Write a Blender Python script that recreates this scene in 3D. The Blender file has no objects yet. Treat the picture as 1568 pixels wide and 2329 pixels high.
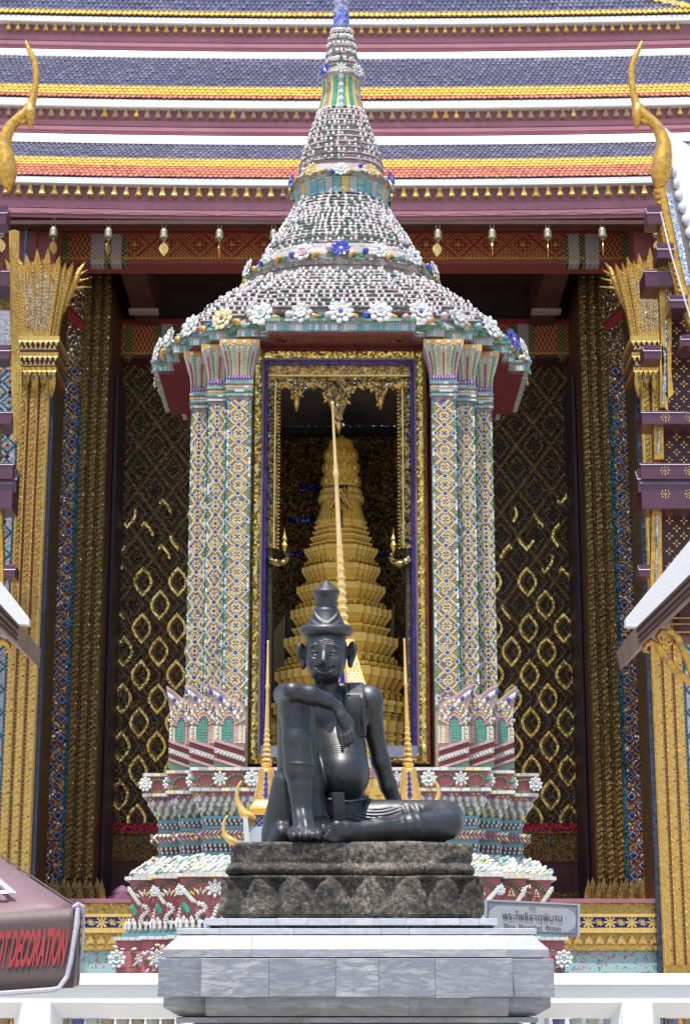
import bpy, bmesh, math, random
import numpy as np
from mathutils import Vector, Matrix, noise
random.seed(7)
sc = bpy.context.scene
PI = math.pi
# ---------------------------------------------------------------- camera, sky, sun
PITCH = math.radians(14.4)
CAMZ = 1.6
cam = bpy.data.cameras.new('camera')
cam.sensor_fit = 'VERTICAL'; cam.sensor_height = 36.0
cam.lens = 36.0 * 4286.0 / 2329.0
cam.clip_start = 0.2; cam.clip_end = 3000
cam_o = bpy.data.objects.new('camera', cam)
sc.collection.objects.link(cam_o)
cam_o.location = (0, 0, CAMZ)
cam_o.rotation_euler = (PI / 2 + PITCH, 0, 0)
sc.camera = cam_o

SUN = Vector((-0.10, -0.27, 0.96)).normalized()
world = bpy.data.worlds.new('World'); sc.world = world; world.use_nodes = True
wn = world.node_tree.nodes; wl = world.node_tree.links
for n in list(wn): wn.remove(n)
wo = wn.new('ShaderNodeOutputWorld'); wb = wn.new('ShaderNodeBackground')
sky = wn.new('ShaderNodeTexSky'); sky.sky_type = 'NISHITA'; sky.sun_disc = False
sky.sun_elevation = math.asin(SUN.z); sky.sun_rotation = math.atan2(SUN.x, SUN.y)
sky.air_density = 1.2; sky.dust_density = 2.0; sky.ozone_density = 1.0
wb.inputs['Strength'].default_value = 0.14
wl.new(sky.outputs[0], wb.inputs[0]); wl.new(wb.outputs[0], wo.inputs[0])
sun = bpy.data.lights.new('sun', 'SUN'); sun.energy = 3.9; sun.angle = math.radians(0.55)
sun.color = (1.0, 0.955, 0.89)
sun_o = bpy.data.objects.new('sun', sun); sc.collection.objects.link(sun_o)
sun_o.rotation_euler = SUN.to_track_quat('Z', 'Y').to_euler()
sun_o.location = (0, 0, 40)
sc.view_settings.view_transform = 'Standard'; sc.view_settings.look = 'None'
sc.view_settings.exposure = 0.70; sc.view_settings.gamma = 1.0
sc.view_settings.use_curve_mapping = False
sc.cycles.max_bounces = 6; sc.cycles.diffuse_bounces = 3; sc.cycles.glossy_bounces = 3
sc.cycles.caustics_reflective = False; sc.cycles.caustics_refractive = False
sc.cycles.sample_clamp_indirect = 4

# ---------------------------------------------------------------- measuring helpers
CP, SP = math.cos(PITCH), math.sin(PITCH)
def D(x, y, Y):
    """the point of the plane at distance Y seen at (x, y) on the 1568 px wide survey"""
    u = (x - 784.0) / 4286.0; v = (1164.5 - y) / 4286.0
    t = Y / (CP - v * SP)
    return Vector((t * u, Y, CAMZ + t * (SP + v * CP)))
def S(x, y, Y): return D(x / 1.0995, y / 1.0995, Y)
def zD(y, Y): return D(784, y, Y).z
def zS(y, Y): return S(862, y, Y).z
def mS(y, Y): return S(863, y, Y).x - S(862, y, Y).x

# ---------------------------------------------------------------- mesh builder
class MB:
    def __init__(s): s.V = []; s.F = []; s.M = []
    def add(s, vs, fs, m=0):
        o = len(s.V); s.V.extend([tuple(v) for v in vs])
        for i, f in enumerate(fs):
            s.F.append(tuple(o + k for k in f))
            s.M.append(m[i] if isinstance(m, (list, tuple)) else m)
        return s
    def stamp(s, other, loc=(0, 0, 0), rot=None, sc_=1.0, m=None):
        if isinstance(sc_, (int, float)): sc_ = (sc_, sc_, sc_)
        vs = []
        for v in other.V:
            w = Vector((v[0] * sc_[0], v[1] * sc_[1], v[2] * sc_[2]))
            if rot is not None: w = rot @ w
            vs.append((w.x + loc[0], w.y + loc[1], w.z + loc[2]))
        o = len(s.V); s.V.extend(vs)
        flip = sc_[0] * sc_[1] * sc_[2] < 0
        for i, f in enumerate(other.F):
            g = tuple(o + k for k in f)
            s.F.append(g[::-1] if flip else g); s.M.append(other.M[i] if m is None else m)
        return s
    def box(s, x0, x1, y0, y1, z0, z1, m=0):
        if x0 > x1: x0, x1 = x1, x0
        if y0 > y1: y0, y1 = y1, y0
        if z0 > z1: z0, z1 = z1, z0
        vs = [(x0, y0, z0), (x1, y0, z0), (x1, y1, z0), (x0, y1, z0), (x0, y0, z1), (x1, y0, z1), (x1, y1, z1), (x0, y1, z1)]
        fs = [(3, 2, 1, 0), (4, 5, 6, 7), (0, 1, 5, 4), (1, 2, 6, 5), (2, 3, 7, 6), (3, 0, 4, 7)]
        return s.add(vs, fs, m)
    def cham(s, x0, x1, y0, y1, z0, z1, c=0.01, m=0):
        """box whose front (-y) edges are chamfered"""
        if x0 > x1: x0, x1 = x1, x0
        if z0 > z1: z0, z1 = z1, z0
        vs = [(x0, y1, z0), (x1, y1, z0), (x1, y1, z1), (x0, y1, z1),
              (x0, y0 + c, z0), (x1, y0 + c, z0), (x1, y0 + c, z1), (x0, y0 + c, z1),
              (x0 + c, y0, z0 + c), (x1 - c, y0, z0 + c), (x1 - c, y0, z1 - c), (x0 + c, y0, z1 - c)]
        fs = [(0, 3, 2, 1), (8, 9, 10, 11), (4, 5, 9, 8), (5, 6, 10, 9), (6, 7, 11, 10), (7, 4, 8, 11),
              (0, 1, 5, 4), (1, 2, 6, 5), (2, 3, 7, 6), (3, 0, 4, 7)]
        return s.add(vs, fs, m)
    def obox(s, c, ax, ay, az, m=0):
        """box from a centre and three half-axis vectors"""
        c, ax, ay, az = Vector(c), Vector(ax), Vector(ay), Vector(az)
        vs = [c + i * ax + j * ay + k * az for k in (-1, 1) for (i, j) in ((-1, -1), (1, -1), (1, 1), (-1, 1))]
        fs = [(3, 2, 1, 0), (4, 5, 6, 7), (0, 1, 5, 4), (1, 2, 6, 5), (2, 3, 7, 6), (3, 0, 4, 7)]
        return s.add(vs, fs, m)
    def loft(s, rings, m=0, cap0=True, cap1=True, closed=True):
        n = len(rings[0]); vs = []; fs = []
        for r in rings: vs.extend(r)
        e = n if closed else n - 1
        mm = []
        for i in range(len(rings) - 1):
            for j in range(e):
                k = (j + 1) % n
                fs.append((i * n + j, i * n + k, (i + 1) * n + k, (i + 1) * n + j))
                mm.append(m[i] if isinstance(m, (list, tuple)) else m)
        if cap0: fs.append(tuple(range(n))[::-1]); mm.append(m[0] if isinstance(m, (list, tuple)) else m)
        if cap1: fs.append(tuple((len(rings) - 1) * n + j for j in range(n))); mm.append(m[-1] if isinstance(m, (list, tuple)) else m)
        return s.add(vs, fs, mm)
    def lathe(s, prof, n=16, c=(0, 0, 0), m=0, lobes=0, amp=0):
        rings = []
        for r, z in prof:
            ring = []
            for k in range(n):
                a = 2 * PI * k / n
                rr = r * (1 + (amp * math.cos(lobes * a) if lobes else 0))
                ring.append((c[0] + rr * math.cos(a), c[1] + rr * math.sin(a), c[2] + z))
            rings.append(ring)
        return s.loft(rings, m)
    def tube(s, path, rad, n=8, m=0, flat=1.0, up=(0, 1, 0)):
        path = [Vector(p) for p in path]; rings = []
        up = Vector(up)
        for i, p in enumerate(path):
            a = path[max(i - 1, 0)]; b = path[min(i + 1, len(path) - 1)]
            t = (b - a).normalized()
            e1 = up.cross(t)
            if e1.length < 1e-4: e1 = Vector((1, 0, 0)).cross(t)
            e1.normalize(); e2 = t.cross(e1)
            r = rad[i] if isinstance(rad, (list, tuple)) else rad
            rings.append([p + e1 * (r * math.cos(2 * PI * k / n)) + e2 * (r * flat * math.sin(2 * PI * k / n)) for k in range(n)])
        return s.loft(rings, m)
    def prism(s, pts, y0, y1, m=0, off=(0, 0, 0)):
        """outline in x,z extruded from y0 (front) to y1"""
        n = len(pts)
        vs = [(p[0] + off[0], y0 + off[1], p[1] + off[2]) for p in pts] + [(p[0] + off[0], y1 + off[1], p[1] + off[2]) for p in pts]
        area = sum(pts[i][0] * pts[(i + 1) % n][1] - pts[(i + 1) % n][0] * pts[i][1] for i in range(n))
        fr = tuple(range(n)); fs = [fr, tuple(n + k for k in fr)[::-1]]
        fs += [((i + 1) % n, i, n + i, n + (i + 1) % n) for i in range(n)]
        if area < 0: fs = [f[::-1] for f in fs]
        return s.add(vs, fs, m)
    def mesh(s, name, mats, smooth=False):
        me = bpy.data.meshes.new(name)
        me.from_pydata(s.V, [], s.F)
        for mt in (mats if isinstance(mats, (list, tuple)) else [mats]): me.materials.append(mt)
        if max(s.M, default=0) > 0: me.polygons.foreach_set('material_index', s.M)
        if smooth: me.polygons.foreach_set('use_smooth', [True] * len(me.polygons))
        me.update()
        return me
    def build(s, name, mats, parent=None, smooth=False, loc=(0, 0, 0), kind=None, label=None):
        return link(name, s.mesh(name, mats, smooth), parent, loc, kind=kind, label=label)

def link(name, me, parent=None, loc=(0, 0, 0), rot=None, scl=None, kind=None, label=None):
    o = bpy.data.objects.new(name, me); sc.collection.objects.link(o)
    o.location = loc
    if rot is not None: o.rotation_euler = rot
    if scl is not None: o.scale = scl if isinstance(scl, (tuple, list)) else (scl, scl, scl)
    if parent is not None: o.parent = parent
    if kind: o['kind'] = kind
    if label: o['label'] = label
    return o
def thing(name, label, cat, group=None, loc=(0, 0, 0)):
    o = bpy.data.objects.new(name, None); sc.collection.objects.link(o)
    o.empty_display_size = 0.2; o.location = loc
    o['label'] = label; o['category'] = cat
    if group: o['group'] = group
    return o
def tag(o, label, cat, group=None):
    o['label'] = label; o['category'] = cat
    if group: o['group'] = group
    return o

# ---------------------------------------------------------------- materials
class E:
    nt = None
    def __init__(s, k): s.k = k
    @staticmethod
    def op(name, *a):
        n = E.nt.nodes.new('ShaderNodeMath'); n.operation = name
        for i, x in enumerate(a):
            if isinstance(x, E): E.nt.links.new(x.k, n.inputs[i])
            else: n.inputs[i].default_value = x
        return E(n.outputs[0])
    def __add__(s, o): return E.op('ADD', s, o)
    def __radd__(s, o): return E.op('ADD', o, s)
    def __sub__(s, o): return E.op('SUBTRACT', s, o)
    def __rsub__(s, o): return E.op('SUBTRACT', o, s)
    def __mul__(s, o): return E.op('MULTIPLY', s, o)
    def __rmul__(s, o): return E.op('MULTIPLY', o, s)
    def __truediv__(s, o): return E.op('DIVIDE', s, o)
    def fr(s): return E.op('FRACT', s)
    def ab(s): return E.op('ABSOLUTE', s)
    def lt(s, o): return E.op('LESS_THAN', s, o)
    def gt(s, o): return E.op('GREATER_THAN', s, o)
    def mn(s, o): return E.op('MINIMUM', s, o)
    def mx(s, o): return E.op('MAXIMUM', s, o)
    def step(s, a, b):
        n = E.nt.nodes.new('ShaderNodeMapRange'); n.clamp = True
        E.nt.links.new(s.k, n.inputs[0]); n.inputs[1].default_value = a; n.inputs[2].default_value = b
        return E(n.outputs[0])
class Mt:
    """one procedural material under construction"""
    def __init__(s, name):
        s.m = bpy.data.materials.new(name); s.m.use_nodes = True
        s.nt = s.m.node_tree; s.nt.nodes.clear(); E.nt = s.nt
        s.out = s.nt.nodes.new('ShaderNodeOutputMaterial')
        s.b = s.nt.nodes.new('ShaderNodeBsdfPrincipled'); s.L = s.nt.links
        s.L.new(s.b.outputs[0], s.out.inputs[0])
        g = s.nt.nodes.new('ShaderNodeNewGeometry'); s.geo = g
        s.pos = g.outputs['Position']
    def xyz(s, vec=None):
        n = s.nt.nodes.new('ShaderNodeSeparateXYZ'); s.L.new(vec or s.pos, n.inputs[0]); return [E(k) for k in n.outputs]
    def mapping(s, scale):
        n = s.nt.nodes.new('ShaderNodeMapping'); n.inputs['Scale'].default_value = scale
        s.L.new(s.pos, n.inputs[0]); return n.outputs[0]
    def noise(s, scale, detail=4, rough=.55, vec=None, dist=0):
        n = s.nt.nodes.new('ShaderNodeTexNoise'); n.inputs['Scale'].default_value = scale
        n.inputs['Detail'].default_value = detail; n.inputs['Roughness'].default_value = rough; n.inputs['Distortion'].default_value = dist
        s.L.new(vec or s.pos, n.inputs['Vector']); return E(n.outputs[0])
    def voro(s, scale, vec=None, feat='F1', rnd=1.0):
        n = s.nt.nodes.new('ShaderNodeTexVoronoi'); n.inputs['Scale'].default_value = scale; n.feature = feat
        n.inputs['Randomness'].default_value = rnd
        s.L.new(vec or s.pos, n.inputs['Vector']); return n
    def rnd(s):
        oi = s.nt.nodes.new('ShaderNodeObjectInfo')
        return (E(oi.outputs['Random']) + E(s.geo.outputs['Random Per Island'])).fr()
    def ramp(s, fac, stops):
        n = s.nt.nodes.new('ShaderNodeValToRGB'); r = n.color_ramp
        while len(r.elements) < len(stops): r.elements.new(0.5)
        for e, (p, c) in zip(r.elements, stops): e.position = p; e.color = (*c, 1)
        s.L.new(fac.k, n.inputs[0]); return n.outputs[0]
    def mix(s, fac, a, b, mode='MIX'):
        n = s.nt.nodes.new('ShaderNodeMix'); n.data_type = 'RGBA'; n.blend_type = mode
        if isinstance(fac, E): s.L.new(fac.k, n.inputs[0])
        else: n.inputs[0].default_value = fac
        for i, x in ((6, a), (7, b)):
            if isinstance(x, tuple): n.inputs[i].default_value = (*x, 1)
            else: s.L.new(x, n.inputs[i])
        return n.outputs[2]
    def color(s, c):
        if isinstance(c, tuple): s.b.inputs['Base Color'].default_value = (*c, 1)
        else: s.L.new(c, s.b.inputs['Base Color'])
        return s
    def set(s, key, v):
        if isinstance(v, E): s.L.new(v.k, s.b.inputs[key])
        else: s.b.inputs[key].default_value = v
        return s
    def bump(s, h, strength=.3, dist=.01, normal=None):
        n = s.nt.nodes.new('ShaderNodeBump'); n.inputs['Strength'].default_value = strength; n.inputs['Distance'].default_value = dist
        s.L.new(h.k, n.inputs['Height'])
        if normal is not None: s.L.new(normal, n.inputs['Normal'])
        s.L.new(n.outputs[0], s.b.inputs['Normal']); return n.outputs[0]
    def facets(s, vor_color, amount):
        """every mosaic cell leans its own way, so cells catch the light one by one"""
        a = s.nt.nodes.new('ShaderNodeVectorMath'); a.operation = 'SUBTRACT'; s.L.new(vor_color, a.inputs[0]); a.inputs[1].default_value = (.5, .5, .5)
        b = s.nt.nodes.new('ShaderNodeVectorMath'); b.operation = 'SCALE'; s.L.new(a.outputs[0], b.inputs[0]); b.inputs['Scale'].default_value = amount
        c = s.nt.nodes.new('ShaderNodeVectorMath'); c.operation = 'ADD'; s.L.new(b.outputs[0], c.inputs[0]); s.L.new(s.geo.outputs['Normal'], c.inputs[1])
        d = s.nt.nodes.new('ShaderNodeVectorMath'); d.operation = 'NORMALIZE'; s.L.new(c.outputs[0], d.inputs[0])
        return d.outputs[0]

def pm(name, c1, c2=None, rough=.5, metal=0., nscale=6., rnd=.0, bump=0., bscale=60., coat=0., c3=None, dirt=0.):
    """plain surface: two shades mixed by grain, shade varying piece by piece"""
    m = Mt(name); c2 = c2 or tuple(x * .75 for x in c1)
    f = m.noise(nscale, 5, .6)
    f = f.step(.3, .7)
    if rnd: f = (f * (1 - rnd) + m.rnd() * rnd)
    stops = [(0, c1), (1, c2)] if c3 is None else [(0, c1), (.55, c2), (1, c3)]
    col = m.ramp(f, stops)
    if dirt:
        g = (m.noise(nscale * 3.1, 6, .7) * .5 + m.noise(3.3, 6, .7) * .5).step(.50, .66)
        col = m.mix(g * dirt, col, tuple(x * .28 for x in c1))
    m.color(col); m.set('Roughness', rough); m.set('Metallic', metal)
    if coat: m.set('Coat Weight', coat); m.set('Coat Roughness', .12)
    if bump: m.bump(m.noise(bscale, 4, .6), bump, .01)
    return m.m
def glit(name, c1, c2, scale=30, amt=.5, metal=.8, rough=.25, dark=None, dfac=.3, c3=None, white=0.):
    """glass mosaic or gilding laid in small facets"""
    m = Mt(name); v = m.voro(scale)
    sx = m.nt.nodes.new('ShaderNodeSeparateColor'); m.L.new(v.outputs['Color'], sx.inputs[0])
    r = E(sx.outputs[0]); g2 = E(sx.outputs[1])
    stops = [(0, c1), (1, c2)] if c3 is None else [(0, c1), (.5, c2), (1, c3)]
    col = m.ramp(r, stops)
    if white: col = m.mix(g2.gt(1 - white), col, (.8, .82, .85))
    if dark:
        n = m.noise(scale * .35, 4, .6).step(.5 - dfac * .25, .5 + .12)
        col = m.mix(n * dfac, col, dark)
    m.color(col); m.set('Metallic', metal); m.set('Roughness', rough)
    nn = m.facets(v.outputs['Color'], amt)
    m.bump(E(v.outputs['Distance']), .25, .004, normal=nn)
    return m.m

M = {}
M['white_glaze'] = pm('white_glaze', (.70, .70, .67), (.52, .53, .51), .25, rnd=.6, nscale=30, dirt=.25, coat=.3)
M['grey_glaze'] = pm('grey_glaze', (.5, .52, .5), (.33, .35, .33), .3, rnd=.6, nscale=30, dirt=.35)
M['pink_glaze'] = pm('pink_glaze', (.66, .42, .50), (.5, .22, .32), .25, rnd=.8, nscale=30)
M['yellow_glaze'] = pm('yellow_glaze', (.66, .48, .18), (.52, .35, .10), .25, rnd=.6, nscale=30, dirt=.2)
M['pale_yellow'] = pm('pale_yellow', (.72, .68, .4), (.62, .55, .25), .25, rnd=.6, nscale=30, dirt=.15)
M['green_glaze'] = pm('green_glaze', (.10, .26, .17), (.05, .13, .09), .2, rnd=.7, nscale=30)
M['teal_glaze'] = pm('teal_glaze', (.20, .44, .42), (.10, .28, .32), .22, rnd=.8, nscale=30, c3=(.5, .6, .58))
M['aqua_strip'] = pm('aqua_strip', (.12, .38, .42), (.09, .27, .33), .3, rnd=.5, nscale=20, dirt=.2)
M['blue_glaze'] = pm('blue_glaze', (.04, .07, .5), (.03, .03, .26), .18, rnd=.7, nscale=30, coat=.4)
M['orange_glaze'] = pm('orange_glaze', (.66, .38, .1), (.5, .25, .05), .25, rnd=.6, nscale=30)
M['mortar'] = pm('mortar', (.42, .38, .36), (.24, .215, .20), .85, nscale=5, bump=.4, bscale=40, c3=(.52, .48, .45))
M['tan_plaster'] = pm('tan_plaster', (.44, .34, .22), (.28, .22, .15), .8, nscale=7, bump=.3, bscale=70, dirt=.3)
M['rose_plaster'] = pm('rose_plaster', (.50, .17, .17), (.38, .11, .12), .7, nscale=5, bump=.2, bscale=50, dirt=.25)
M['maroon_paint'] = pm('maroon_paint', (.115, .015, .025), (.075, .01, .02), .38, nscale=4, dirt=.3)
M['red_band'] = pm('red_band', (.32, .03, .035), (.2, .02, .03), .4, nscale=9)
M['gold_leaf'] = glit('gold_leaf', (.80, .50, .13), (.62, .34, .07), 55, .35, .65, .34, dark=(.16, .08, .02), dfac=.35)
M['gold_bright'] = pm('gold_bright', (.90, .63, .22), (.76, .48, .13), .33, .62, nscale=12, bump=.25, bscale=60, dirt=.1)
M['roof_white'] = pm('roof_white', (.70, .66, .64), (.58, .50, .51), .28, rnd=.75, nscale=30, dirt=.3, c3=(.60, .44, .49))
M['gold_matt'] = pm('gold_matt', (.95, .60, .10), (.80, .45, .06), .38, .08, nscale=3, bump=.12, bscale=40, dirt=.12)
M['gold_dark'] = glit('gold_dark', (.34, .21, .06), (.16, .09, .03), 70, .6, .75, .35, dark=(.03, .015, .01), dfac=.7)
M['silver_glass'] = glit('silver_glass', (.75, .78, .82), (.35, .38, .45), 45, .7, .9, .12)
M['blue_glass'] = glit('blue_glass', (.02, .03, .38), (.02, .02, .2), 30, .3, .3, .12)
M['teal_glass'] = glit('teal_glass', (.01, .16, .22), (.02, .09, .16), 40, .5, .4, .15)
M['red_glass'] = glit('red_glass', (.4, .02, .04), (.22, .01, .03), 45, .6, .5, .18)
M['cream_leaf'] = pm('cream_leaf', (.60, .58, .48), (.45, .44, .36), .3, rnd=.7, nscale=30, dirt=.3)
M['vine_green'] = pm('vine_green', (.15, .19, .11), (.09, .13, .07), .35, rnd=.7, nscale=30, dirt=.2)
M['mauve'] = pm('mauve', (.40, .22, .28), (.24, .14, .18), .35, rnd=.5, nscale=20)
M['soffit'] = pm('soffit', (.15, .018, .03), (.10, .013, .022), .34, nscale=3, dirt=.4)
M['sole'] = pm('sole', (.30, .07, .06), (.2, .05, .045), .5, nscale=10)
M['valance_gold'] = glit('valance_gold', (.8, .5, .15), (.5, .3, .08), 50, .4, .6, .3, dark=(.06, .03, .05), dfac=.6)
M['sign_stone'] = pm('sign_stone', (.36, .37, .39), (.30, .31, .33), .5, nscale=5, dirt=.15)
M['sign_blue'] = pm('sign_blue', (.10, .11, .16), (.08, .09, .13), .5)
M['sign_blue2'] = pm('sign_blue2', (.19, .21, .30), (.15, .17, .25), .5)
M['sign_ink'] = pm('sign_ink', (.02, .022, .04), (.015, .016, .03), .5)
M['bronze'] = pm('bronze', (.20, .085, .055), (.13, .05, .035), .35, .4)
M['print_red'] = pm('print_red', (.36, .035, .04), (.30, .03, .035), .6, nscale=4)
M['print_white'] = pm('print_white', (.75, .73, .75), (.7, .68, .7), .6)
M['blue_lozenge'] = pm('blue_lozenge', (.03, .05, .42), (.02, .03, .3), .12, coat=.6)
def lattice_mat(name, c, line, s=.035):
    m = Mt(name); x, y, z = m.xyz()
    a = (((x + z) / s).fr() - .5).ab() * 2; b = (((x - z) / s).fr() - .5).ab() * 2
    g = a.mx(b).gt(.80); m.color(m.mix(g, m.ramp(m.noise(12, 3, .6), [(0, c), (1, tuple(v * .8 for v in c))]), line)); m.set('Roughness', .15)
    m.bump(1 - g, .6, .006); return m.m
M['lattice_blue'] = lattice_mat('lattice_blue', (.03, .04, .34), (.55, .58, .70)); M['lattice_white'] = lattice_mat('lattice_white', (.58, .62, .68), (.35, .42, .55), .03)
# ================================================================ GROUND
g = MB(); g.box(-400, 400, -200, 900, -0.3, 0.0)
M['paving'] = pm('paving', (.40, .38, .35), (.30, .285, .26), .8, nscale=2, bump=.2, bscale=30, dirt=.2)
go = g.build('ground', M['paving'], kind='structure')

# ================================================================ THE TEMPLE HALL
hall = thing('temple_hall', 'great temple hall with three tiers of blue, yellow and red tiled roof and gilded pillars', 'temple', loc=(0, 27, 0))
hall.location = (0, 0, 0)
M['purple_wood'] = pm('purple_wood', (.37, .150, .190), (.31, .12, .155), .55, nscale=1.6, dirt=.22, bump=.08, bscale=20)
M['white_board'] = pm('white_board', (.74, .74, .73), (.66, .66, .65), .55, nscale=2.5, dirt=.12)
M['bare_white'] = pm('bare_white', (.80, .80, .79), (.74, .74, .73), .6, nscale=1.5, dirt=.04)
def tile_mat(name, c1, c2, c3):
    m = Mt(name); r = m.rnd(); n = m.noise(.9, 3, .6).step(.35, .65)
    col = m.ramp((r * .75 + n * .25), [(0, c1), (.5, c2), (1, c3)])
    d = m.noise(3.0, 5, .7).step(.55, .8)
    col = m.mix(d * .35, col, (.30, .28, .30))
    m.color(col); m.set('Roughness', .34); m.set('Coat Weight', .35); m.set('Coat Roughness', .2)
    m.bump(m.noise(45, 3, .5), .15, .006)
    return m.m
M['blue_tile'] = tile_mat('blue_tile', (.022, .022, .060), (.050, .050, .110), (.13, .13, .19))
M['yellow_tile'] = tile_mat('yellow_tile', (.74, .40, .05), (.80, .47, .07), (.62, .31, .05))
M['red_tile'] = tile_mat('red_tile', (.48, .13, .075), (.54, .18, .10), (.36, .09, .06))
M['tile_edge'] = pm('tile_edge', (.50, .50, .56), (.22, .22, .30), .4, rnd=.9, nscale=8)  # pale edge glaze; the gloss highlight is put into its colour too

SAG = .0023
def sag(x): return SAG * x * x
def tile_template(w, l, h):
    b = MB(); hw = w * .485
    out = [(-hw, l), (-hw, .30 * l), (-hw * .55, .08 * l), (0, 0), (hw * .55, .08 * l), (hw, .30 * l), (hw, l)]
    top = [(x, s_, h * (1.0 + .55 * (1 - (x / hw) ** 2)) * (1 if s_ < l * .9 else .25)) for x, s_ in out]
    n = len(out)
    vs = top + [(x, s_, n_ - h * .85) for x, s_, n_ in top] + [(0, .35 * l, h * 1.7), (0, l, h * .9)]
    fs = [(0, 1, 14), (1, 2, 14), (2, 3, 14), (3, 4, 14), (4, 5, 14), (5, 6, 14), (0, 14, 15), (15, 14, 6)]
    ms = [0] * 8
    for i in range(1, 5): fs.append((i + 1, i, n + i, n + i + 1)); ms.append(1)
    b.add(vs, fs, ms); return b
def slope_frame(a, b_):
    """a = lower edge (Y,z), b = upper edge; returns unit slope and normal"""
    s_ = Vector((0, b_[0] - a[0], b_[1] - a[1])); L = s_.length; s_.normalize()
    nn = Vector((1, 0, 0)).cross(s_); nn.normalize()
    if nn.z < 0: nn = -nn
    return s_, nn, L
WX = 7.0
def roof_tier(parent, Yt0, y0, Yt1, y1, rows, tile_w, key):
    a = (Yt0, zD(y0, Yt0)); b_ = (Yt1, zD(y1, Yt1))
    s_, nn, L = slope_frame(a, b_)
    N = len(rows); pitch = L / N
    R = Matrix(((1, 0, 0), (0, s_.y, nn.y), (0, s_.z, nn.z)))
    tpl = tile_template(tile_w, pitch * 1.35, pitch * .13 + .006)
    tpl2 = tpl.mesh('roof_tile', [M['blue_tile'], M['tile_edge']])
    meshes = {}
    for c in ('blue', 'yellow', 'red'):
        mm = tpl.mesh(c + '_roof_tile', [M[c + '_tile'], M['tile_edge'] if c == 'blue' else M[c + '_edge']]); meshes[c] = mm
    stuff = {c: MB() for c in meshes}
    nt = int(2 * WX / tile_w)
    for r, c in enumerate(rows):
        for k in range(nt):
            x = -WX + (k + (.5 if r % 2 else 0)) * tile_w
            base = Vector((x, a[0], a[1])) + s_ * (pitch * r + random.uniform(-.006, .006)) + nn * random.uniform(0, .004)
            base.z += sag(x)
            jr = Matrix.Rotation(random.uniform(-.03, .03), 3, nn)
            cnt = tile_count.get(c, 0)
            if c in key and abs(x) < 5.9 and cnt < 290 and (r in key[c]):
                o = link(c + '_roof_tile', meshes[c], parent, base, rot=(jr @ R).to_euler()); tile_count[c] = cnt + 1
            else:
                stuff[c].stamp(tpl, base, jr @ R)
    for c, mb in stuff.items():
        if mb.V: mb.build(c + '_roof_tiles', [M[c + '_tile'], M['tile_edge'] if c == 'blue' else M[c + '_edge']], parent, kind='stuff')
    # roof boarding under the tiles
    bd = MB(); nx = 24
    for i in range(nx):
        xa, xb = -WX - .2 + i * (2 * WX + .4) / nx, -WX - .2 + (i + 1) * (2 * WX + .4) / nx
        za, zb = sag(xa), sag(xb)
        vs = []
        for (X, sg) in ((xa, za), (xb, zb)):
            for (yy, zz) in (a, b_):
                for off in (-.004, -.14): vs.append((X, yy + nn.y * off, zz + sg + nn.z * off))
        # order: x0 a top, x0 a bot, x0 b top, x0 b bot, x1...
        bd.add(vs, [(0, 4, 6, 2), (1, 3, 7, 5), (0, 1, 5, 4), (2, 6, 7, 3), (0, 2, 3, 1), (4, 5, 7, 6)], 0)
    bd.build('roof_boarding', M['tile_bed'], parent)
    return a, b_
tile_count = {}
M['yellow_edge'] = pm('yellow_edge', (.62, .40, .08), (.42, .22, .03), .45, rnd=.9)
M['red_edge'] = pm('red_edge', (.60, .36, .30), (.30, .07, .04), .45, rnd=.9)
M['tile_bed'] = pm('tile_bed', (.06, .05, .05), (.03, .025, .03), .9)

def sagged_bar(name, mt, y0, y1, z0, z1, parent, cham_=0.0, xs=(-WX, WX), nx=20):
    """a long moulding following the sag of the eaves"""
    b = MB(); rings = []
    for i in range(nx + 1):
        x = xs[0] + (xs[1] - xs[0]) * i / nx; d = sag(x)
        rings.append([(x, y0, z0 + d), (x, y0, z1 + d - cham_), (x, y0 + cham_, z1 + d), (x, y1, z1 + d), (x, y1, z0 + d)] if cham_ else
                     [(x, y0, z0 + d), (x, y0, z1 + d), (x, y1, z1 + d), (x, y1, z0 + d)])
    b.loft([r[::-1] for r in rings]); return b.build(name, mt, parent)

pend = MB()
pend.lathe([(.006, 0.0), (.022, -.004), (.026, -.02), (.022, -.035), (.03, -.06), (.042, -.098), (.048, -.118), (.044, -.128), (.02, -.132), (.004, -.132)], 10, m=0, lobes=5, amp=.06)
pend_me = pend.mesh('eave_pendant', M['gold_bright'], smooth=False)
M['gold_faded'] = pm('gold_faded', (.52, .37, .22), (.34, .24, .15), .5, .2, nscale=14, rnd=.8, dirt=.3)
pend_me2 = pend.mesh('eave_pendant', M['gold_faded'])

def eave(parent, Yf, yb, yt, yw, pitch, psc, faded=None, tag_=''):
    """fascia with mouldings (yb bottom .. yt top), white board above to yw, pendants"""
    zb, zt, zw = zD(yb, Yf), zD(yt, Yf), zD(yw, Yf - .09)
    h = zt - zb
    steps = [(.0, .10, .035), (.10, .26, .0), (.26, .30, .03), (.30, .52, .012), (.52, .56, .04), (.56, 1.0, .055)]
    for (f0, f1, d) in steps:
        sagged_bar('fascia_board', M['purple_wood'], Yf + d, Yf + .2, zb + h * f0, zb + h * f1 - .002, parent)
    sagged_bar('eave_board', M['white_board'], Yf - .09, Yf + .1, zt, zw, parent)
    n = int(11.9 / pitch)
    for k in range(n):
        x = -5.95 + (k + .5) * pitch
        me = pend_me
        if faded is not None and (faded[0] < x < faded[1] or x > faded[2]) and random.random() < .85: me = pend_me2
        elif faded is None and random.random() < .04: me = pend_me2
        link('eave_pendant', me, parent, (x, Yf + .0, zt + sag(x) + .004), rot=(0, 0, random.uniform(0, 1)), scl=psc * random.uniform(.97, 1.03))
    return zb, zt, zw

YF = 27.3
px = mS(500, YF)
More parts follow.
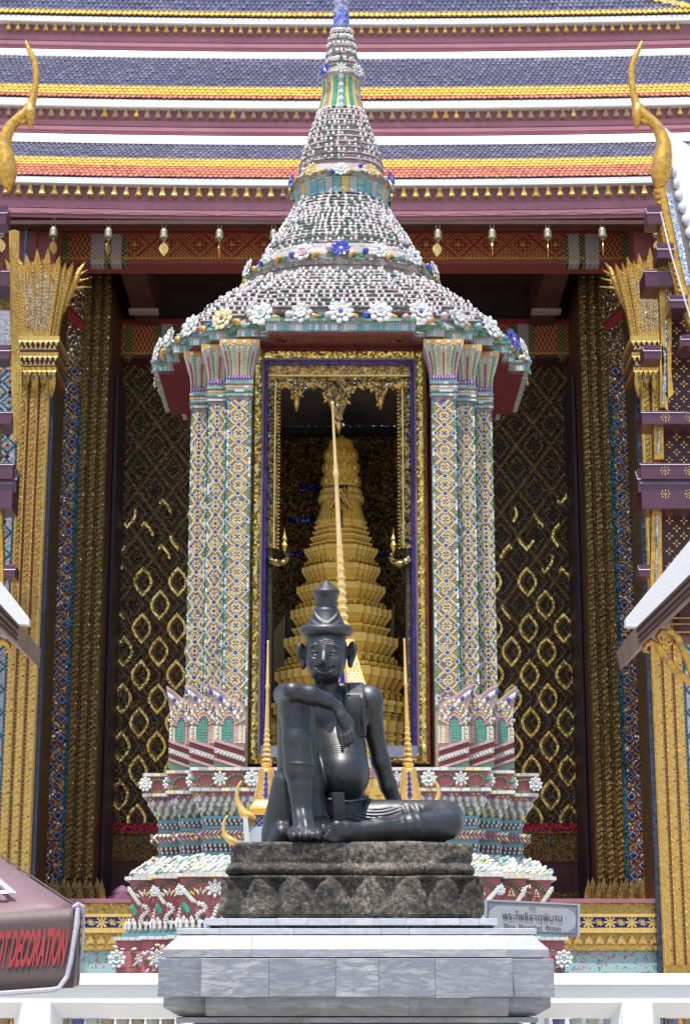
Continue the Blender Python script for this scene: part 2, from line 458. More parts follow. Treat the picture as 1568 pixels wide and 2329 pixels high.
# lowest tier
eave(hall, YF, 499, 427.5, 408.5, 30.1 * px, 1.32)
A0, B0 = roof_tier(hall, YF - .08, 407.5, YF + .95, 333, ['red'] * 4 + ['yellow'] * 3 + ['blue'] * 6, .083, {'red': (0, 1), 'yellow': (4, 5), 'blue': ()})
# middle tier
zr = zD(333, YF + .95)
sagged_bar('ridge_coping', M['bare_white'], YF + .88, YF + 1.2, zr - .01, zD(309, YF + .9), hall, .05)
Y2 = YF + 1.05
eave(hall, Y2, 306, 252, 230, 26.6 * mS(280, Y2), 1.14, faded=(-9, 1.6, 1.9))
A1, B1 = roof_tier(hall, Y2 - .08, 229, Y2 + 1.35, 135, ['red'] * 1 + ['yellow'] * 3 + ['blue'] * 11, .086, {'red': (), 'yellow': (), 'blue': (5, 6)})
sagged_bar('ridge_coping', M['bare_white'], Y2 + 1.28, Y2 + 1.6, zD(135, Y2 + 1.28) - .01, zD(116, Y2 + 1.28), hall, .05)
# upper tier
Y3 = Y2 + 1.45
eave(hall, Y3, 114, 61, 43, 23.2 * mS(80, Y3), 1.04)
A2, B2 = roof_tier(hall, Y3 - .08, 42, Y3 + 2.6, -125, ['yellow'] * 1 + ['blue'] * 20, .09, {})
# a yellow-bordered field starts at the upper right corner of the top roof
yb_ = MB(); a2 = (A2[0], A2[1]); s_, nn, L = slope_frame(A2, B2); Rr = Matrix(((1, 0, 0), (0, s_.y, nn.y), (0, s_.z, nn.z)))
tpl = tile_template(.09, L / 21 * 1.35, .03)
for k in range(16):
    for j in range(3):
        x = 6.1 - k * .14 - j * .09; ss = L / 21 * (.9 + k * .55)
        base = Vector((x, a2[0], a2[1] + sag(x))) + s_ * ss + nn * .022
        yb_.stamp(tpl, base, Rr)
yb_.build('yellow_border_tiles', [M['yellow_tile'], M['yellow_edge']], hall, kind='stuff')
# back of the roof and gable body, seen by the sun only
rb = MB(); zt = B2[1]
rb.box(-7.2, 7.2, B2[0], B2[0] + 8, zt - .6, zt)
rb.box(-7.2, 7.2, YF + 5.3, YF + 12.5, 3.0, zt - .6)
rb.build('roof_core', M['tile_bed'], hall)

# ---- soffit and ceiling under the eaves
M['ceiling_dark'] = pm('ceiling_dark', (.045, .018, .014), (.022, .012, .010), .7, nscale=3)
M['dark_timber'] = pm('dark_timber', (.10, .03, .025), (.05, .018, .015), .6, nscale=6)
z_eb = zD(499, YF)
cl = MB()
cl.box(-7.1, 7.1, YF + .25, YF + 5.4, z_eb + .45, z_eb + .6)
cl.build('ceiling', M['ceiling_dark'], hall)
st = MB(); st.box(-7.1, 7.1, YF + .02, YF + .3, z_eb - .07, z_eb - .004); st.build('eave_batten', M['dark_timber'], hall)

# ---- painted beams
def beam_mat():
    m = Mt('painted_beam'); x, y, z = m.xyz()
    p = .52; q = .50
    a = ((x / p).fr() - .5).ab() * 2; b = (((z - .06) / q).fr() - .5).ab() * 2
    d = a + b
    big = (d - 1.0).ab().lt(.07); ring = (d - .55).ab().lt(.04); core = d.lt(.18)
    s = .062
    a2 = ((x / s).fr() - .5).ab() * 2; b2 = ((z / s).fr() - .5).ab() * 2
    dot = (a2 + b2).lt(.62); cross = (a2 - b2).ab().lt(.16)
    fine = dot.mx(cross * (d.gt(.6)))
    g = fine.mx(core) * (1 - big.mx(ring)) 
    n = m.noise(30, 4, .6)
    gold = m.ramp(n, [(0, (.85, .50, .13)), (1, (.60, .33, .07))])
    red = m.ramp(n, [(0, (.28, .028, .03)), (1, (.19, .02, .025))])
    m.color(m.mix(g, red, gold)); m.set('Metallic', g * .5); m.set('Roughness', .42)
    m.bump(g, .3, .006)
    return m.m
def flame_mat():
    m = Mt('painted_flame'); x, y, z = m.xyz()
    w = E.op('SINE', z * 2 * PI / .16) * .028
    a = ((((x + w) / .075).fr()) - .5).ab() * 2
    g = a.lt(.4); b = (((x / .075 * .5).fr()) - .5).ab() * 2
    n = m.noise(30, 4, .6)
    m.color(m.mix(g, (.24, .026, .03), m.ramp(n, [(0, (.75, .45, .11)), (1, (.5, .28, .06))]))); m.set('Metallic', g * .5); m.set('Roughness', .42); m.bump(g, .3, .006)
    return m.m
def strip_mat(name, base, fig):
    m = Mt(name); x, y, z = m.xyz(); s = .075
    a = ((x / s).fr() - .5).ab() * 2; b = ((z / s).fr() - .5).ab() * 2
    g = ((a - b).ab().lt(.22)).mx((a + b).lt(.3))
    m.color(m.mix(g, base, fig)); m.set('Roughness', .4); m.set('Metallic', g * .4); m.bump(g, .3, .005)
    return m.m
M['beam'] = beam_mat(); M['flame'] = flame_mat()
M['green_strip'] = strip_mat('green_strip', (.015, .05, .035), (.40, .34, .10))
M['silver_strip'] = strip_mat('silver_strip', (.36, .30, .30), (.62, .58, .58))
M['saffron_line'] = pm('saffron_line', (.80, .45, .07), (.5, .26, .04), .35, .5, nscale=30, bump=.6, bscale=60)
def painted_beam(Yb, yt, yb, name, x_half, mono):
    zt, zb = zD(yt, Yb), zD(yb, Yb)
    b = MB(); b.box(-x_half, x_half, Yb, Yb + .45, zb, zt); bo = b.build('painted_beam', M['beam'], hall, label='red lacquered beam stencilled with gold lozenges')
    b = MB(); b.box(-x_half, x_half, Yb - .05, Yb + .46, zt, zt + .085); b.build('beam_cap', M['red_band'], hall)
    b = MB(); b.box(-x_half, x_half, Yb + .004, Yb + .44, zb - .07, zb - .002); b.build('beam_sole', M['dark_timber'] if mono else M['sole'], hall)
    b = MB()
    n = int(2 * x_half / .07)
    for k in range(n):
        x = -x_half + (k + .5) * .07
        b.obox((x, Yb - .006, zb + .02), (.03, 0, .006), (0, .008, 0), (-.004, 0, .012))
    b.build('gilt_bead_line', M['saffron_line'], bo, kind='stuff')
    return zt, zb, bo
M['sole'] = pm('sole', (.30, .07, .06), (.2, .05, .045), .5, nscale=10)
YB = YF + 1.0
zt, zb, bo = painted_beam(YB, 533, 590, 'front', 5.6, False)
px = mS(620, YB)
for side in (-1, 1):
    e = [(228, 262, 'silver_strip'), (262, 276, 'green_strip'), (278, 304, 'silver_strip'), (304, 317, 'green_strip'), (150, 172, 'green_strip')]
    for (a_, b_, mt) in e:
        b = MB(); x0 = (862 - a_) * px * side; x1 = (862 - b_) * px * side
        b.box(x0, x1, YB - .008, YB + .2, zb - .085, zt); b.build('painted_band', M[mt], bo)
    for (a_, b_) in ((174, 227), (40, 149)):
        b = MB(); x0 = (862 - a_) * px * side; x1 = (862 - b_) * px * side
        b.box(x0, x1, YB - .006, YB + .2, zb + .04, zt); b.build('painted_band', M['flame'], bo)
YB2 = YF + 4.0
zt2, zb2, bo2 = painted_beam(YB2, 738, 806, 'rear', 4.6, True)
px = mS(850, YB2)
for side in (-1, 1):
    for (a_, b_, mt) in [(312, 331, 'green_strip'), (388, 404, 'green_strip'), (404, 430, 'silver_strip'), (430, 446, 'green_strip')]:
        b = MB(); x0 = (862 - a_) * px * side; x1 = (862 - b_) * px * side
        b.box(x0, x1, YB2 - .008, YB2 + .2, zb2 - .085, zt2); b.build('painted_band', M[mt], bo2)
    for (a_, b_) in ((275, 311), (332, 387)):
        b = MB(); x0 = (862 - a_) * px * side; x1 = (862 - b_) * px * side
        b.box(x0, x1, YB2 - .006, YB2 + .2, zb2 + .04, zt2); b.build('painted_band', M['flame'], bo2)
# tie beams running back under the ceiling
for side in (-1, 1):
    b = MB(); b.box(side * 3.25, side * 3.65, YB + .45, YB2 + .1, z_eb - .30, z_eb + .44); b.build('tie_beam', M['red_timber'] if 'red_timber' in M else M['dark_timber'], hall)
    b = MB(); b.box(side * 3.2, side * 3.7, YB2 - .9, YB2 - .7, z_eb - .36, z_eb - .31); b.build('tie_beam_band', M['silver_strip'], hall)
# frieze wall above the rear beam
b = MB(); b.box(-7.1, 7.1, YB2 + .2, YB2 + .5, zt2 + .08, z_eb + .45); b.build('frieze', M['ceiling_dark'], hall)

# ---- rear wall with lozenges
def dark_wall():
    m = Mt('dark_mosaic'); v = m.voro(85); s = m.nt.nodes.new('ShaderNodeSeparateColor'); m.L.new(v.outputs['Color'], s.inputs[0])
    r = E(s.outputs[0]); g = E(s.outputs[1]); b = E(s.outputs[2])
    base = m.ramp(r, [(0, (.022, .013, .007)), (.78, (.042, .025, .010)), (.93, (.11, .065, .02)), (1, (.34, .21, .05))])
    col = m.mix(g.gt(.985), base, (.6, .6, .6))
    col = m.mix((b.gt(.965)) * (g.gt(.3)), col, (.05, .35, .42))
    col = m.mix(b.lt(.02), col, (.4, .04, .04))
    x, y, z = m.xyz()
    a = ((x / .60).fr() - .5).ab() * 2; c = ((z / .81).fr() - .5).ab() * 2
    lat = ((a + c - 1).ab().lt(.10)).mx((a + c - .55).ab().lt(.05)).mx((a + c - 1.5).ab().lt(.05))
    col = m.mix(lat * .65, col, (.26, .16, .045))
    m.color(col); m.set('Metallic', .5); m.set('Roughness', .3)
    m.bump(E(v.outputs['Distance']), .2, .004, normal=m.facets(v.outputs['Color'], 1.1))
    return m.m
M['dark_mosaic'] = dark_wall()
YW = YF + 4.4
zw0, zw1 = zD(1872, YW), zD(820, YW)
b = MB(); b.box(-7, 7, YW, YW + .5, 1.0, zw1 + .6)
wall = b.build('rear_wall', M['dark_mosaic'], hall)
M['lozenge_gold'] = glit('lozenge_gold', (1.0, .72, .20), (.66, .38, .07), 36, .40, .85, .24, c3=(1.0, .82, .34))
loz = MB(); n = 28; w_, h_, st_ = .168, .275, .045
def lozpt(t, w, h):
    t4 = (t * 4) % 4; q = int(t4); f = t4 - q
    c = [(1, 0), (0, 1), (-1, 0), (0, -1)]
    a_, b_ = c[q], c[(q + 1) % 4]; x = a_[0] * (1 - f) + b_[0] * f; y = a_[1] * (1 - f) + b_[1] * f
    k = 1 + .40 * math.sin(PI * f) * (abs(x) ** .6)
    return x * w * (1 + .25 * math.sin(PI * f)), y * h * (1 + .22 * math.sin(PI * f) * (1 - abs(y)))
ins = [lozpt(k / n, w_ - st_, h_ - st_ * 1.5) for k in range(n)]; outs = [lozpt(k / n, w_, h_) for k in range(n)]
rings = [[(x, 0, z) for x, z in outs], [(x, -.015, z) for x, z in outs], [(x, -.015, z) for x, z in ins], [(x, 0, z) for x, z in ins]]
loz.loft(rings, cap0=False, cap1=False)
loz_me = loz.mesh('gilded_lozenge', M['lozenge_gold'])
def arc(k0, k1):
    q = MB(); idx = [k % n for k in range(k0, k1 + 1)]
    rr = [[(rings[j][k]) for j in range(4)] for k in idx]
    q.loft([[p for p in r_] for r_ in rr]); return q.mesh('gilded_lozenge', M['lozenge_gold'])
arcs = [arc(0, 9), arc(5, 14), arc(14, 21), arc(15, 26), arc(19, 30), arc(8, 19), arc(24, 31)]  # partial rings standing for lozenges that only half catch the reflection
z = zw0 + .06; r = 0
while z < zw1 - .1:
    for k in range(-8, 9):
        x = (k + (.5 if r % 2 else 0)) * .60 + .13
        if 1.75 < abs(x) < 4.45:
            # upper rows thinned and broken, putting the fading reflection into the shape
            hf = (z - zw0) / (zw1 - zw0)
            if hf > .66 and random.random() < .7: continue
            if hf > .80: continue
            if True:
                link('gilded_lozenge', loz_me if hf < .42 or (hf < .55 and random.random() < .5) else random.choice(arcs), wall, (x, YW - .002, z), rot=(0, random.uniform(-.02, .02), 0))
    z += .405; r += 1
bands = [(1872, 1891, M['red_glass'], .03), (1891, 1897, M['gold_dark'], .06), (1897, 1935, M['gold_dark'], .02), (1935, 1960, M['gold_dark'], .06),
         (1960, 2030, M['dark_timber'], .04), (2030, 2062, M['gold_dark'], .1)]
for (ya, yb_, mt, d) in bands:
    b = MB(); b.box(-5, 5, YW - d, YW + .1, zD(yb_, YW), zD(ya, YW) - .003); b.build('dado_band', mt, wall)
chev = MB()
for (dx, dz) in ((.05, .05), (.05, -.05)):
    chev.obox((0, -.005, dz), (.065, 0, dz), (0, .012, 0), (-.012, 0, .012 if dz > 0 else -.012))
chev_me = chev.mesh('blue_chevron', M['teal_glass'])
for x in (-4.0, -3.4, -2.8, -2.2, 2.2, 2.8, 3.4, 4.0):
    for (yy, sc_) in ((1915, .7), (1985, 1.6)):
        if sc_ > 1 and abs(x) in (3.4, 2.2): continue
        d = .03 if sc_ < 1 else .05
        link('blue_chevron', chev_me, wall, (x, YW - d, zD(yy, YW)), scl=sc_ * (1 if x < 0 else -1) if False else (sc_ * (-1 if x < 0 else 1), sc_, sc_))

# ---- gilded pillars
def gold_rib(mb, x0, x1, Yp, z0, z1, pitch, mt=0, mb2=None):
    """one moulding: a raised round bar dressed with slanting leaf scrolls and a bead line"""
    w = x1 - x0
    mb.cham(x0, x1, Yp, Yp + .06, z0, z1, min(.02, w * .2), 0)
    k = 0; z = z0 + pitch * .5
    while z < z1:
        mb.obox((x0 + w * .45, Yp - .008, z), (w * .30, 0, pitch * .34), (0, .010, 0), (-w * .10, 0, pitch * .18), 1)
        if k % 2 == 0:
            mb.add([(x0 + w * .72, Yp - .016, z), (x0 + w * .60, Yp - .002, z - pitch * .22), (x0 + w * .84, Yp - .002, z - pitch * .22), (x0 + w * .84, Yp - .002, z + pitch * .22), (x0 + w * .60, Yp - .002, z + pitch * .22)],
                   [(0, 1, 2), (0, 2, 3), (0, 3, 4), (0, 4, 1)], 2 if random.random() < .6 else 3)
        z += pitch; k += 1
def bead_line(mb, x, Yp, z0, z1, pitch, r, m=1):
    z = z0
    while z < z1:
        mb.box(x - r, x + r, Yp - .01, Yp, z, z + pitch * .5, m); z += pitch
def diamond_me(name, mats, w, h):
    b = MB()
    for i, (f, d) in enumerate(((1, .004), (.72, .009), (.44, .014), (.2, .018))):
        b.add([(-w * f, -d, 0), (0, -d, -h * f), (w * f, -d, 0), (0, -d, h * f)] + [(-w * f, 0, 0), (0, 0, -h * f), (w * f, 0, 0), (0, 0, h * f)],
              [(0, 1, 2, 3), (0, 4, 5, 1), (1, 5, 6, 2), (2, 6, 7, 3), (3, 7, 4, 0)], i)
    return b.mesh(name, mats)
M['mosaic_ground'] = glit('mosaic_ground', (.30, .30, .07), (.20, .04, .09), 42, .9, .6, .2, c3=(.42, .36, .12), white=.05)
M['mosaic_white'] = glit('mosaic_white', (.40, .43, .50), (.20, .22, .32), 50, .5, .3, .2)
M['mosaic_rose'] = glit('mosaic_rose', (.24, .05, .10), (.14, .03, .07), 50, .6, .5, .2)
M['mosaic_deep'] = glit('mosaic_deep', (.01, .07, .13), (.02, .03, .10), 50, .6, .5, .2)
M['outer_ground'] = glit('outer_ground', (.42, .44, .48), (.25, .27, .34), 60, .4, .2, .3, c3=(.55, .55, .56))
dA = diamond_me('mosaic_diamond', [M['mosaic_rose'], M['mosaic_white'], M['mosaic_deep'], M['teal_glass']], .108, .108)
dB = diamond_me('mosaic_diamond', [M['teal_glass'], M['mosaic_white'], M['gold_leaf'], M['blue_glass']], .19, .19)
dC = diamond_me('mosaic_diamond', [M['red_glass'], M['red_glass'], M['red_glass'], M['red_glass']], .07, .07)
YP = YF + .06
ztop = z_eb + .3
def front_pillar(side):
    root = link('pillar', None, hall, (0, 0, 0))
    zp0 = 0.0
    X = lambda a: side * a
    # core block and stepped faces
    b = MB(); b.box(X(4.47), X(5.9), YP + .30, YP + 1.3, zp0, zD(640, YP)); b.build('pillar_core', M['gold_dark'], root)
    b = MB(); b.box(X(4.55), X(5.8), YP + .35, YP + 1.2, zD(640, YP) + .002, ztop); b.build('pillar_neck', M['sole'], root)
    b = MB(); b.box(X(4.44), X(4.50), YP + .10, YP + .32, zp0, zD(690, YP)); b.build('slate_edge', M['slate_edge'], root)
    b = MB(); b.box(X(4.50), X(4.97), YP + .06, YP + .30, zp0, zD(700, YP)); b.build('moulding_back', M['gold_leaf'], root)
    b = MB(); b.box(X(4.97), X(5.62), YP + .12, YP + .30, zp0, zD(700, YP)); ms = b.build('mosaic_face', M['outer_ground'], root)
    b = MB(); b.box(X(4.965), X(5.0), YP + .10, YP + .2, zp0, ztop); b.build('teal_edge', M['teal_glass'], root)
    # ribs
    b = MB(); zz0, zz1 = zD(2195, YP), zD(905, YP)
    for (a0, a1) in ((4.52, 4.635), (4.675, 4.79), (4.83, 4.945)):
        x0, x1 = sorted((X(a0), X(a1))); gold_rib(b, x0, x1, YP, zz0, zz1 + .35, .085)
    b.build('gilded_ribs', [M['gold_bright'], M['gold_leaf'], M['silver_glass'], M['blue_glass']], root, kind='stuff')
    b = MB()
    for a in (4.655, 4.81, 4.957): bead_line(b, X(a), YP + .035, zz0, zz1 + .35, .06, .012, 0)
    b.build('bead_lines', [M['purple_bead']], root, kind='stuff')
    z = zz0 + .2; k = 0
    while z < zz1 + .6:
        for xx in (5.12, 5.46): link('mosaic_diamond', dB, ms, (X(xx), YP + .118, z), scl=.72)
        link('mosaic_diamond', dB, ms, (X(5.29), YP + .118, z + .17), scl=.72)
        for xx in (5.12, 5.46): link('mosaic_diamond', dC, ms, (X(xx), YP + .117, z + .17), scl=.6)
        link('mosaic_diamond', dC, ms, (X(5.29), YP + .117, z), scl=.6)
        z += .34
    return root
M['slate_edge'] = glit('slate_edge', (.06, .075, .12), (.03, .035, .07), 30, .3, .3, .3)
M['purple_bead'] = pm('purple_bead', (.10, .04, .10), (.05, .03, .12), .3, rnd=.8)
M['gem_dark'] = M['blue_glass']
pillars = [front_pillar(-1), front_pillar(1)]

# capitals: lotus petals set with mirror glass, spreading upwards
M['mirror_strip'] = glit('mirror_strip', (.80, .82, .86), (.30, .33, .42), 38, .9, .9, .12)
M['purple_neck'] = pm('purple_neck', (.15, .09, .16), (.10, .06, .11), .5, nscale=8)
def capital(side, root):
    zc = lambda y: zD(y, YP)
    cx = side * 4.72
    zt_, zm, zb_ = zc(600), zc(690), zc(778)
    def petal(a, spread, w, ztip, out, lean):
        """a = position across (-1..1)"""
        b = MB()
        pts = []
        N = 9
        for i in range(N):
            t = i / (N - 1)
            xx = cx + a * (.26 + (.52 - .26) * (t ** 1.8) * spread) + side * 0
            xx += a * lean * max(0, t - .75) * .9
            yy = YP - .06 - out * (t ** 2.0) * (1 - .5 * abs(a)) + .30 * max(0, abs(a) - .6)
            zz = zb_ + (ztip - zb_) * t
            ww = w * (.72 + .38 * math.sin(PI * min(t * 1.05, 1) * .62)) * (1 if t < .76 else max(.03, (1 - t) / .24) ** .8)
            pts.append((xx, yy, zz, ww))
        rings = []
        for (xx, yy, zz, ww) in pts:
            rings.append([(xx - ww, yy + .05, zz), (xx - ww * .8, yy, zz), (xx, yy - .03, zz), (xx + ww * .8, yy, zz), (xx + ww, yy + .05, zz), (xx, yy + .10, zz)])
        b.loft(rings)
        p = b.build('lotus_petal', M['gold_leaf'], root)
        b = MB(); rings = []
        for (xx, yy, zz, ww) in pts[1:7]:
            rings.append([(xx - ww * .13, yy - .03, zz), (xx, yy - .042, zz), (xx + ww * .13, yy - .03, zz), (xx, yy - .01, zz)])
        b.loft(rings); b.build('mirror_inlay', M['mirror_strip'], p)
        b = MB()
        for sgn in (-1, 1):
            for i in range(1, 7):
                for q in (0, .33, .66):
                    f = lambda j: pts[i][j] * (1 - q) + pts[i + 1][j] * q
                    xx, yy, zz, ww = f(0), f(1), f(2), f(3)
                    xb = xx + sgn * ww * .62
                    b.box(xb - .008, xb + .008, yy - .034, yy - .004, zz, zz + .022, 0)
        b.build('gilt_beading', M['gold_bright'], p, kind='stuff')
    zt0 = zc(585)
    for i, a in enumerate([-1.0, -.68, -.36, -.04, .28, .60, .95]):
        petal(a, .86, .092, zt0 + random.uniform(-.02, .14) - .10 * abs(a), .16, .25)
    for i, a in enumerate([-.84, -.52, -.2, .12, .44, .78]):
        petal(a, .82, .085, zt0 - .12 + random.uniform(-.03, .03), .10, .2)
    # side spikes fanning towards the opening
    for j in range(4):
        t = j / 3; b = MB()
        x0 = cx - side * (.42 + .04 * j); z0 = zt0 - .62 + .10 * j
        tip = (x0 - side * (.14 + .07 * (3 - j)), YP + .15, zt0 - .28 + .09 * j - .05 * (3 - j))
        path = [(x0 + side * .08, YP + .12, z0 - .25), (x0, YP + .12, z0), (x0 - side * .05, YP + .13, z0 + .16), tip]
        b.tube(path, [.05, .055, .04, .004], 6, 0); b.build('capital_spike', M['gold_leaf'], root)
    # collar bands
    seq = [(770, 782, .36, M['gold_bright'], .30), (782, 806, .30, M['purple_neck'], .22), (806, 816, .35, M['gold_leaf'], .28), (816, 838, .29, M['purple_neck'], .20), (838, 848, .33, M['gold_leaf'], .24)]
    for (ya, yb_, hw, mt, dp) in seq:
        b = MB(); b.box(cx - hw, cx + hw + (.0), YP + .06 - dp * .6, YP + .8, zc(yb_), zc(ya) - .003); b.build('collar', mt, root)
    b = MB()
    for (yy, hw, dp, up) in ((782, .36, .30, -1), (800, .32, .235, 1), (816, .35, .28, -1), (836, .31, .215, 1), (848, .33, .24, -1)):
        nn_ = 9
        for k in range(nn_):
            x = cx - hw + (k + .5) * 2 * hw / nn_; w = hw / nn_ * .95; hgt = .085 * up
            b.add([(x - w, YP + .05 - dp * .6, zc(yy)), (x, YP + .03 - dp * .6, zc(yy) + hgt * .3), (x + w, YP + .05 - dp * .6, zc(yy)), (x, YP + .045 - dp * .6, zc(yy) + hgt)], [(0, 1, 3), (1, 2, 3), (0, 2, 1), (0, 3, 2)], 0)
    b.build('collar_leaves', M['gold_bright'], root, kind='stuff')
    # pendant leaves below the collar
    for k in range(5):
        x = cx - .26 + k * .13; L_ = .40 if k % 2 == 0 else .26
        b = MB()
        rings = []
        for t in (0, .25, .5, .75, 1):
            w = .055 * math.sin(PI * (.25 + .75 * t)) + .004; zz = zc(850) - L_ * t; yy = YP - .10 + .06 * t
            rings.append([(x - w, yy + .03, zz), (x, yy - .02, zz), (x + w, yy + .03, zz), (x, yy + .05, zz)])
        b.loft(rings); p = b.build('hanging_leaf', M['gold_leaf'], root)
        b = MB(); b.add([(x, YP - .135, zc(850) - .05), (x - .022, YP - .12, zc(850) - .10), (x, YP - .125, zc(850) - .16), (x + .022, YP - .12, zc(850) - .10)], [(0, 1, 2, 3)], 0)
        b.add([(x - .022, YP - .12, zc(850) - .10), (x, YP - .10, zc(850) - .1), (x + .022, YP - .12, zc(850) - .1)], [(0, 1, 2)]); b.build('glass_gem', M['teal_glass'], p)
for s_, r_ in zip((-1, 1), pillars): capital(s_, r_)

# inner pilasters
YI = YF + 2.35
def inner_pier(side):
    root = link('inner_pilaster', None, hall, (0, 0, 0)); X = lambda a: side * a
    b = MB(); b.box(X(3.92), X(5.4), YI + .28, YW, 0, z_eb + .45); b.build('pilaster_core', M['dark_timber'], root)
    b = MB(); b.box(X(4.36), X(5.1), YI + .06, YI + .3, 0, z_eb + .45); ms = b.build('mosaic_face', M['mosaic_ground'], root)
    b = MB(); b.box(X(4.355), X(4.40), YI + .03, YI + .2, 0, zD(900, YI)); b.build('teal_edge', M['teal_glass'], root)
    b = MB(); b.box(X(3.85), X(3.90), YI + .9, YW, 0, zD(815, YI)); b.build('door_jamb', M['jamb'], root)
    b = MB(); z0, z1 = zD(2000, YI), z_eb + .4
    for (a0, a1) in ((3.90, 4.03), (4.06, 4.19), (4.22, 4.345)):
        x0, x1 = sorted((X(a0), X(a1))); gold_rib(b, x0, x1, YI, z0, z1, .09)
        bead_line(b, X((a0 + a1) / 2 + .065 + .012), YI + .05, z0, z1, .07, .01, 1)
    b.build('gilded_ribs', [M['gold_dark'], M['gold_shade'], M['silver_glass'], M['teal_glass']], root, kind='stuff')  # darker golds than the front ribs; porch shade put into the colour
    b = MB(); b.box(X(3.90), X(4.35), YI + .055, YI + .3, 0, z1); b.build('moulding_back', M['gold_dark'], root)
    z = zD(1990, YI); top = zD(830, YI); k = 0
    while z < top:
        xs = (4.48, 4.78) if k % 2 == 0 else (4.63, 4.93)
        for xx in xs: link('mosaic_diamond', dA, ms, (X(xx), YI + .058, z))
        z += .145 * 1.05; k += 1
    # crown of gilt leaves round the foot
    for row, (yy, hh, yo, n_) in enumerate(((2062, .42, .35, 9), (2045, .34, .22, 9))):
        for k in range(n_):
            x = X(3.72 + (k + .5 * (row % 2)) * .17); b = MB(); z0_ = zD(yy, YI - yo)
            b.add([(x - .085, YI - yo + .05, z0_), (x, YI - yo, z0_), (x + .085, YI - yo + .05, z0_), (x - .06, YI - yo + .06, z0_ + hh * .5), (x, YI - yo + .01, z0_ + hh * .5), (x + .06, YI - yo + .06, z0_ + hh * .5), (x, YI - yo + .05, z0_ + hh)],
                  [(0, 1, 4, 3), (1, 2, 5, 4), (3, 4, 6), (4, 5, 6), (2, 0, 3, 5), (5, 3, 6)])
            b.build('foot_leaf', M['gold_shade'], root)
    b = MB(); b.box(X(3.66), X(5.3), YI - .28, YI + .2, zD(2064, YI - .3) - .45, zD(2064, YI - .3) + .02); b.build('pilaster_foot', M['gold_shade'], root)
    b = MB()
    for k in range(7):
        x = X(3.8 + k * .21); zc_ = zD(2064, YI - .3) - .2
        b.add([(x - .07, YI - .285, zc_), (x, YI - .285, zc_ - .13), (x + .07, YI - .285, zc_), (x, YI - .285, zc_ + .13)], [(0, 1, 2, 3)])
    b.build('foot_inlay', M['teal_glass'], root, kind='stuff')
M['jamb'] = pm('jamb', (.035, .022, .03), (.02, .013, .02), .5)
M['gold_shade'] = glit('gold_shade', (.48, .31, .09), (.25, .15, .04), 60, .5, .7, .35, dark=(.05, .03, .02), dfac=.5)  # shaded copy of the gilding, for the inner pilasters
inner_pier(-1); inner_pier(1)
# slanting struts from pier to eave
for side in (-1, 1):
    b = MB(); b.tube([(side * 4.35, YI - .1, zD(745, YI)), (side * 5.0, YF + .9, z_eb - .6)], .09, 4); b.build('eave_strut', M['red_band'], hall)
    b = MB(); b.box(side * 4.85, side * 5.35, YF + .35, YF + 1.1, z_eb - .62, z_eb + .2); b.build('bracket_block', M['red_plank'] if 'red_plank' in M else M['sole'], hall)

# ---- podium bands
YO = YF + .35
M['podium_gold'] = glit('podium_gold', (.70, .46, .12), (.45, .27, .05), 60, .5, .6, .3, dark=(.04, .03, .10), dfac=.3)
M['flower_tile'] = None
def flower_tile():
    m = Mt('flower_tile'); v = m.voro(11); s = m.nt.nodes.new('ShaderNodeSeparateColor'); m.L.new(v.outputs['Color'], s.inputs[0])
    dist = E(v.outputs['Distance']); r = E(s.outputs[0]); n = m.noise(45, 3, .6)
    w = m.voro(32); dw = E(w.outputs['Distance']); sw = m.nt.nodes.new('ShaderNodeSeparateColor'); m.L.new(w.outputs['Color'], sw.inputs[0])
    fl = m.ramp(r, [(0, (.45, .08, .14)), (.45, (.55, .22, .30)), (.55, (.04, .25, .12)), (1, (.05, .2, .14))])
    col = m.mix(((dist + n * .25).lt(.62)) * (dw.lt(.45)), (.34, .50, .52), fl)
    m.color(col); m.set('Roughness', .3); return m.m
M['flower_tile'] = flower_tile()
pod = [(2162, 2330, 0.0, M['flower_tile'], 'flowered_tile_band'), (2150, 2162, -.05, M['podium_gold'], 'podium_band'), (2122, 2150, -.02, M['podium_gold'], 'podium_band'),
       (2110, 2122, -.07, M['gold_bright'], 'podium_band'), (2086, 2110, -.02, M['blue_glass'], 'podium_band'), (2078, 2086, -.07, M['gold_bright'], 'podium_band'), (2054, 2078, -.03, M['podium_gold'], 'podium_band'), (2044, 2054, -.09, M['rose_ledge'] if 'rose_ledge' in M else M['purple_wood'], 'podium_ledge')]
for (ya, yb_, d, mt, nm) in pod:
    for side in (-1, 1):
        b = MB(); b.box(side * 2.4, side * 4.46, YO + d, YO + .5, max(0, zD(yb_, YO)) if yb_ < 2300 else 0, zD(ya, YO) - .003); b.build(nm, mt, hall)
b = MB(); b.box(-6.5, 6.5, YO + .5, YW + .2, 0, zD(2046, YO)); b.build('podium_floor', M['red_band'], hall)
b = MB(); b.box(-2.4, 2.4, YO + .1, YO + .5, 0, zD(2046, YO)-.01); b.build('podium_front', M['podium_gold'], hall)
ros = MB()
for k in range(8):
    a = k * PI / 4; c_, s2 = math.cos(a), math.sin(a)
    ros.obox((c_ * .05, -.012, s2 * .05), (c_ * .04, 0, s2 * .04), (0, .012, 0), (-s2 * .014, 0, c_ * .014))
ros.obox((0, -.014, 0), (.016, 0, 0), (0, .014, 0), (0, 0, .016))
ros_me = ros.mesh('gilt_rosette', M['gold_bright'])
arch = MB()
for sg in (-1, 1):
    arch.obox((sg * .035, -.01, .02), (.03, 0, -sg * .055 * sg * sg if False else .0), (0, .012, 0), (0, 0, .06))
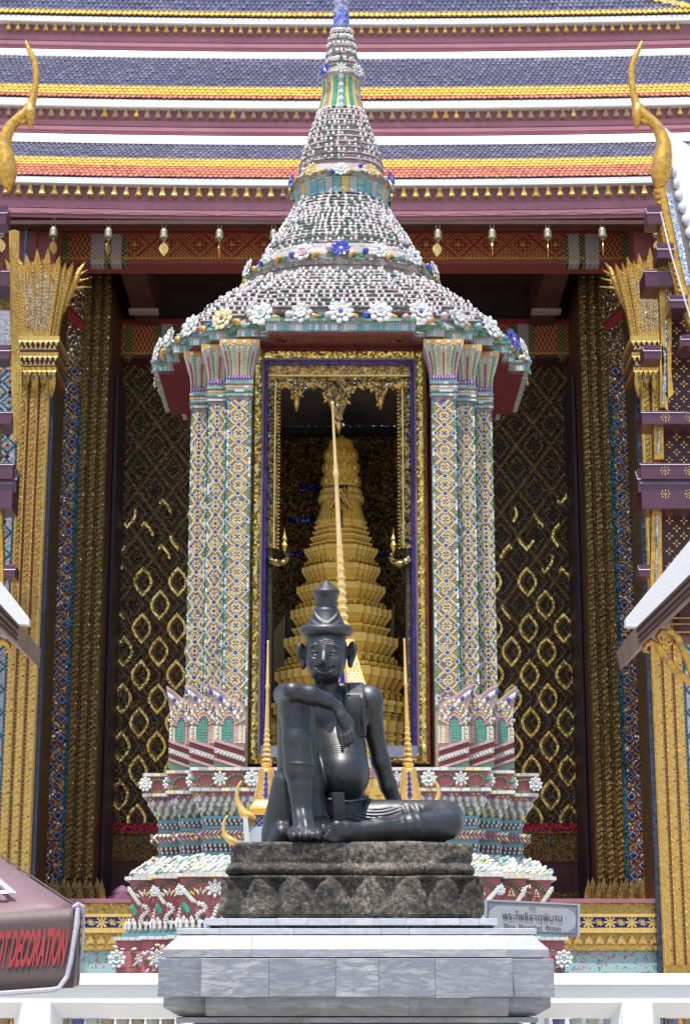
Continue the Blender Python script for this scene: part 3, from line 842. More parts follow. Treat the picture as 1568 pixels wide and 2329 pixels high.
arch = MB(); arch.add([(-.06, 0, -.06), (-.05, -.02, .0), (0, -.024, .075), (.05, -.02, 0), (.06, 0, -.06), (0, -.012, -.04)], [(0, 5, 1), (1, 5, 2), (2, 5, 3), (3, 5, 4)])
arch_me = arch.mesh('gilt_leaf', M['gold_bright'])
for side in (-1, 1):
    for k in range(13):
        x = side * (2.55 + k * .155)
        if k % 2 == 0: link('gilt_rosette', ros_me, hall, (x, YO - .022, zD(2098, YO)))
        else: link('gilt_rosette', ros_me, hall, (x, YO - .021, zD(2098, YO)), rot=(0, .5, 0), scl=(.7, 1, .5))
        link('gilt_leaf', arch_me, hall, (x, YO - .024, zD(2139, YO)))
# pink bundle left on the podium ledge
b = MB(); c = D(277, 2052, YO + .35)
rings = []
for i in range(9):
    t = i / 8; w = [.17, .18, .16, .17, .13, .14, .10, .07, .02][i]; z = c.z - .02 + t * .26
    rings.append([(c.x + w * math.cos(a) * (1 + .25 * math.sin(3 * a + i * 1.7)), c.y + .8 * w * math.sin(a), z) for a in [2 * PI * k / 14 for k in range(14)]])
b.loft(rings)
M['pink_cloth'] = pm('pink_cloth', (.20, .085, .15), (.15, .06, .11), .8, nscale=6, bump=.5, bscale=14)
tag(b.build('cloth_bundle', M['pink_cloth'], smooth=True), 'pink cloth bundle left on the temple ledge behind the shrine base', 'cloth bundle')

# ================================================================ WIND BELLS
M['bell_brass'] = pm('bell_brass', (.50, .48, .38), (.36, .30, .16), .38, .75, nscale=18, c3=(.55, .56, .54))
bell = MB(); bell.lathe([(.004, .005), (.03, 0), (.052, -.012), (.06, -.05), (.063, -.12), (.075, -.155), (.07, -.16), (.05, -.158), (.045, -.03), (.004, -.02)], 18)
bell_me = bell.mesh('bell_body', M['bell_brass'], True)
hook = MB(); hp = [(0, 0, .33)]
hook.tube([(0, 0, .42), (0, 0, .30), (.022, 0, .26), (.0, 0, .22), (-.022, 0, .18), (0, 0, .145), (.018, 0, .12), (0, 0, .10)], .007, 5)
hook.tube([(0 + .028 * math.sin(a), 0, .055 + .045 * math.cos(a)) for a in [2 * PI * k / 10 for k in range(11)]], .008, 5)
hook_me = hook.mesh('hook', M['bell_brass'])
clap = MB(); clap.tube([(0, 0, -.13), (.004, 0, -.22)], .006, 5); clap.lathe([(.0, 0), (.02, -.01), (.012, -.04), (0, -.05)], 8, (0.004, 0, -.165)); clap_me = clap.mesh('clapper', M['bell_brass'])
leaf = MB(); lp = [(0, 0), (.05, -.045), (.075, -.10), (.06, -.16), (.025, -.205), (0, -.235), (-.025, -.205), (-.06, -.16), (-.075, -.10), (-.05, -.045)]
leaf.prism([(x, z - .215) for x, z in lp], -.005, .005); leaf_me = leaf.mesh('leaf', M['bell_leaf'] if 'bell_leaf' in M else M['gold_bright'])
bells = [(2, 0, 'first wind bell from the left, half cut by the picture edge'), (122, .9, 'wind bell above the fan of the left capital, nearest to it'),
         (247, 1.25, 'wind bell in front of the silver band of the left beam, leaf turned edge on'), (373, 0.1, 'wind bell on the left showing its heart shaped leaf face on'),
         (499, 1.4, 'wind bell next to the face-on leaf bell, left of the spire'), (622, 1.3, 'wind bell half hidden by the left flank of the shrine spire'),
         (995, .2, 'wind bell right beside the shrine spire with heart shaped leaf face on'), (1118, 1.45, 'second wind bell to the right of the spire'),
         (1244, 1.4, 'third wind bell to the right of the spire, before the silver band'), (1368, 1.5, 'fourth wind bell to the right of the spire, above the right capital'), (1492, .3, 'rightmost wind bell, partly behind the bracket of the right gable')]
for (x, ang, lab) in bells:
    p = D(x, 524, YF + .05); z0 = p.z + sag(p.x)
    t = thing('wind_bell', lab, 'bell', 'wind bells hanging from the eaves of the temple hall', loc=(p.x, YF + .05, z0))
    link('bell_body', bell_me, t); link('hook', hook_me, t, scl=(1, 1, 1)); link('clapper', clap_me, t)
    link('leaf', leaf_me, t, rot=(0, random.uniform(-.1, .1), ang))
b = MB(); pts = [D(x, 489 + (3 if k % 2 else -2), YF - .12) for k, x in enumerate(range(60, 1530, 62))]
b.tube([(p.x, p.y, p.z + sag(p.x)) for p in pts], .006, 4)
wi = b.build('bell_wire', M['dark_timber']); tag(wi, 'thin dark wire slung along the lowest purple fascia above the bells', 'wire')
# ================================================================ PORCELAIN SHRINE
shrine = thing('porcelain_shrine', 'tall porcelain mosaic shrine with flowered spire roof and gilded doorway behind the black statue', 'shrine')
CY = 21.2
CX = S(852, 1500, CY).x
STEPS = [(.37, 1.0), (.52, .91), (.665, .865), (.775, .775), (.865, .665), (.91, .52), (1.0, .37)]
BSTEPS = [(.74, 1.0), (.87, .87), (1.0, .74)]
TSTEPS = [(.44, 1.0), (.58, .86), (.70, .74), (.80, .63), (.90, .50), (1.0, .38)]
def plan(r, steps, cx=None, cy=None):
    cx = CX if cx is None else cx; cy = CY if cy is None else cy
    q = []
    for i, (x, y) in enumerate(steps):
        x0 = 0 if i == 0 else steps[i - 1][0]
        if i: q.append((x0, y))
        q.append((x, y))
    q.append  # first quadrant: front (+y here means towards camera) to right
    pts = []
    A = q + []                                  # from front centre to right side
    right_front = [(x, -y) for x, y in A]
    right_back = [(x, y) for x, y in A][::-1]
    left_back = [(-x, y) for x, y in A]
    left_front = [(-x, -y) for x, y in A][::-1]
    for p in right_front + right_back + left_back + left_front: pts.append((cx + r * p[0], cy + r * p[1]))
    return pts
def rplan(r, n=40, e=2.6):
    pts = []
    for k in range(n):
        a = -PI / 2 + 2 * PI * k / n; c_, s_ = math.cos(a), math.sin(a)
        f = (abs(c_) ** e + abs(s_) ** e) ** (-1 / e)
        pts.append((CX + r * c_ * f, CY + r * s_ * f))
    return pts
def walk(pts, spacing, off=0.0, nymax=.35, jitter=0.):
    """points with outward normals along the camera-facing edges of a plan (counter-clockwise)"""
    out = []; n = len(pts)
    for i in range(n):
        a = Vector(pts[i]); b = Vector(pts[(i + 1) % n]); d = b - a; L = d.length
        if L < 1e-5: continue
        t = d / L; nr = Vector((t.y, -t.x))
        if nr.y > nymax: continue
        k = max(1, int(round(L / spacing)))
        for j in range(k):
            p = a + d * ((j + .5) / k) + nr * off
            out.append((p.x, p.y, math.atan2(nr.x, -nr.y), L / k))
    return out
def RZ(a, tilt=0.0, spin=0.0):
    """turn a piece modelled facing -y so that it faces the direction a (0 = camera), leaning back by tilt"""
    return Matrix.Rotation(a, 3, 'Z') @ Matrix.Rotation(tilt, 3, 'X') @ Matrix.Rotation(spin, 3, 'Y')

# --- porcelain pieces, all modelled facing -y
def lens(w, h, t, n=8, pt=1.0, base=0.0):
    """almond shaped piece standing on its base point"""
    b = MB(); o = []
    for k in range(n):
        a = -PI / 2 + 2 * PI * k / n; s_ = math.sin(a)
        x = math.cos(a) * w / 2 * (1 - pt * .55 * max(0, s_)) ; z = h / 2 + s_ * h / 2
        o.append((x, 0, z + base))
    vs = [(x, .0, z) for x, _, z in o] + [(x * .55, -t, base + h * .45 + (z - base - h * .45) * .6) for x, _, z in o] + [(0, t * .3, base + h * .4)]
    fs = [(i, (i + 1) % n, n + (i + 1) % n, n + i) for i in range(n)] + [tuple(n + i for i in range(n))] + [((i + 1) % n, i, 2 * n) for i in range(n)]
    return b.add(vs, fs, 0)
leafT = lens(.046, .068, .018, 8, 1.5)
def flower(R, n1, n2, mats3, pointed=.3, name='porcelain_flower'):
    """two rings of dished petals round a button; slot 0 petals, 1 centre, 2 inner petals"""
    b = MB()
    pet = lens(R * (2.9 / n1) * (1.75 if pointed < .9 else 1.2), R * .66, R * .10, 8, pointed)
    for k in range(n1):
        a = 2 * PI * k / n1; R3 = Matrix.Rotation(a, 3, 'Y') @ Matrix.Rotation(.22 + random.uniform(-.1, .1), 3, 'X')
        b.stamp(pet, Matrix.Rotation(a, 3, 'Y') @ Vector((0, -.01, R * .38)), R3, m=0)
    if n2:
        pet2 = lens(R * (2.0 / n2) * (1.7 if pointed < .9 else 1.1), R * .42, R * .10, 8, pointed)
        for k in range(n2):
            a = 2 * PI * (k + .5) / n2; R3 = Matrix.Rotation(a, 3, 'Y') @ Matrix.Rotation(.55, 3, 'X')
            b.stamp(pet2, Matrix.Rotation(a, 3, 'Y') @ Vector((0, -R * .12, R * .16)), R3, m=2)
    cr = []
    for (rr, yy) in ((.21, -.05), (.20, -.20), (.11, -.27)):
        cr.append([(R * rr * math.cos(2 * PI * k / 8), R * yy - R * .05, R * rr * math.sin(2 * PI * k / 8)) for k in range(8)])
    b.loft([c[::-1] for c in cr][::1], 1)
    return b.mesh(name, [M[q] for q in mats3])
FL = {
 'white': flower(.125, 9, 7, ('white_glaze', 'teal_glaze', 'white_glaze')),
 'whiteb': flower(.128, 10, 8, ('white_glaze', 'blue_glaze', 'white_glaze')),
 'grey': flower(.12, 8, 6, ('grey_glaze', 'white_glaze', 'white_glaze'), .6),
 'blue': flower(.12, 10, 8, ('blue_glaze', 'white_glaze', 'blue_glaze')),
 'yellow': flower(.13, 10, 7, ('pale_yellow', 'red_band', 'pale_yellow')),
 'orange': flower(.12, 9, 7, ('yellow_glaze', 'grey_glaze', 'yellow_glaze')),
 'star': flower(.12, 8, 8, ('white_glaze', 'white_glaze', 'white_glaze'), 1.0),
 'pink': flower(.12, 8, 6, ('white_glaze', 'grey_glaze', 'pinkish'), .3) if False else flower(.12, 8, 6, ('white_glaze', 'grey_glaze', 'pink_glaze'), .3),
}

# --- silhouette of the roof: survey row and half width, taken at the axis
SIL = [(900, 428), (835, 424), (800, 404), (765, 374), (740, 348), (708, 316), (690, 292), (676, 266), (660, 240), (652, 222), (640, 216), (622, 212), (608, 205), (600, 190), (580, 178), (558, 163), (509, 129), (480, 112), (462, 102), (446, 106), (438, 118), (410, 116), (402, 99), (392, 95), (372, 94), (350, 87), (306, 72), (266, 57), (250, 51), (228, 44), (208, 41), (195, 42), (184, 46), (168, 46), (158, 38), (142, 36), (109, 34), (76, 25), (66, 18), (0, 15), (-160, 6)]
def s2zr(y, w):
    p = D(784, y, CY); t = D(785, y, CY).x - p.x
    return p.z, w * t
_sy = np.array([y for y, w in SIL][::-1], float); _sw = np.array([w for y, w in SIL][::-1], float)
def _fits(z, r):
    a = np.linspace(0, PI / 2, 24); c_, s_ = np.cos(a), np.sin(a); f = (c_ ** 2.6 + s_ ** 2.6) ** (-1 / 2.6)
    x, Y = r * c_ * f, CY - r * s_ * f
    k = (z - CAMZ) / Y; v = (k * CP - SP) / (CP + k * SP)
    py = 1164.5 - v * 4286; pw = x / (Y / (CP - v * SP)) * 4286
    return bool(np.all(pw <= np.interp(py, _sy, _sw)))
def _solve(z):
    lo, hi = .01, 2.6
    for _ in range(22):
        m = (lo + hi) / 2
        if _fits(z, m): lo = m
        else: hi = m
    return lo
_zs = np.linspace(8.5, s2zr(-150, 1)[0], 130); _rs = np.array([_solve(z) for z in _zs])
def rad(z): return float(np.interp(z, _zs, _rs))
Zy = lambda y: s2zr(y, 1)[0]
roof = link('spire_roof', None, shrine)
ZE = 8.50                                       # underside of the eaves
RE = 2.13
# core that fills the roof
b = MB(); rings = []
zz = ZE + .03
rings.append([(x, y, zz) for x, y in rplan(RE * .97)])
z = ZE + .14
while z < Zy(66):
    rings.append([(x, y, z) for x, y in rplan(max(.03, rad(z) * .94 - .02))]); z += .07
b.loft(rings); b.build('roof_core', M['mortar'], roof)
tiles = MB(); beads = MB(); leaves = MB(); slabs = MB()
bead = MB(); bead.add([(0, -.018, 0), (.017, 0, 0), (0, 0, .015), (-.017, 0, 0), (0, 0, -.015), ], [(0, 1, 2), (0, 2, 3), (0, 3, 4), (0, 4, 1)])
leaf_obj = leafT.mesh('porcelain_leaf', M['roof_white'])
leaf_big = lens(.056, .085, .018, 8, 1.0).mesh('porcelain_leaf', M['white_glaze'])
n_leaf_obj = [0]
def row(z, r, steps, dens=.062, green=.4, pinkp=.5, solo=False, pale=0.):
    pl = plan(r, steps) if steps else rplan(r)
    pin = plan(r * .985 - .012, steps) if steps else rplan(r * .985 - .012)
    slabs.loft([[(x, y, z - .062) for x, y in pin], [(x, y, z - .022) for x, y in pin], [(x, y, z - .02) for x, y in pl], [(x, y, z - .002) for x, y in pl]])
    for (x, y, a, L) in walk(pl, .05):
        if random.random() < .06: continue
        c = random.random(); m = 1 if c < green else (0 if c < green + .45 - pale else (2 if c < .96 else 3))
        ca, sa = math.cos(a), math.sin(a)
        tiles.obox((x, y, z - .008), (ca * L * .47, sa * L * .47, random.uniform(-.002, .002)), (-sa * -.008, ca * -.008, 0), (0, 0, .0068), m)
    for (x, y, a, L) in walk(pin, .04):
        if random.random() < .72:
            beads.stamp(bead, (x, y, z - .042 + random.uniform(-.004, .004)), RZ(a), random.uniform(1.0, 1.5), m=0 if random.random() < pinkp else 1)
    for (x, y, a, L) in walk(pin, dens):
        if random.random() < .10: continue
        q_ = random.uniform(-.018, .018); x += math.cos(a) * q_; y += math.sin(a) * q_
        R3 = RZ(a, random.uniform(-.5, -.12), random.uniform(-.12, .12)); s_ = random.uniform(.82, 1.1)
        xx, yy = x + math.sin(a) * .008, y - math.cos(a) * .008
        if solo and n_leaf_obj[0] < 285 and abs(x - CX) < r * .93 and math.cos(a) > .5:
            link('porcelain_leaf', leaf_obj, roof, (xx, yy, z), rot=R3.to_euler(), scl=s_); n_leaf_obj[0] += 1
        else:
            leaves.stamp(leafT, (xx, yy, z), R3, s_, m=0 if random.random() > .15 else 1)
# lower skirt (redented, broad rows)
zs = Zy(800) + .0
z_list = []
z = Zy(742)
zb2 = Zy(640)
nsk = 11
for i in range(nsk):
    zi = ZE + .34 + (Zy(690) - ZE - .42) * i / (nsk - 1)
    row(zi, rad(zi), STEPS, .074, green=.12, pinkp=.7 if i > 5 else .5, solo=True, pale=-.1)
# between flower band 2 and band 3
z0, z1 = Zy(604), Zy(486)
for i in range(14):
    zi = z0 + (z1 - z0) * i / 13; row(zi, rad(zi), None, .070, green=.40, pinkp=.75)
z0, z1 = Zy(398), Zy(272)
for i in range(10):
    zi = z0 + (z1 - z0) * i / 9; row(zi, rad(zi), None, .064, green=.2, pinkp=.9)
for yy in (152, 134, 116, 98, 82):
    zi = Zy(yy); row(zi, rad(zi), None, .06, green=.3, pinkp=.5)
for yy in (668, 634, 618):
    zi = Zy(yy); row(zi, rad(zi) * .985, None, .09, green=.45, pinkp=.4)
slabs.build('mortar_tiers', M['mortar'], roof, kind='stuff')
tiles.build('porcelain_strip_tiles', [M['roof_white'], M['green_glaze'], M['grey_glaze'], M['teal_glaze']], roof, kind='stuff')
beads.build('porcelain_beads', [M['pink_glaze'], M['white_glaze']], roof, kind='stuff')
leaves.build('porcelain_leaves', [M['roof_white'], M['grey_glaze']], roof, kind='stuff')
# striped bell sections
def striped(ya, yb_, n, cols, name, bulge=0.):
    b = MB(); za, zb_ = Zy(ya), Zy(yb_); N = 12
    seg = 2 * PI / n; rows = []
    for k in range(n):
        a0, a1 = k * seg, (k + 1) * seg
        for i in range(N):
            t0, t1 = i / N, (i + 1) / N
            qs = []
            for (a, t) in ((a0, t0), (a1, t0), (a1, t1), (a0, t1)):
                zz = za + (zb_ - za) * t; r = rad(zz) * 1.0
                qs.append((CX + r * math.cos(a), CY + r * math.sin(a), zz))
            mid = Vector(((qs[0][0] + qs[2][0]) / 2 - CX, (qs[0][1] + qs[2][1]) / 2 - CY, 0)).normalized() * .014
            inn = [Vector(q) * .9 + (sum((Vector(w) for w in qs), Vector()) / 4) * .1 + mid for q in qs]
            b.add(qs + [tuple(v) for v in inn], [(4, 5, 6, 7), (0, 1, 5, 4), (1, 2, 6, 5), (2, 3, 7, 6), (3, 0, 4, 7)], cols[k % len(cols)])
    b.build(name, [M['bellgreen'], M['yellow_glaze'], M['white_glaze'], M['mortar'], M['teal_glaze'], M['grey_glaze']], roof, kind='stuff')
M['bellgreen'] = pm('bellgreen', (.04, .36, .24), (.03, .24, .17), .2, rnd=.6, nscale=20)
striped(266, 192, 32, [0, 1, 0, 1, 3, 1, 0, 1], 'striped_bell_tiles')
striped(480, 446, 36, [4, 5, 4, 1, 5, 4], 'striped_collar_tiles')
cv = MB()
for i in range(9):
    zz = Zy(264) + (Zy(194) - Zy(264)) * i / 8; r = rad(zz)
    cv.stamp(lens(.085, .085, .02, 6, 1.), (CX, CY - r - .012, zz - .04), None, 1.0, m=i % 2)
cv.build('leaf_spine', [M['white_glaze'], M['teal_glaze']], roof, kind='stuff')
# spire above, blue and white glass
def spire_mat():
    m = Mt('spire_mosaic'); x, y, z = m.xyz(); v = m.voro(38); s = m.nt.nodes.new('ShaderNodeSeparateColor'); m.L.new(v.outputs['Color'], s.inputs[0])
    zig = (z * 2.4 + ((x * 9).fr() - .5).ab() * .7).fr()
    c1 = m.ramp(E(s.outputs[0]), [(0, (.05, .07, .38)), (.6, (.12, .16, .5)), (1, (.4, .42, .6))])
    c2 = m.ramp(E(s.outputs[0]), [(0, (.5, .52, .6)), (.5, (.3, .33, .45)), (1, (.16, .10, .20))])
    m.color(m.mix(zig.gt(.5), c1, c2)); m.set('Roughness', .25); m.set('Metallic', .2)
    m.bump(E(v.outputs['Distance']), .3, .005, normal=m.facets(v.outputs['Color'], .4)); return m.m
b = MB(); rings = []
for yy, w in ((70, 19), (62, 18.5), (0, 16), (-80, 12), (-200, 5), (-300, 1)):
    zz, r = s2zr(yy, w); rings.append([(CX + r * math.cos(2 * PI * k / 20), CY + r * math.sin(2 * PI * k / 20), zz) for k in range(20)])
b.loft(rings); b.build('spire', spire_mat(), roof, smooth=True)
# garlands of flowers
green_leaf = lens(.09, .12, .02, 8, 1.0).mesh('green_leaf', M['green_glaze'])
shell = MB(); shell.tube([(-.06, 0, -.01), (-.03, -.015, .02), (.01, -.02, .03), (.05, -.01, .0)], [.012, .03, .028, .012], 7); shell_me = shell.mesh('porcelain_shell', M['orange_glaze'], True)
bud = MB(); bud.lathe([(.003, -.04), (.03, -.03), (.042, 0), (.03, .03), (.003, .04)], 10); 
bud_me = {c: bud.mesh('porcelain_bud', M[c], True) for c in ('blue_glaze', 'pink_glaze', 'teal_glaze', 'white_glaze')}
def garland(ysil_or_z, r, seq, dth, sc_, tilt, z=None, minor=True, e=2.6):
    z = Zy(ysil_or_z) if z is None else z
    n = len(seq)
    for k, c in enumerate(seq):
        a = (k - (n - 1) / 2) * dth
        cc, ss = math.sin(a), math.cos(a); f = (abs(cc) ** e + abs(ss) ** e) ** (-1 / e)
        x, y = CX + r * cc * f, CY - r * ss * f
        link('porcelain_flower', FL[c], roof, (x, y, z + random.uniform(-.02, .02)), rot=RZ(a, tilt, random.uniform(0, 1)).to_euler(), scl=sc_ * random.uniform(.92, 1.06))
        if minor:
            for q, fr_ in enumerate((.33, .67)):
                a2 = a + dth * fr_; cc, ss = math.sin(a2), math.cos(a2); f = (abs(cc) ** e + abs(ss) ** e) ** (-1 / e)
                x, y = CX + r * .985 * cc * f, CY - r * .985 * ss * f
                link('green_leaf', green_leaf, roof, (x, y, z - .06 * sc_ + random.uniform(-.03, .03)), rot=RZ(a2, tilt, random.choice((-1.2, 1.2, 2.2, -2.2))).to_euler(), scl=sc_)
                if q == 0: link('porcelain_shell', shell_me, roof, (x, y - .02, z - .07 * sc_), rot=RZ(a2, tilt, random.choice((-.5, .5))).to_euler(), scl=sc_)
                else: link('porcelain_bud', bud_me[random.choice(list(bud_me))], roof, (x, y - .03, z + random.uniform(-.05, .04)), rot=RZ(a2, 1.2).to_euler(), scl=sc_)
garland(0, RE * 1.005, ['whiteb', 'blue', 'white', 'yellow', 'white', 'whiteb', 'grey', 'white', 'yellow', 'white', 'grey', 'whiteb', 'white', 'whiteb', 'grey', 'white', 'blue', 'white', 'white', 'yellow', 'blue', 'white', 'grey'], .196, 1.10, -.22, z=ZE + .21)
garland(652, rad(Zy(652)) + .02, ['grey', 'blue', 'orange', 'white', 'grey', 'pink', 'blue', 'white', 'whiteb', 'grey', 'orange', 'blue', 'grey'], .37, .96, -.25)
garland(432, rad(Zy(432)) + .02, ['grey', 'orange', 'blue', 'orange', 'white', 'orange', 'blue', 'orange', 'grey'], .56, .74, -.2)
garland(176, rad(Zy(176)) + .015, ['grey', 'blue', 'star', 'whiteb', 'grey'], .75, .68, -.1, minor=False)
# ledges that carry the garlands
for (ya, yb_, k_) in ((676, 606, 1.0), (446, 406, 1.0)):
    b = MB(); rings = []
    for yy, f in ((ya, .96), (ya - (ya - yb_) * .25, 1.0), (ya - (ya - yb_) * .6, .985), (yb_, .94)):
        zz = Zy(yy); rings.append([(x, y, zz) for x, y in rplan(rad(zz) * f)])
    b.loft(rings); b.build('garland_ledge', M['mortar'], roof)
# eaves: redented slab with teal tile edge and maroon soffit
b = MB(); b.loft([[(x, y, ZE - .03) for x, y in plan(RE * .975, STEPS)], [(x, y, ZE + .0) for x, y in plan(RE * .98, STEPS)]]); so = b.build('soffit', M['soffit'] if 'soffit' in M else M['maroon_paint'], roof)
b = MB(); b.loft([[(x, y, ZE + .002) for x, y in plan(RE, STEPS)], [(x, y, ZE + .085) for x, y in plan(RE, STEPS)], [(x, y, ZE + .09) for x, y in plan(RE * 1.015, STEPS)], [(x, y, ZE + .13) for x, y in plan(RE * 1.015, STEPS)]]); b.build('eave_slab', M['mortar'], roof)
et = MB()
for (x, y, a, L) in walk(plan(RE, STEPS), .034, .004):
    ca, sa = math.cos(a), math.sin(a); c = random.random()
    et.obox((x, y, ZE + .036), (ca * L * .44, sa * L * .44, 0), (-sa * -.008, ca * -.008, 0), (0, 0, .033), 0 if c < .48 else (1 if c < .8 else 2))
for (x, y, a, L) in walk(plan(RE * 1.015, STEPS), .05, .004):
    ca, sa = math.cos(a), math.sin(a); c = random.random()
    et.obox((x, y, ZE + .112), (ca * L * .46, sa * L * .46, 0), (-sa * -.008, ca * -.008, 0), (0, 0, .014), 0 if c < .5 else 3)
for (x, y, a, L) in walk(plan(RE, STEPS), .03, .008):
    et.stamp(bead, (x, y, ZE + .082), RZ(a), .8, m=2)
et.build('eave_tiles', [M['teal_glaze'], M['grey_glaze'], M['white_glaze'], M['green_glaze']], roof, kind='stuff')
# gilt cloud patches on the soffit
b = MB()
for sgn in (-1, 1):
    for (fx, fy, w, h) in ((.80, -.30, .10, .05), (.78, -.05, .11, .055), (.74, .22, .12, .05), (.30, -.90, .12, .02), (.66, -.62, .07, .03)):
        cx_, cy_ = CX + sgn * RE * fx, CY + RE * fy
        for k in range(14):
            x = cx_ + random.gauss(0, w * .6); y = cy_ + random.gauss(0, h)
            b.box(x - .02, x + .02, y - .012, y + .012, ZE - .036, ZE - .031)
b.build('gilt_patches', M['gold_dark'], so, kind='stuff')

# ---------------------------------------------------------------- pilasters
pil_tpl = {}
blossom = MB()
for k in range(4):
    a = PI / 2 * k; blossom.stamp(lens(.024, .044, .010, 6, 1.), Matrix.Rotation(a, 3, 'Y') @ Vector((0, -.002, .008)), Matrix.Rotation(a, 3, 'Y'), m=0)
blossom.add([(0, -.016, 0), (.012, -.004, 0), (0, -.004, .012), (-.012, -.004, 0), (0, -.004, -.012)], [(0, 1, 2), (0, 2, 3), (0, 3, 4), (0, 4, 1)], 1)
blossom_me = blossom.mesh('mosaic_blossom', [M['white_glaze'], M['pink_glaze']]); blossom_me2 = blossom.mesh('mosaic_blossom', [M['white_glaze'], M['blue_glaze']])
daisy = MB()
for k in range(8):
    a = PI / 4 * k; daisy.stamp(lens(.022, .034, .011, 6, .2), Matrix.Rotation(a, 3, 'Y') @ Vector((0, -.002, .014)), Matrix.Rotation(a, 3, 'Y'), m=0)
daisy.add([(0, -.018, 0), (.015, -.004, 0), (0, -.004, .015), (-.015, -.004, 0), (0, -.004, -.015)], [(0, 1, 2), (0, 2, 3), (0, 3, 4), (0, 4, 1)], 1)
daisy_me = daisy.mesh('mosaic_daisy', [M['white_glaze'], M['blue_glaze']])
def pilaster(xa, xb, Yp, ytop, side, back):
    """one stepped face of the corner pier, from capital to foot (xa, xb in source columns on row 1000)"""
    X0, X1 = sorted((S(xa, 1000, Yp).x, S(xb, 1000, Yp).x)); w = X1 - X0; xc = (X0 + X1) / 2
    root = link('pilaster', None, shrine)
    z0, z1 = zS(1905, Yp), ZE - .03
    b = MB(); b.box(X0, X1, Yp, back, z0 - .3, z1); b.build('pilaster_shaft', M['tan_plaster'], root)
    zc0 = zS(ytop + 142, Yp)                    # top of the shaft pattern
    p = .19; z = zc0 - .10; tl = MB(); k = 0; zf = zS(1760, Yp)
    hw = w / 2 - .03
    while z > zf:
        link('mosaic_daisy', daisy_me, root, (xc, Yp - .003, z), rot=(0, random.uniform(-.2, .2), 0), scl=random.uniform(.92, 1.06))
        if z - p / 2 > zf: link('mosaic_blossom', blossom_me if random.random() < .6 else blossom_me2, root, (xc, Yp - .003, z - p / 2), rot=(0, random.uniform(-.1, .1), 0))
        for sg in (-1, 1):
            tl.stamp(daisy, (xc + sg * hw, Yp - .002, z - p / 2), Matrix.Rotation(random.uniform(-.2, .2), 3, 'Y'), .85, m=None)
            tl.stamp(blossom, (xc + sg * hw, Yp - .002, z), None, (.5, 1, .6))
            for up in (-1, 1):
                # blue leaf on the diagonal between two daisies, yellow strips either side
                c = Vector((xc + sg * hw * .5, Yp - .008, z + up * p * .25)); d = Vector((sg * hw, 0, up * p * .5)); L = d.length; d.normalize(); nn_ = Vector((-d.z, 0, d.x))
                tl.obox(c, d * (L * .22), (0, .010, 0), nn_ * .007, 2 if random.random() < .7 else 4)
                for q in (-1, 1):
                    if random.random() < (.16 if z < zf + .8 else .04): continue
                    nn_ = (nn_ + Vector((random.uniform(-.1, .1), 0, random.uniform(-.1, .1)))).normalized()
                    tl.obox(c + nn_ * q * random.uniform(.022, .026), d * (L * (.22 if q * sg * up > 0 else .30)), (0, .007, 0), nn_ * .0125, 3)
        z -= p; k += 1
    # green edging tiles
    for xx in (X0 + .012, X1 - .012):
        z = zf - .05
        while z < zc0:
            h = random.uniform(.025, .05); c = random.random()
            tl.box(xx - .012, xx + .012, Yp - .009, Yp + .004, z, z + h - .003, 5 if c < .6 else (0 if c < .85 else 6)); z += h
    # blue zigzag under the collar
    nz = max(2, int(w / .09)); dz = .06
    for k in range(nz * 2):
        xa_ = X0 + w * k / (nz * 2); xb_ = X0 + w * (k + 1) / (nz * 2); up = 1 if k % 2 else -1
        for q in (.17, .5, .83):
            tl.box(xa_ + (xb_ - xa_) * q - .011, xa_ + (xb_ - xa_) * q + .011, Yp - .014, Yp, zc0 - .03 + up * dz * (q - .5) - .011, zc0 - .03 + up * dz * (q - .5) + .011, 1)
    # collar: rows of small tiles, zigzag teeth between teal strips
    zt_ = zS(ytop + 95, Yp); rows = 8; hr = (zt_ - zc0 - .03) / rows
    for r_ in range(rows):
        za = zc0 + .03 + r_ * hr; out = [.018, .004, .02, .012, .02, .004, .022, .012][r_]
        cm = [6, 9, 5, 0, 7, 9, 6, 4][r_]
        n = int(w / (.028 if cm == 9 else .04))
        tl.box(X0 - out, X1 + out, Yp - out, Yp + .05, za, za + hr * .96, 8)
        for k in range(n):
            x0_ = X0 - out + (w + 2 * out) * k / n; x1_ = X0 - out + (w + 2 * out) * (k + 1) / n
            if cm == 9:
                tl.add([(x0_ + .001, Yp - out - .005, za + .002), (x1_ - .001, Yp - out - .005, za + .002), ((x0_ + x1_) / 2, Yp - out - .008, za + hr * .9)], [(0, 1, 2)], 0)
            else: tl.box(x0_ + .001, x1_ - .001, Yp - out - .007, Yp, za + .003, za + hr * .9, cm if random.random() < .8 else 0)
    tl.build('mosaic_tiles', [M['white_glaze'], M['blue_glaze'], M['navy_glaze'], M['yellow_glaze'], M['grey_glaze'], M['green_glaze'], M['teal_glaze'], M['orange_glaze'], M['mortar'], M['white_glaze']], root, kind='stuff')
    # capital: flaring sheaf of coloured strips under an orange abacus
    za, zb_ = zt_, zS(ytop + 12, Yp); cap = link('capital', None, root); N = 8
    def flare(t): return .012 + .075 * t ** 2.2
    rings = []
    for i in range(N + 1):
        t = i / N; f = flare(t); zz = za + (zb_ - za) * t
        rings.append([(X0 - f, Yp - f, zz), (X1 + f, Yp - f, zz), (X1 + f, back, zz), (X0 - f, back, zz)])
    b = MB(); b.loft(rings); b.build('capital_core', M['grey_plaster'], cap)
    cols = [0, 3, 0, 1, 2, 0, 0, 2, 3, 2, 0, 0, 2, 1, 0, 3, 0] if w > .2 else [0, 3, 0, 1, 2, 0, 3, 0, 2, 1, 0]
    cs = MB(); n = len(cols)
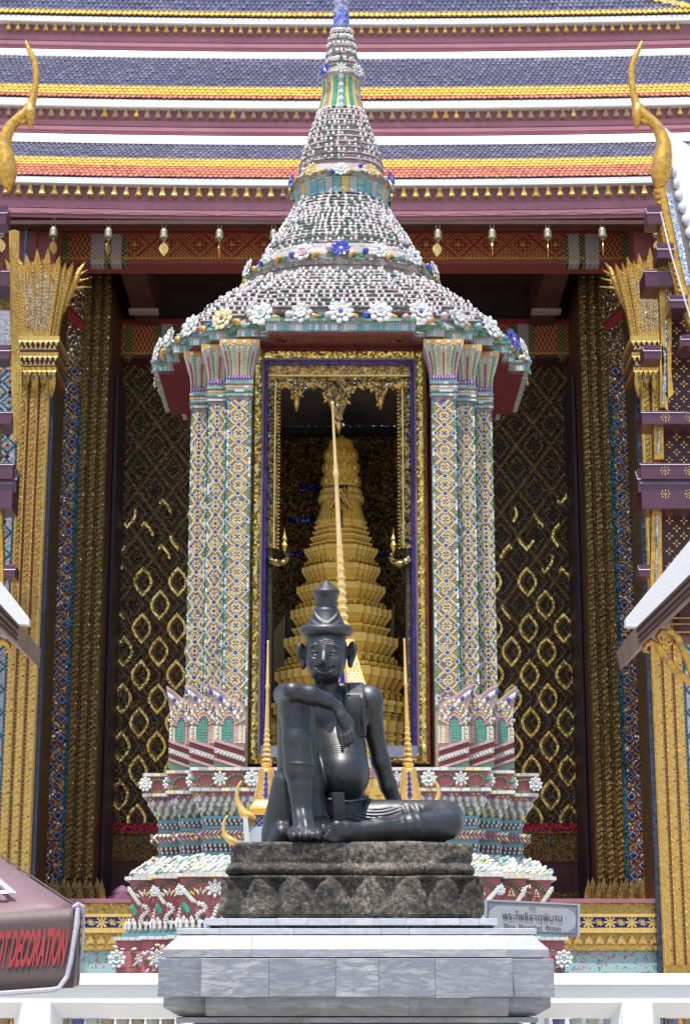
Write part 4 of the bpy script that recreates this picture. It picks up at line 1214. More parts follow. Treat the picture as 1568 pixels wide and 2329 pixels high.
    for j, c in enumerate(cols):
        for i in range(N * 2):
            t0, t1 = i / (N * 2), (i + .9) / (N * 2)
            if c in (2,) and t1 > .94: continue
            if c == 3 and (t0 < .05 or t1 > .86): continue
            q = []
            for (u, t) in ((j / n, t0), ((j + .9) / n, t0), ((j + .9) / n, t1), (j / n, t1)):
                f = flare(t); q.append((X0 - f + (w + 2 * f) * u, Yp - f - .004, za + (zb_ - za) * t + (.012 * ((u * n - j) - .45) if c == 0 else 0)))
            mid = sum((Vector(v) for v in q), Vector()) / 4 + Vector((0, -.012, 0))
            cs.add(q + [tuple(mid)], [(0, 1, 4), (1, 2, 4), (2, 3, 4), (3, 0, 4)], c)
    # blue and pink buds at the foot of the sheaf
    for k in range(n):
        x = X0 + w * (k + .5) / n
        cs.stamp(lens(.034, .055, .02, 6, 1.), (x, Yp - .02, za + .0), None, 1., m=4 if k % 2 == 0 else 5)
    cs.build('capital_strips', [M['cream_leaf'], M['capgreen'], M['pale_yellow'], M['magenta_glaze'], M['blue_glaze'], M['pink_glaze']], cap, kind='stuff')
    f = flare(1); b = MB(); b.box(X0 - f, X1 + f, Yp - f, back, zb_ + .002, zb_ + .06); ab = b.build('abacus', M['orange_glaze'], cap)
    nd = 4 if w > .2 else 2
    b = MB(); b.lathe([(.0, 0), (.022, .001), (.018, .012), (0, .014)], 8); dme = None
    for k in range(nd):
        q = MB(); q.stamp(b, (X0 - f + (w + 2 * f) * (k + .5) / nd, Yp - f, zb_ + .031), Matrix.Rotation(PI / 2, 3, 'X')); q.build('white_button', M['white_glaze'], ab)
    # side of the shaft: narrow run of plain tiles seen on the outer flank
    return root, X0, X1
M['capgreen'] = pm('capgreen', (.22, .42, .30), (.14, .30, .22), .3, rnd=.7, nscale=30)
M['navy_glaze'] = pm('navy_glaze', (.10, .11, .30), (.25, .25, .36), .25, rnd=.9, nscale=30)
M['magenta_glaze'] = pm('magenta_glaze', (.50, .06, .18), (.38, .08, .16), .3, rnd=.7, nscale=30)
M['grey_plaster'] = pm('grey_plaster', (.48, .44, .42), (.34, .31, .30), .8, nscale=9, dirt=.3)
Y_IN, Y_MD, Y_OT = 19.30, 19.48, 19.72
CXs = 853.5
def mir(x): return 2 * CXs - x
specs = [(479, 520, Y_OT, 886), (522, 566, Y_MD, 869), (568, 628, Y_IN, 856)]
PIL = []
for (xa, xb, Yp, yt) in specs:
    PIL.append(pilaster(xa, xb, Yp, yt, -1, Y_OT + .45)); PIL.append(pilaster(mir(xa), mir(xb), Yp, yt, 1, Y_OT + .45))
# rear piers
for sgn in (-1, 1):
    b = MB(); x0 = CX + sgn * 1.0; x1 = CX + sgn * 1.65
    b.box(x0, x1, 22.4, 23.0, zS(1905, 19.3) - .3, ZE - .03); b.build('rear_pier', M['tan_plaster'], shrine)
# entablature behind the capitals
b = MB(); b.box(CX - 1.62, CX + 1.62, Y_MD, 22.9, ZE - .035, ZE - .031)
b.box(CX - .98, CX + .98, 19.55, 19.9, zS(872, 19.55), ZE - .03); b.build('architrave', M['maroon_paint'], shrine)

# ---- naga-shaped foot ornaments
def foot_ornament(xa, xb, Yp, ytip, flipx):
    """upturned flame panel with arched ribs over slanting lotus mouldings"""
    X0, X1 = S(xa, 1800, Yp - .05).x, S(xb, 1800, Yp - .05).x       # X0 = outer edge
    zt_, zb_ = zS(ytip, Yp - .1), zS(1921, Yp - .1); w = X1 - X0; H = zt_ - zb_
    root = link('naga_foot', None, shrine)
    U = lambda u, v: (X0 + w * u, zb_ + H * v)
    prof = [(-.02, .0), (1, 0), (1, .62), (.93, .76), (.72, .84), (.40, .90), (.10, .98), (-.20, 1.04), (-.16, .92), (-.08, .80), (.02, .66), (.02, .3)]
    b = MB(); b.prism([U(*q) for q in prof], Yp - .09, Yp + .1); b.build('foot_panel', M['pale_pinkstone'], root)
    t = MB(); yf = Yp - .095
    # nested arches
    for (rx, m, hh) in ((.53, 1, .013), (.46, 0, .013), (.385, 1, .011), (.31, 0, .012), (.24, 3, .010)):
        n = 20
        for k in range(n):
            if k < 10:   # curved upper half
                a = PI * (k / 10); cx_, cz = .46, .50
                u, v = cx_ - math.cos(a) * rx * -1 if False else cx_ + math.cos(a) * rx, cz + math.sin(a) * rx * .62
                if a > PI * .93: continue
                x, z = U(u, v); t.obox((x, yf, z), (.013, 0, .0), (0, .0125, 0), (0, 0, .013), m)
            else:        # straight leg on the inner side
                v = .50 - (k - 9) * .026; 
                if v < .30: continue
                x, z = U(.46 + rx, v); t.obox((x, yf, z), (.011, 0, 0), (0, .012, 0), (0, 0, .012), m)
    for (rx, m) in ((.45, 1), (.37, 0), (.29, 1)):
        for q in range(0, 6):
            x, z = U(.46 - rx, .49 - q * .032); t.obox((x, yf + .001, z), (abs(w) * .034, 0, 0), (0, .012, 0), (0, 0, H * .014), m)
    # green heart of the arch
    for i in range(4):
        for j in range(8):
            u = .22 + i * .11; v = .34 + j * .038
            if ((u - .45) / .27) ** 2 + (max(0, v - .48) / .17) ** 2 > 1: continue
            x, z = U(u, v); t.box(x - abs(w) * .05, x + abs(w) * .05, yf - .004, yf + .01, z - H * .017, z + H * .017, 2)
    # feathered tip
    for k in range(9):
        q = k / 8; u = -.12 + q * .95; v = .985 - .32 * q ** 1.4
        x, z = U(u, v - .05); t.stamp(lens(.05, .07, .02, 6, .5), (x, yf, z - .03), Matrix.Rotation((-1 if w > 0 else 1) * .6, 3, 'Y'), random.uniform(.8, 1.1), m=1 if k % 3 else 4)
        x, z = U(u + .03, v + .0); t.obox((x, yf + .02, z), (abs(w) * .07, 0, (-1 if w > 0 else 1) * .012), (0, .02, 0), (0, 0, .008), 5)
    for k in range(7):
        x, z = U(.05, .30 + k * .055); t.stamp(lens(.035, .05, .02, 6, .8), (x, yf, z), None, 1., m=1)
    # slanting bands: grey edge, maroon, white leaves, maroon, grey edge
    for (v0, v1, m, d) in ((.265, .30, 5, .03), (.205, .262, 6, .015), (.13, .20, 7, .02), (.075, .128, 6, .015), (.04, .072, 5, .03), (-.05, .038, 8, .0)):
        q = [U(-.03, v0 + .055), U(1.0, v0 - .06), U(1.0, v1 - .06), U(-.03, v1 + .055)]
        t.prism(q, Yp - .10 - d, Yp - .05, m)
        if m == 7:
            for k in range(9):
                u = (k + .5) / 9; x, z = U(u, v0 + .03 + (.055 - .115 * u))
                t.stamp(lens(.03, .052, .02, 6, .8), (x, Yp - .123, z - .03), Matrix.Rotation((-1 if w > 0 else 1) * -.7, 3, 'Y'), 1.0, m=1)
    t.build('foot_mosaic', [M['yellow_glaze'], M['white_glaze'], M['footgreen'], M['pink_glaze'], M['blue_glaze'], M['pale_pinkstone'], M['maroon_tile'], M['grey_plaster'], M['greygreen']], root, kind='stuff')
M['pale_pinkstone'] = pm('pale_pinkstone', (.50, .37, .33), (.36, .24, .22), .5, nscale=12, dirt=.2)
M['footgreen'] = pm('footgreen', (.12, .33, .25), (.07, .22, .17), .25, rnd=.7, nscale=20)
M['maroon_tile'] = pm('maroon_tile', (.25, .03, .04), (.17, .02, .03), .4, nscale=12)
M['greygreen'] = pm('greygreen', (.25, .34, .29), (.18, .26, .22), .5, nscale=14, rnd=.5)
for (xa, xb, Yp) in ((427, 487, Y_OT), (478, 548, Y_MD), (540, 612, Y_IN)):
    foot_ornament(xa, xb, Yp, 1722 if Yp == Y_OT else 1716, False)
    foot_ornament(mir(xa), mir(xb), Yp, 1722 if Yp == Y_OT else 1716, True)

# ---------------------------------------------------------------- gilded doorway
YD = 19.52
door = link('doorway_frame', None, shrine)
def dframe(xl, xr, yt, yb_, wx, wy, Yd, depth, mt, name, bottom=True):
    L0, L1 = S(xl, 1000, Yd).x, S(xl + wx, 1000, Yd).x; R0, R1 = S(xr - wx, 1000, Yd).x, S(xr, 1000, Yd).x
    zt_, zt2 = zS(yt, Yd), zS(yt + wy, Yd); zb_ = zS(yb_, Yd)
    b = MB(); c = min((L1 - L0) * .3, .03)
    b.cham(L0, L1, Yd, Yd + depth, zb_, zt_, c); b.build(name, mt, door)
    b = MB(); b.cham(R0, R1, Yd, Yd + depth, zb_, zt_, c); b.build(name, mt, door)
    b = MB(); b.cham(L1 + .001, R0 - .001, Yd, Yd + depth, zt2, zt_, c); b.build(name, mt, door)
    if bottom: b = MB(); b.cham(L1 + .001, R0 - .001, Yd, Yd + depth, zb_, zb_ + (zt_ - zt2), c); b.build(name, mt, door)
M['gold_glass'] = glit('gold_glass', (.85, .62, .10), (.42, .26, .04), 42, .8, .85, .15, c3=(.95, .80, .25), dark=(.25, .27, .36), dfac=.25)
M['thin_red'] = pm('thin_red', (.26, .03, .05), (.12, .02, .04), .35, nscale=9, dirt=.6)
M['slate_blue'] = pm('slate_blue', (.20, .205, .26), (.12, .12, .17), .45, nscale=6, dirt=.3)
M['navy_line'] = M['navy_line'] if 'navy_line' in M else glit('navy_line', (.03, .04, .28), (.02, .02, .15), 30, .4, .2, .2)
dframe(628, 1066, 870, 1910, 4, 4, YD + .01, .3, M['thin_red'], 'red_moulding')
dframe(632, 1062, 873, 1908, 22, 22, YD - .02, .3, M['gold_glass'], 'gold_moulding')
dframe(654, 1040, 895, 1892, 4, 3, YD, .35, M['slate_blue'], 'slate_moulding')
dframe(658, 1036, 898, 1888, 4, 3, YD + .03, .35, M['thin_red'], 'red_moulding')
dframe(662, 1032, 901, 1886, 7, 6, YD + .05, .4, M['navy_line'], 'blue_moulding')
b = MB(); b.box(S(652, 1880, YD).x, S(1042, 1880, YD).x, YD - .1, YD + .5, zS(1896, YD), zS(1868, YD)); b.build('sill', M['slate_blue'], door)
# valance with hanging points
YV = YD + .16
val = link('valance', None, door)
b = MB(); b.box(S(668, 930, YV).x, S(1026, 930, YV).x, YV, YV + .04, zS(938, YV), zS(912, YV)); b.build('valance_rail', M['valance_gold'] if 'valance_gold' in M else M['gold_leaf'], val)
for yy in (910, 938):
    b = MB(); b.box(S(668, 930, YV).x, S(1026, 930, YV).x, YV - .015, YV + .03, zS(yy + 4, YV), zS(yy, YV)); b.build('valance_bead', M['gold_bright'], val)
M['filigree'] = glit('filigree', (.62, .42, .14), (.30, .19, .07), 48, .8, .8, .25, dark=(.02, .015, .012), dfac=.9, white=.03)
prof = [(668, 940), (1026, 940), (1026, 1010), (1000, 985), (992, 965), (980, 978), (970, 965), (962, 990), (950, 1022), (941, 1000), (932, 968), (920, 962), (908, 978), (896, 962), (884, 972), (872, 990), (862, 1020), (852, 1050), (844, 1082), (836, 1050), (826, 1020), (816, 995), (808, 975), (796, 960), (786, 978), (776, 962), (762, 966), (750, 1000), (741, 1026), (733, 1000), (722, 972), (714, 962), (704, 976), (696, 965), (690, 985), (668, 1010)]
b = MB(); b.prism([(S(x, y, YV).x, zS(y, YV)) for x, y in prof], YV + .01, YV + .035); b.build('valance_fringe', M['filigree'], val)
lv = MB()
lt = lens(.05, .07, .02, 6, 1.)
for k in range(230):
    x = random.uniform(672, 1022); dmax = 962 + 118 * max(0, 1 - abs(x - 846) / 46) ** 1.0 + 55 * max(0, 1 - abs(abs(x - 846) - 103) / 20)
    y = random.uniform(946, max(950, dmax - 6)); p = S(x, y, YV)
    lv.stamp(lt, (p.x, YV + .008, p.z - .03), Matrix.Rotation(PI + random.uniform(-.8, .8), 3, 'Y'), random.uniform(.5, .95), m=0 if random.random() < .8 else 1)
lv.build('filigree_leaves', [M['gold_leaf'], M['mirror_strip']], val, kind='stuff')
for (xx, yt_) in ((846, 1087), (741, 1030), (951, 1026)):
    p = S(xx, yt_, YV); b = MB(); b.stamp(lens(.07, .17, .03, 8, 1.), (p.x, YV, p.z + .17), Matrix.Rotation(PI, 3, 'Y')); b.build('valance_drop', M['gold_leaf'], val)
# side curtains with curled ends
for sgn, (xo, xi) in ((-1, (669, 694)), (1, (1025, 999))):
    cur = link('side_drapery', None, door)
    x0, x1 = sorted((S(xo, 1200, YV).x, S(xi, 1200, YV).x))
    b = MB(); b.box(x0, x1, YV + .02, YV + .06, zS(1370, YV), zS(950, YV)); b.build('drapery_panel', M['filigree'], cur)
    xb = x1 if sgn < 0 else x0
    b = MB(); z = zS(1370, YV)
    while z < zS(960, YV):
        b.lathe([(0, -.014), (.014, -.008), (.014, .008), (0, .014)], 6, (xb + sgn * -.012, YV + .02, z)); z += .042
    b.build('drapery_beads', M['gold_leaf'], cur, kind='stuff')
    b = MB(); b.box(xb + sgn * .035 - .006, xb + sgn * .035 + .006, YV + .005, YV + .03, zS(1370, YV), zS(950, YV)); b.build('drapery_cord', M['gold_bright'], cur)
    c = S(xo + (28 if sgn < 0 else -28), 1392, YV); b = MB()
    path = []
    for k in range(12):
        a = PI * (1.0 + k / 11 * 1.25) if sgn < 0 else PI * (0 - k / 11 * 1.25); r = .115 - .003 * k
        path.append((c.x + r * math.cos(a), YV, c.z + r * .75 * math.sin(a)))
    b.tube(path, [.035, .04, .045, .045, .045, .04, .04, .035, .03, .025, .02, .01], 8); b.build('drapery_curl', M['filigree'], cur)
    b = MB(); b.lathe([(.0, -.09), (.02, -.05), (.035, 0), (.02, .04), (.03, .07), (.01, .12), (0, .2)], 10, (c.x + sgn * -.06, YV - .02, c.z + .12)); b.build('gilt_finial', M['gold_leaf'], cur)
    xj0, xj1 = sorted((S(xo, 1200, YV).x, S(xo + (13 if sgn < 0 else -13), 1200, YV).x))
    b = MB(); b.box(xj0, xj1, YV + .03, YV + .2, zS(1888, YV), zS(1372, YV)); b.build('inner_jamb', M['jamb'], cur)
    b = MB(); xm = (xj0 + xj1) / 2; b.box(xm - .008, xm + .008, YV + .015, YV + .03, zS(1880, YV), zS(1420, YV)); b.build('jamb_line', M['gold_dark'], cur)
# interior
M['grey_ceiling'] = pm('grey_ceiling', (.22, .17, .14), (.16, .12, .10), .6, nscale=2)
b = MB(); b.box(CX - 1.4, CX + 1.4, YD + .5, 22.3, 8.40, 8.46); b.build('inner_ceiling', M['grey_ceiling'], shrine)
b = MB(); b.box(CX - 1.4, CX + 1.4, 22.3, 22.45, zS(1900, 22.3), 8.46); back_w = b.build('inner_wall', M['gold_dark'], shrine)
b = MB(); b.box(CX - 1.2, CX + 1.2, 22.18, 22.3, zS(1086, 22.2), zS(1052, 22.2)); b.build('inner_beam', M['jamb'], back_w)
b = MB(); b.box(CX - 1.2, CX + 1.2, 22.165, 22.18, zS(1069, 22.2), zS(1066, 22.2)); b.build('beam_line', M['silver_glass'], back_w)
for (yy, x0, x1, mt, h) in ((1190, 690, 790, 'red_glass', 3), (1208, 750, 800, 'blue_glass', 20), (1275, 720, 790, 'red_glass', 3), (1293, 720, 800, 'blue_glass', 14), (1360, 700, 790, 'red_glass', 4), (1380, 720, 790, 'blue_glass', 10),
                           (1275, 900, 990, 'red_glass', 3), (1362, 900, 980, 'red_glass', 4), (1380, 900, 980, 'blue_glass', 10), (1448, 700, 760, 'red_glass', 5), (1448, 930, 1000, 'red_glass', 5)):
    p0, p1 = S(x0, yy, 22.28), S(x1, yy + h, 22.28); b = MB(); b.box(p0.x, p1.x, 22.28, 22.3, p1.z, p0.z); b.build('glass_inlay', M[mt], back_w)
ag = MB()
for k in range(300):
    x = random.choice((random.uniform(700, 800), random.uniform(900, 990))); y = random.uniform(1095, 1520); p = S(x, y, 22.27)
    ag.stamp(lens(.05, .10, .04, 6, 1.), (p.x, 22.3, p.z), Matrix.Rotation(random.choice((0, 0, .5, -.5)), 3, 'Y'), random.uniform(.5, 1.3))
ag.build('relief_figures', M['gold_dark'], back_w, kind='stuff')
M['cream_gold'] = pm('cream_gold', (.62, .50, .24), (.52, .40, .17), .5, .2, nscale=4, dirt=.15)
for (x0, x1, y0) in ((682, 712, 1560), (974, 986, 1530)):
    p0, p1 = S(x0, 1700, 22.0), S(x1, 1700, 22.0); b = MB(); zt_ = zS(y0, 22.0)
    b.prism([(p0.x, zS(1900, 22.)), (p1.x, zS(1900, 22.)), (p1.x, zt_ + .12), (p0.x, zt_ - .1)], 22.0, 22.3); b.build('cream_pier', M['cream_gold'], back_w)
p0, p1 = S(716, 1600, 22.1), S(745, 1620, 22.1); b = MB(); b.prism([(p0.x, p1.z), (p1.x, p1.z), (p1.x - .06, zS(1560, 22.1)), (p0.x, zS(1535, 22.1))], 22.1, 22.2); b.build('pale_panel', M['slate_blue'], back_w)
for sgn in (-1, 1):
    b = MB(); b.box(CX + sgn * 1.05, CX + sgn * 1.15, YD + .5, 22.3, zS(1900, 20), 8.4); b.build('inner_side_wall', M['gold_dark'], shrine)
b = MB(); b.box(CX - 1.4, CX + 1.4, YD + .3, 22.3, zS(1897, YD) - .3, zS(1897, YD) + .01); b.build('inner_floor', M['slate_blue'], shrine)

# ---------------------------------------------------------------- gilded stupa inside
stupa = thing('golden_stupa', 'golden many-tiered stupa standing inside the porcelain doorway behind the statue', 'stupa', loc=(0, 0, 0))
def srings(lst, name, steps=TSTEPS, mt=None, rotl=None):
    b = MB(); rings = []
    for (ys, w) in lst:
        p = S(862, ys, CY); r = w * mS(ys, CY)
        rings.append([(x, y, p.z) for x, y in (plan(r, steps) if steps else rplan(r, 24, 2.2))])
    b.loft(rings[::-1] if rings[0][0][2] > rings[-1][0][2] else rings); return b.build(name, mt or M['gold_matt'], stupa)
srings([(1090, 6), (1100, 14), (1104, 26), (1112, 29), (1150, 37), (1218, 43), (1224, 43)], 'tower', STEPS)
# arcaded storeys of the tower
for (ys, n) in ((1142, 5), (1174, 5), (1208, 5)):
    z = zS(ys, CY); r = {1142: 36, 1174: 40, 1208: 43}[ys] * mS(ys, CY)
    for (x, y, a, L) in walk(rplan(r * 1.0, 16, 2.4), .12, 0, .2):
        t = lens(.085, .135, .035, 8, 1.).mesh('niche', M['gold_matt']) if 'niche_me' not in globals() else niche_me
        niche_me = t
        link('niche', niche_me, stupa, (x, y, z - .06), rot=RZ(a).to_euler())
    srings([(ys + 12, {1142: 40, 1174: 43, 1208: 45}[ys]), (ys + 9, {1142: 40, 1174: 43, 1208: 45}[ys])], 'storey_ledge', STEPS)
srings([(1224, 46), (1228, 46)], 'storey_ledge', STEPS, M['dark_timber'])
srings([(1230, 36), (1250, 45), (1275, 49), (1298, 56), (1312, 64), (1318, 61), (1322, 60)], 'waisted_body', STEPS)
fl_ = MB()
for i, ww in ((0, 46), (1, 50)):
    ys = (1246, 1262)[i]; r = ww * mS(ys, CY)
    for (x, y, a, L) in walk(plan(r, STEPS), .09, 0, .2):
        fl_.stamp(lens(.035, .10, .03, 6, 1.), (x, y, zS(ys, CY)), RZ(a))
fl_.build('antefixes', M['gold_matt'], stupa, kind='stuff')
# fluted corners
b = MB()
for k in range(22):
    a = -PI * (k + .5) / 22
    path = []
    for (ys, w) in ((1250, 44), (1275, 50), (1298, 57), (1312, 64)):
        r = w * mS(ys, CY); cc, ss = math.cos(a), math.sin(a); e = 2.6; f = (abs(cc) ** e + abs(ss) ** e) ** (-1 / e) * .96
        path.append((CX + r * cc * f, CY + r * ss * f, zS(ys, CY)))
    b.tube(path, .022, 6)
b.build('body_ribs', M['gold_matt'], stupa, kind='stuff')
p = S(851, 1258, CY - .26)
for (s_, d, mt) in ((1.0, 0, 'gold_matt'), (.72, .02, 'dark_timber'), (.55, .035, 'gold_matt'), (.32, .05, 'dark_timber')):
    b = MB(); hgt = .17 * s_; ww = .13 * s_
    b.prism([(p.x - ww, p.z - .09 * s_), (p.x - ww * .55, p.z + .02 * s_), (p.x, p.z + hgt), (p.x + ww * .55, p.z + .02 * s_), (p.x + ww, p.z - .09 * s_), (p.x, p.z + .03)], CY - .32 - d, CY - .25 - d); b.build('gable', M[mt], stupa)
b = MB(); p = S(850, 1295, CY - .26); b.box(p.x - .028, p.x + .028, CY - .315, CY - .2, p.z - .12, p.z + .09); b.build('niche_door', M['dark_timber'], stupa)
tiers = [(1322, 1328, 1336, 66, 60), (1336, 1341, 1350, 70, 63), (1350, 1356, 1366, 76, 68), (1366, 1371, 1378, 78, 70), (1380, 1391, 1408, 91, 80), (1408, 1412, 1424, 84, 78), (1427, 1441, 1462, 97, 84), (1462, 1466, 1474, 88, 82), (1476, 1493, 1516, 110, 93), (1516, 1521, 1534, 104, 96), (1535, 1556, 1580, 125, 106), (1580, 1586, 1604, 122, 110), (1606, 1628, 1652, 141, 122), (1652, 1658, 1676, 132, 124), (1676, 1686, 1690, 150, 150), (1690, 1712, 1742, 163, 143), (1742, 1748, 1770, 150, 142), (1772, 1784, 1800, 189, 184), (1800, 1806, 1822, 176, 172), (1822, 1850, 1860, 190, 186), (1860, 1870, 1900, 190, 190)]
for i, (ya, ym, yb_, w0, w1) in enumerate(tiers):
    srings([(ya, w0 * .985), (ya + 1.2, w0), (ym, w0), (ym + 1.5, w0 * .975), (yb_ - 2, w1), (yb_, w1 * 1.01)], 'stupa_tier')
    # vertical joints cut the stepped corners; small lotus blocks fill the recesses
    if w0 - w1 < 12 and 1400 < ya < 1760:
        r = w0 * mS(ya, CY) * 1.0; q = MB()
        for (x, y, a, L) in walk(plan(r, TSTEPS), .10, .01, .2):
            q.stamp(lens(.07, .085, .03, 6, .4), (x, y, zS(yb_, CY) + .0), RZ(a, -.1), (1, 1, (zS(ya, CY) - zS(yb_, CY)) / .085 * .95))
        q.build('lotus_blocks', M['gold_matt'], stupa, kind='stuff')

# ---------------------------------------------------------------- stepped base
base = link('stepped_base', None, shrine)
def lvl(y0, y1, r0, r1, mt, name='base_course', steps=BSTEPS):
    za = zS(y0, CY - r0); zb_ = zS(y1, CY - r1)
    b = MB(); b.loft([[(x, y, zb_) for x, y in plan(r1, steps)], [(x, y, za) for x, y in plan(r0, steps)]])
    b.build(name, mt, base); return za, zb_
def strip(ys, h, r, cols, mats, spacing=.07, out=.012, name='strip_tiles'):
    z = zS(ys, CY - r); b = MB()
    for (x, y, a, L) in walk(plan(r, BSTEPS), spacing, 0, .2):
        ca, sa = math.cos(a), math.sin(a); c = cols[int(abs(math.sin(x * 37.7 + y * 17.3)) * 97) % len(cols)]
        b.obox((x, y, z - h / 2), (ca * L * .47, sa * L * .47, 0), (sa * out, -ca * out, 0), (0, 0, h / 2 * .94), c)
    b.build(name, mats, base, kind='stuff')
def teeth(ys, h, r, up, mt, spacing=.05, w=.8, name='tooth_tiles', t=.012):
    z = zS(ys, CY - r); b = MB()
    for (x, y, a, L) in walk(plan(r, BSTEPS), spacing, .004, .2):
        b.stamp(lens(L * w, h, t, 6, 1.), (x, y, z), RZ(a, 0, 0 if up else PI))
    b.build(name, mt, base, kind='stuff')
RP = M['rose_plaster']
zt_, _ = lvl(1918.6, 1927, 2.04, 2.04, M['mortar'])
strip(1918.6, zS(1918.6, 19.16) - zS(1927, 19.16), 2.045, [0, 0, 1, 2], [M['white_glaze'], M['pale_yellow'], M['grey_glaze']], .085)
lvl(1927, 1969, 2.02, 2.02, RP); lvl(1969, 1979, 2.04, 2.04, M['mortar'])
strip(1969.6, .036, 2.045, [0, 2, 1, 0], [M['white_glaze'], M['pale_yellow'], M['grey_glaze']], .1)
lvl(1979, 1992, 2.0, 1.98, RP); lvl(1992, 2040, 1.98, 1.86, M['mortar'])
z0, z1 = zS(1994, CY - 1.99), zS(2038, CY - 1.88)
for i, (f, cm) in enumerate(((0.0, 'white_glaze'), (.28, 'white_glaze'), (.55, 'white_glaze'), (.8, 'cream_leaf'))):
    r = 1.985 - .11 * f; z = z0 + (z1 - z0) * (f + .28)
    b = MB()
    for k, (x, y, a, L) in enumerate(walk(plan(r, BSTEPS), .075, .0, .2)):
        b.stamp(lens(.06, .085, .025, 8, 1.), (x + (.03 if i % 2 else 0) * math.cos(a), y, z), RZ(a, -.25), random.uniform(.9, 1.1), m=random.choice((0, 0, 0, 1, 2)) if i > 1 else 0)
    b.build('lotus_petals', [M[cm] if cm in M else M['white_glaze'], M['greygreen'], M['pale_yellow']], base, kind='stuff')
b = MB()
for k, (x, y, a, L) in enumerate(walk(plan(2.0, BSTEPS), .055, .0, .2)):
    q = MB(); q.lathe([(0, 0), (.016, .001), (.012, .012), (0, .014)], 6); b.stamp(q, (x, y, zS(1985.5, CY - 2.0)), RZ(a) @ Matrix.Rotation(PI / 2, 3, 'X'), 1., m=random.choice((0, 1, 2)))
b.build('button_row', [M['yellow_glaze'], M['blue_glaze'], M['grey_glaze']], base, kind='stuff')
lvl(2040, 2048, 1.90, 1.90, M['aqua_strip']); teeth(2047, .04, 1.89, False, M['white_glaze'])
lvl(2048, 2065, 1.86, 1.86, M['maroon_tile']); teeth(2065, .045, 1.87, True, M['white_glaze'])
lvl(2065, 2073, 1.89, 1.89, M['aqua_strip'])
lvl(2073, 2087, 1.90, 1.96, M['mauve']) if 'mauve' in M else lvl(2073, 2087, 1.90, 1.96, M['pink_glaze'])
lvl(2087, 2101, 1.96, 1.90, M['mauve'])
b = MB()
for (x, y, a, L) in walk(plan(1.945, BSTEPS), .042, .0, .2):
    for up in (-1, 1):
        b.stamp(lens(.028, .07, .022, 6, .8), (x, y, zS(2087, CY - 1.95)), RZ(a, 0, PI / 2 - up * .75), 1., m=random.choice((0, 1, 2, 0)))
b.build('leaf_roll', [M['mauve'], M['yellow_glaze'], M['greygreen']], base, kind='stuff')
lvl(2101, 2109, 1.89, 1.89, M['aqua_strip']); teeth(2108, .045, 1.88, False, M['white_glaze'])
lvl(2109, 2130, 1.85, 1.85, M['maroon_tile']); teeth(2130, .045, 1.87, True, M['white_glaze'])
lvl(2130, 2138, 1.90, 1.90, M['aqua_strip']); lvl(2138, 2144, 1.92, 1.92, RP)
lvl(2144, 2183, 1.94, 2.17, M['mortar'])
b = MB(); z0, z1 = zS(2144, CY - 1.94), zS(2183, CY - 2.17)
for i in range(7):
    f = (i + .6) / 7; r = 1.94 + .23 * f; z = z0 + (z1 - z0) * f
    for (x, y, a, L) in walk(plan(r, BSTEPS), .06, .0, .2):
        b.stamp(lens(.05, .095, .02, 6, .6), (x, y, z), RZ(a, -.80 + random.uniform(-.12, .12), random.uniform(.5, 1.1)), random.uniform(.8, 1.15), m=random.choice((0, 0, 0, 0, 0, 0, 0, 1, 2)))
b.build('sloping_scales', [M['white_glaze'], M['teal_glaze'], M['pale_yellow']], base, kind='stuff')
lvl(2183, 2192, 2.185, 2.185, M['mortar']); strip(2183.5, .035, 2.19, [0, 0, 0, 1], [M['white_glaze'], M['pale_yellow']], .065)
zn0, zn1 = lvl(2192, 2316, 2.15, 2.12, RP, 'naga_panel')
lvl(2316, 2330, 2.17, 2.17, M['mortar']); teeth(2327, .12, 2.17, True, M['white_glaze'], .062, .9, 'spike_tiles', .02); teeth(2314, .10, 2.14, True, M['cream_leaf'] if 'cream_leaf' in M else M['grey_glaze'], .075, .8, 'spike_tiles', .02)
lvl(2329, 2338, 2.21, 2.21, M['aqua_strip']); lvl(2338, 2347, 2.28, 2.28, M['mortar']); strip(2338, .036, 2.285, [0, 0, 0, 1], [M['white_glaze'], M['grey_glaze']], .075)
lvl(2347, 2436, 2.26, 2.26, RP, 'flower_panel')
b = MB(); b.loft([[(x, y, 0) for x, y in plan(2.3, BSTEPS)], [(x, y, zS(2436, CY - 2.26) - .003) for x, y in plan(2.3, BSTEPS)]]); b.build('plinth', M['white_board'], base)
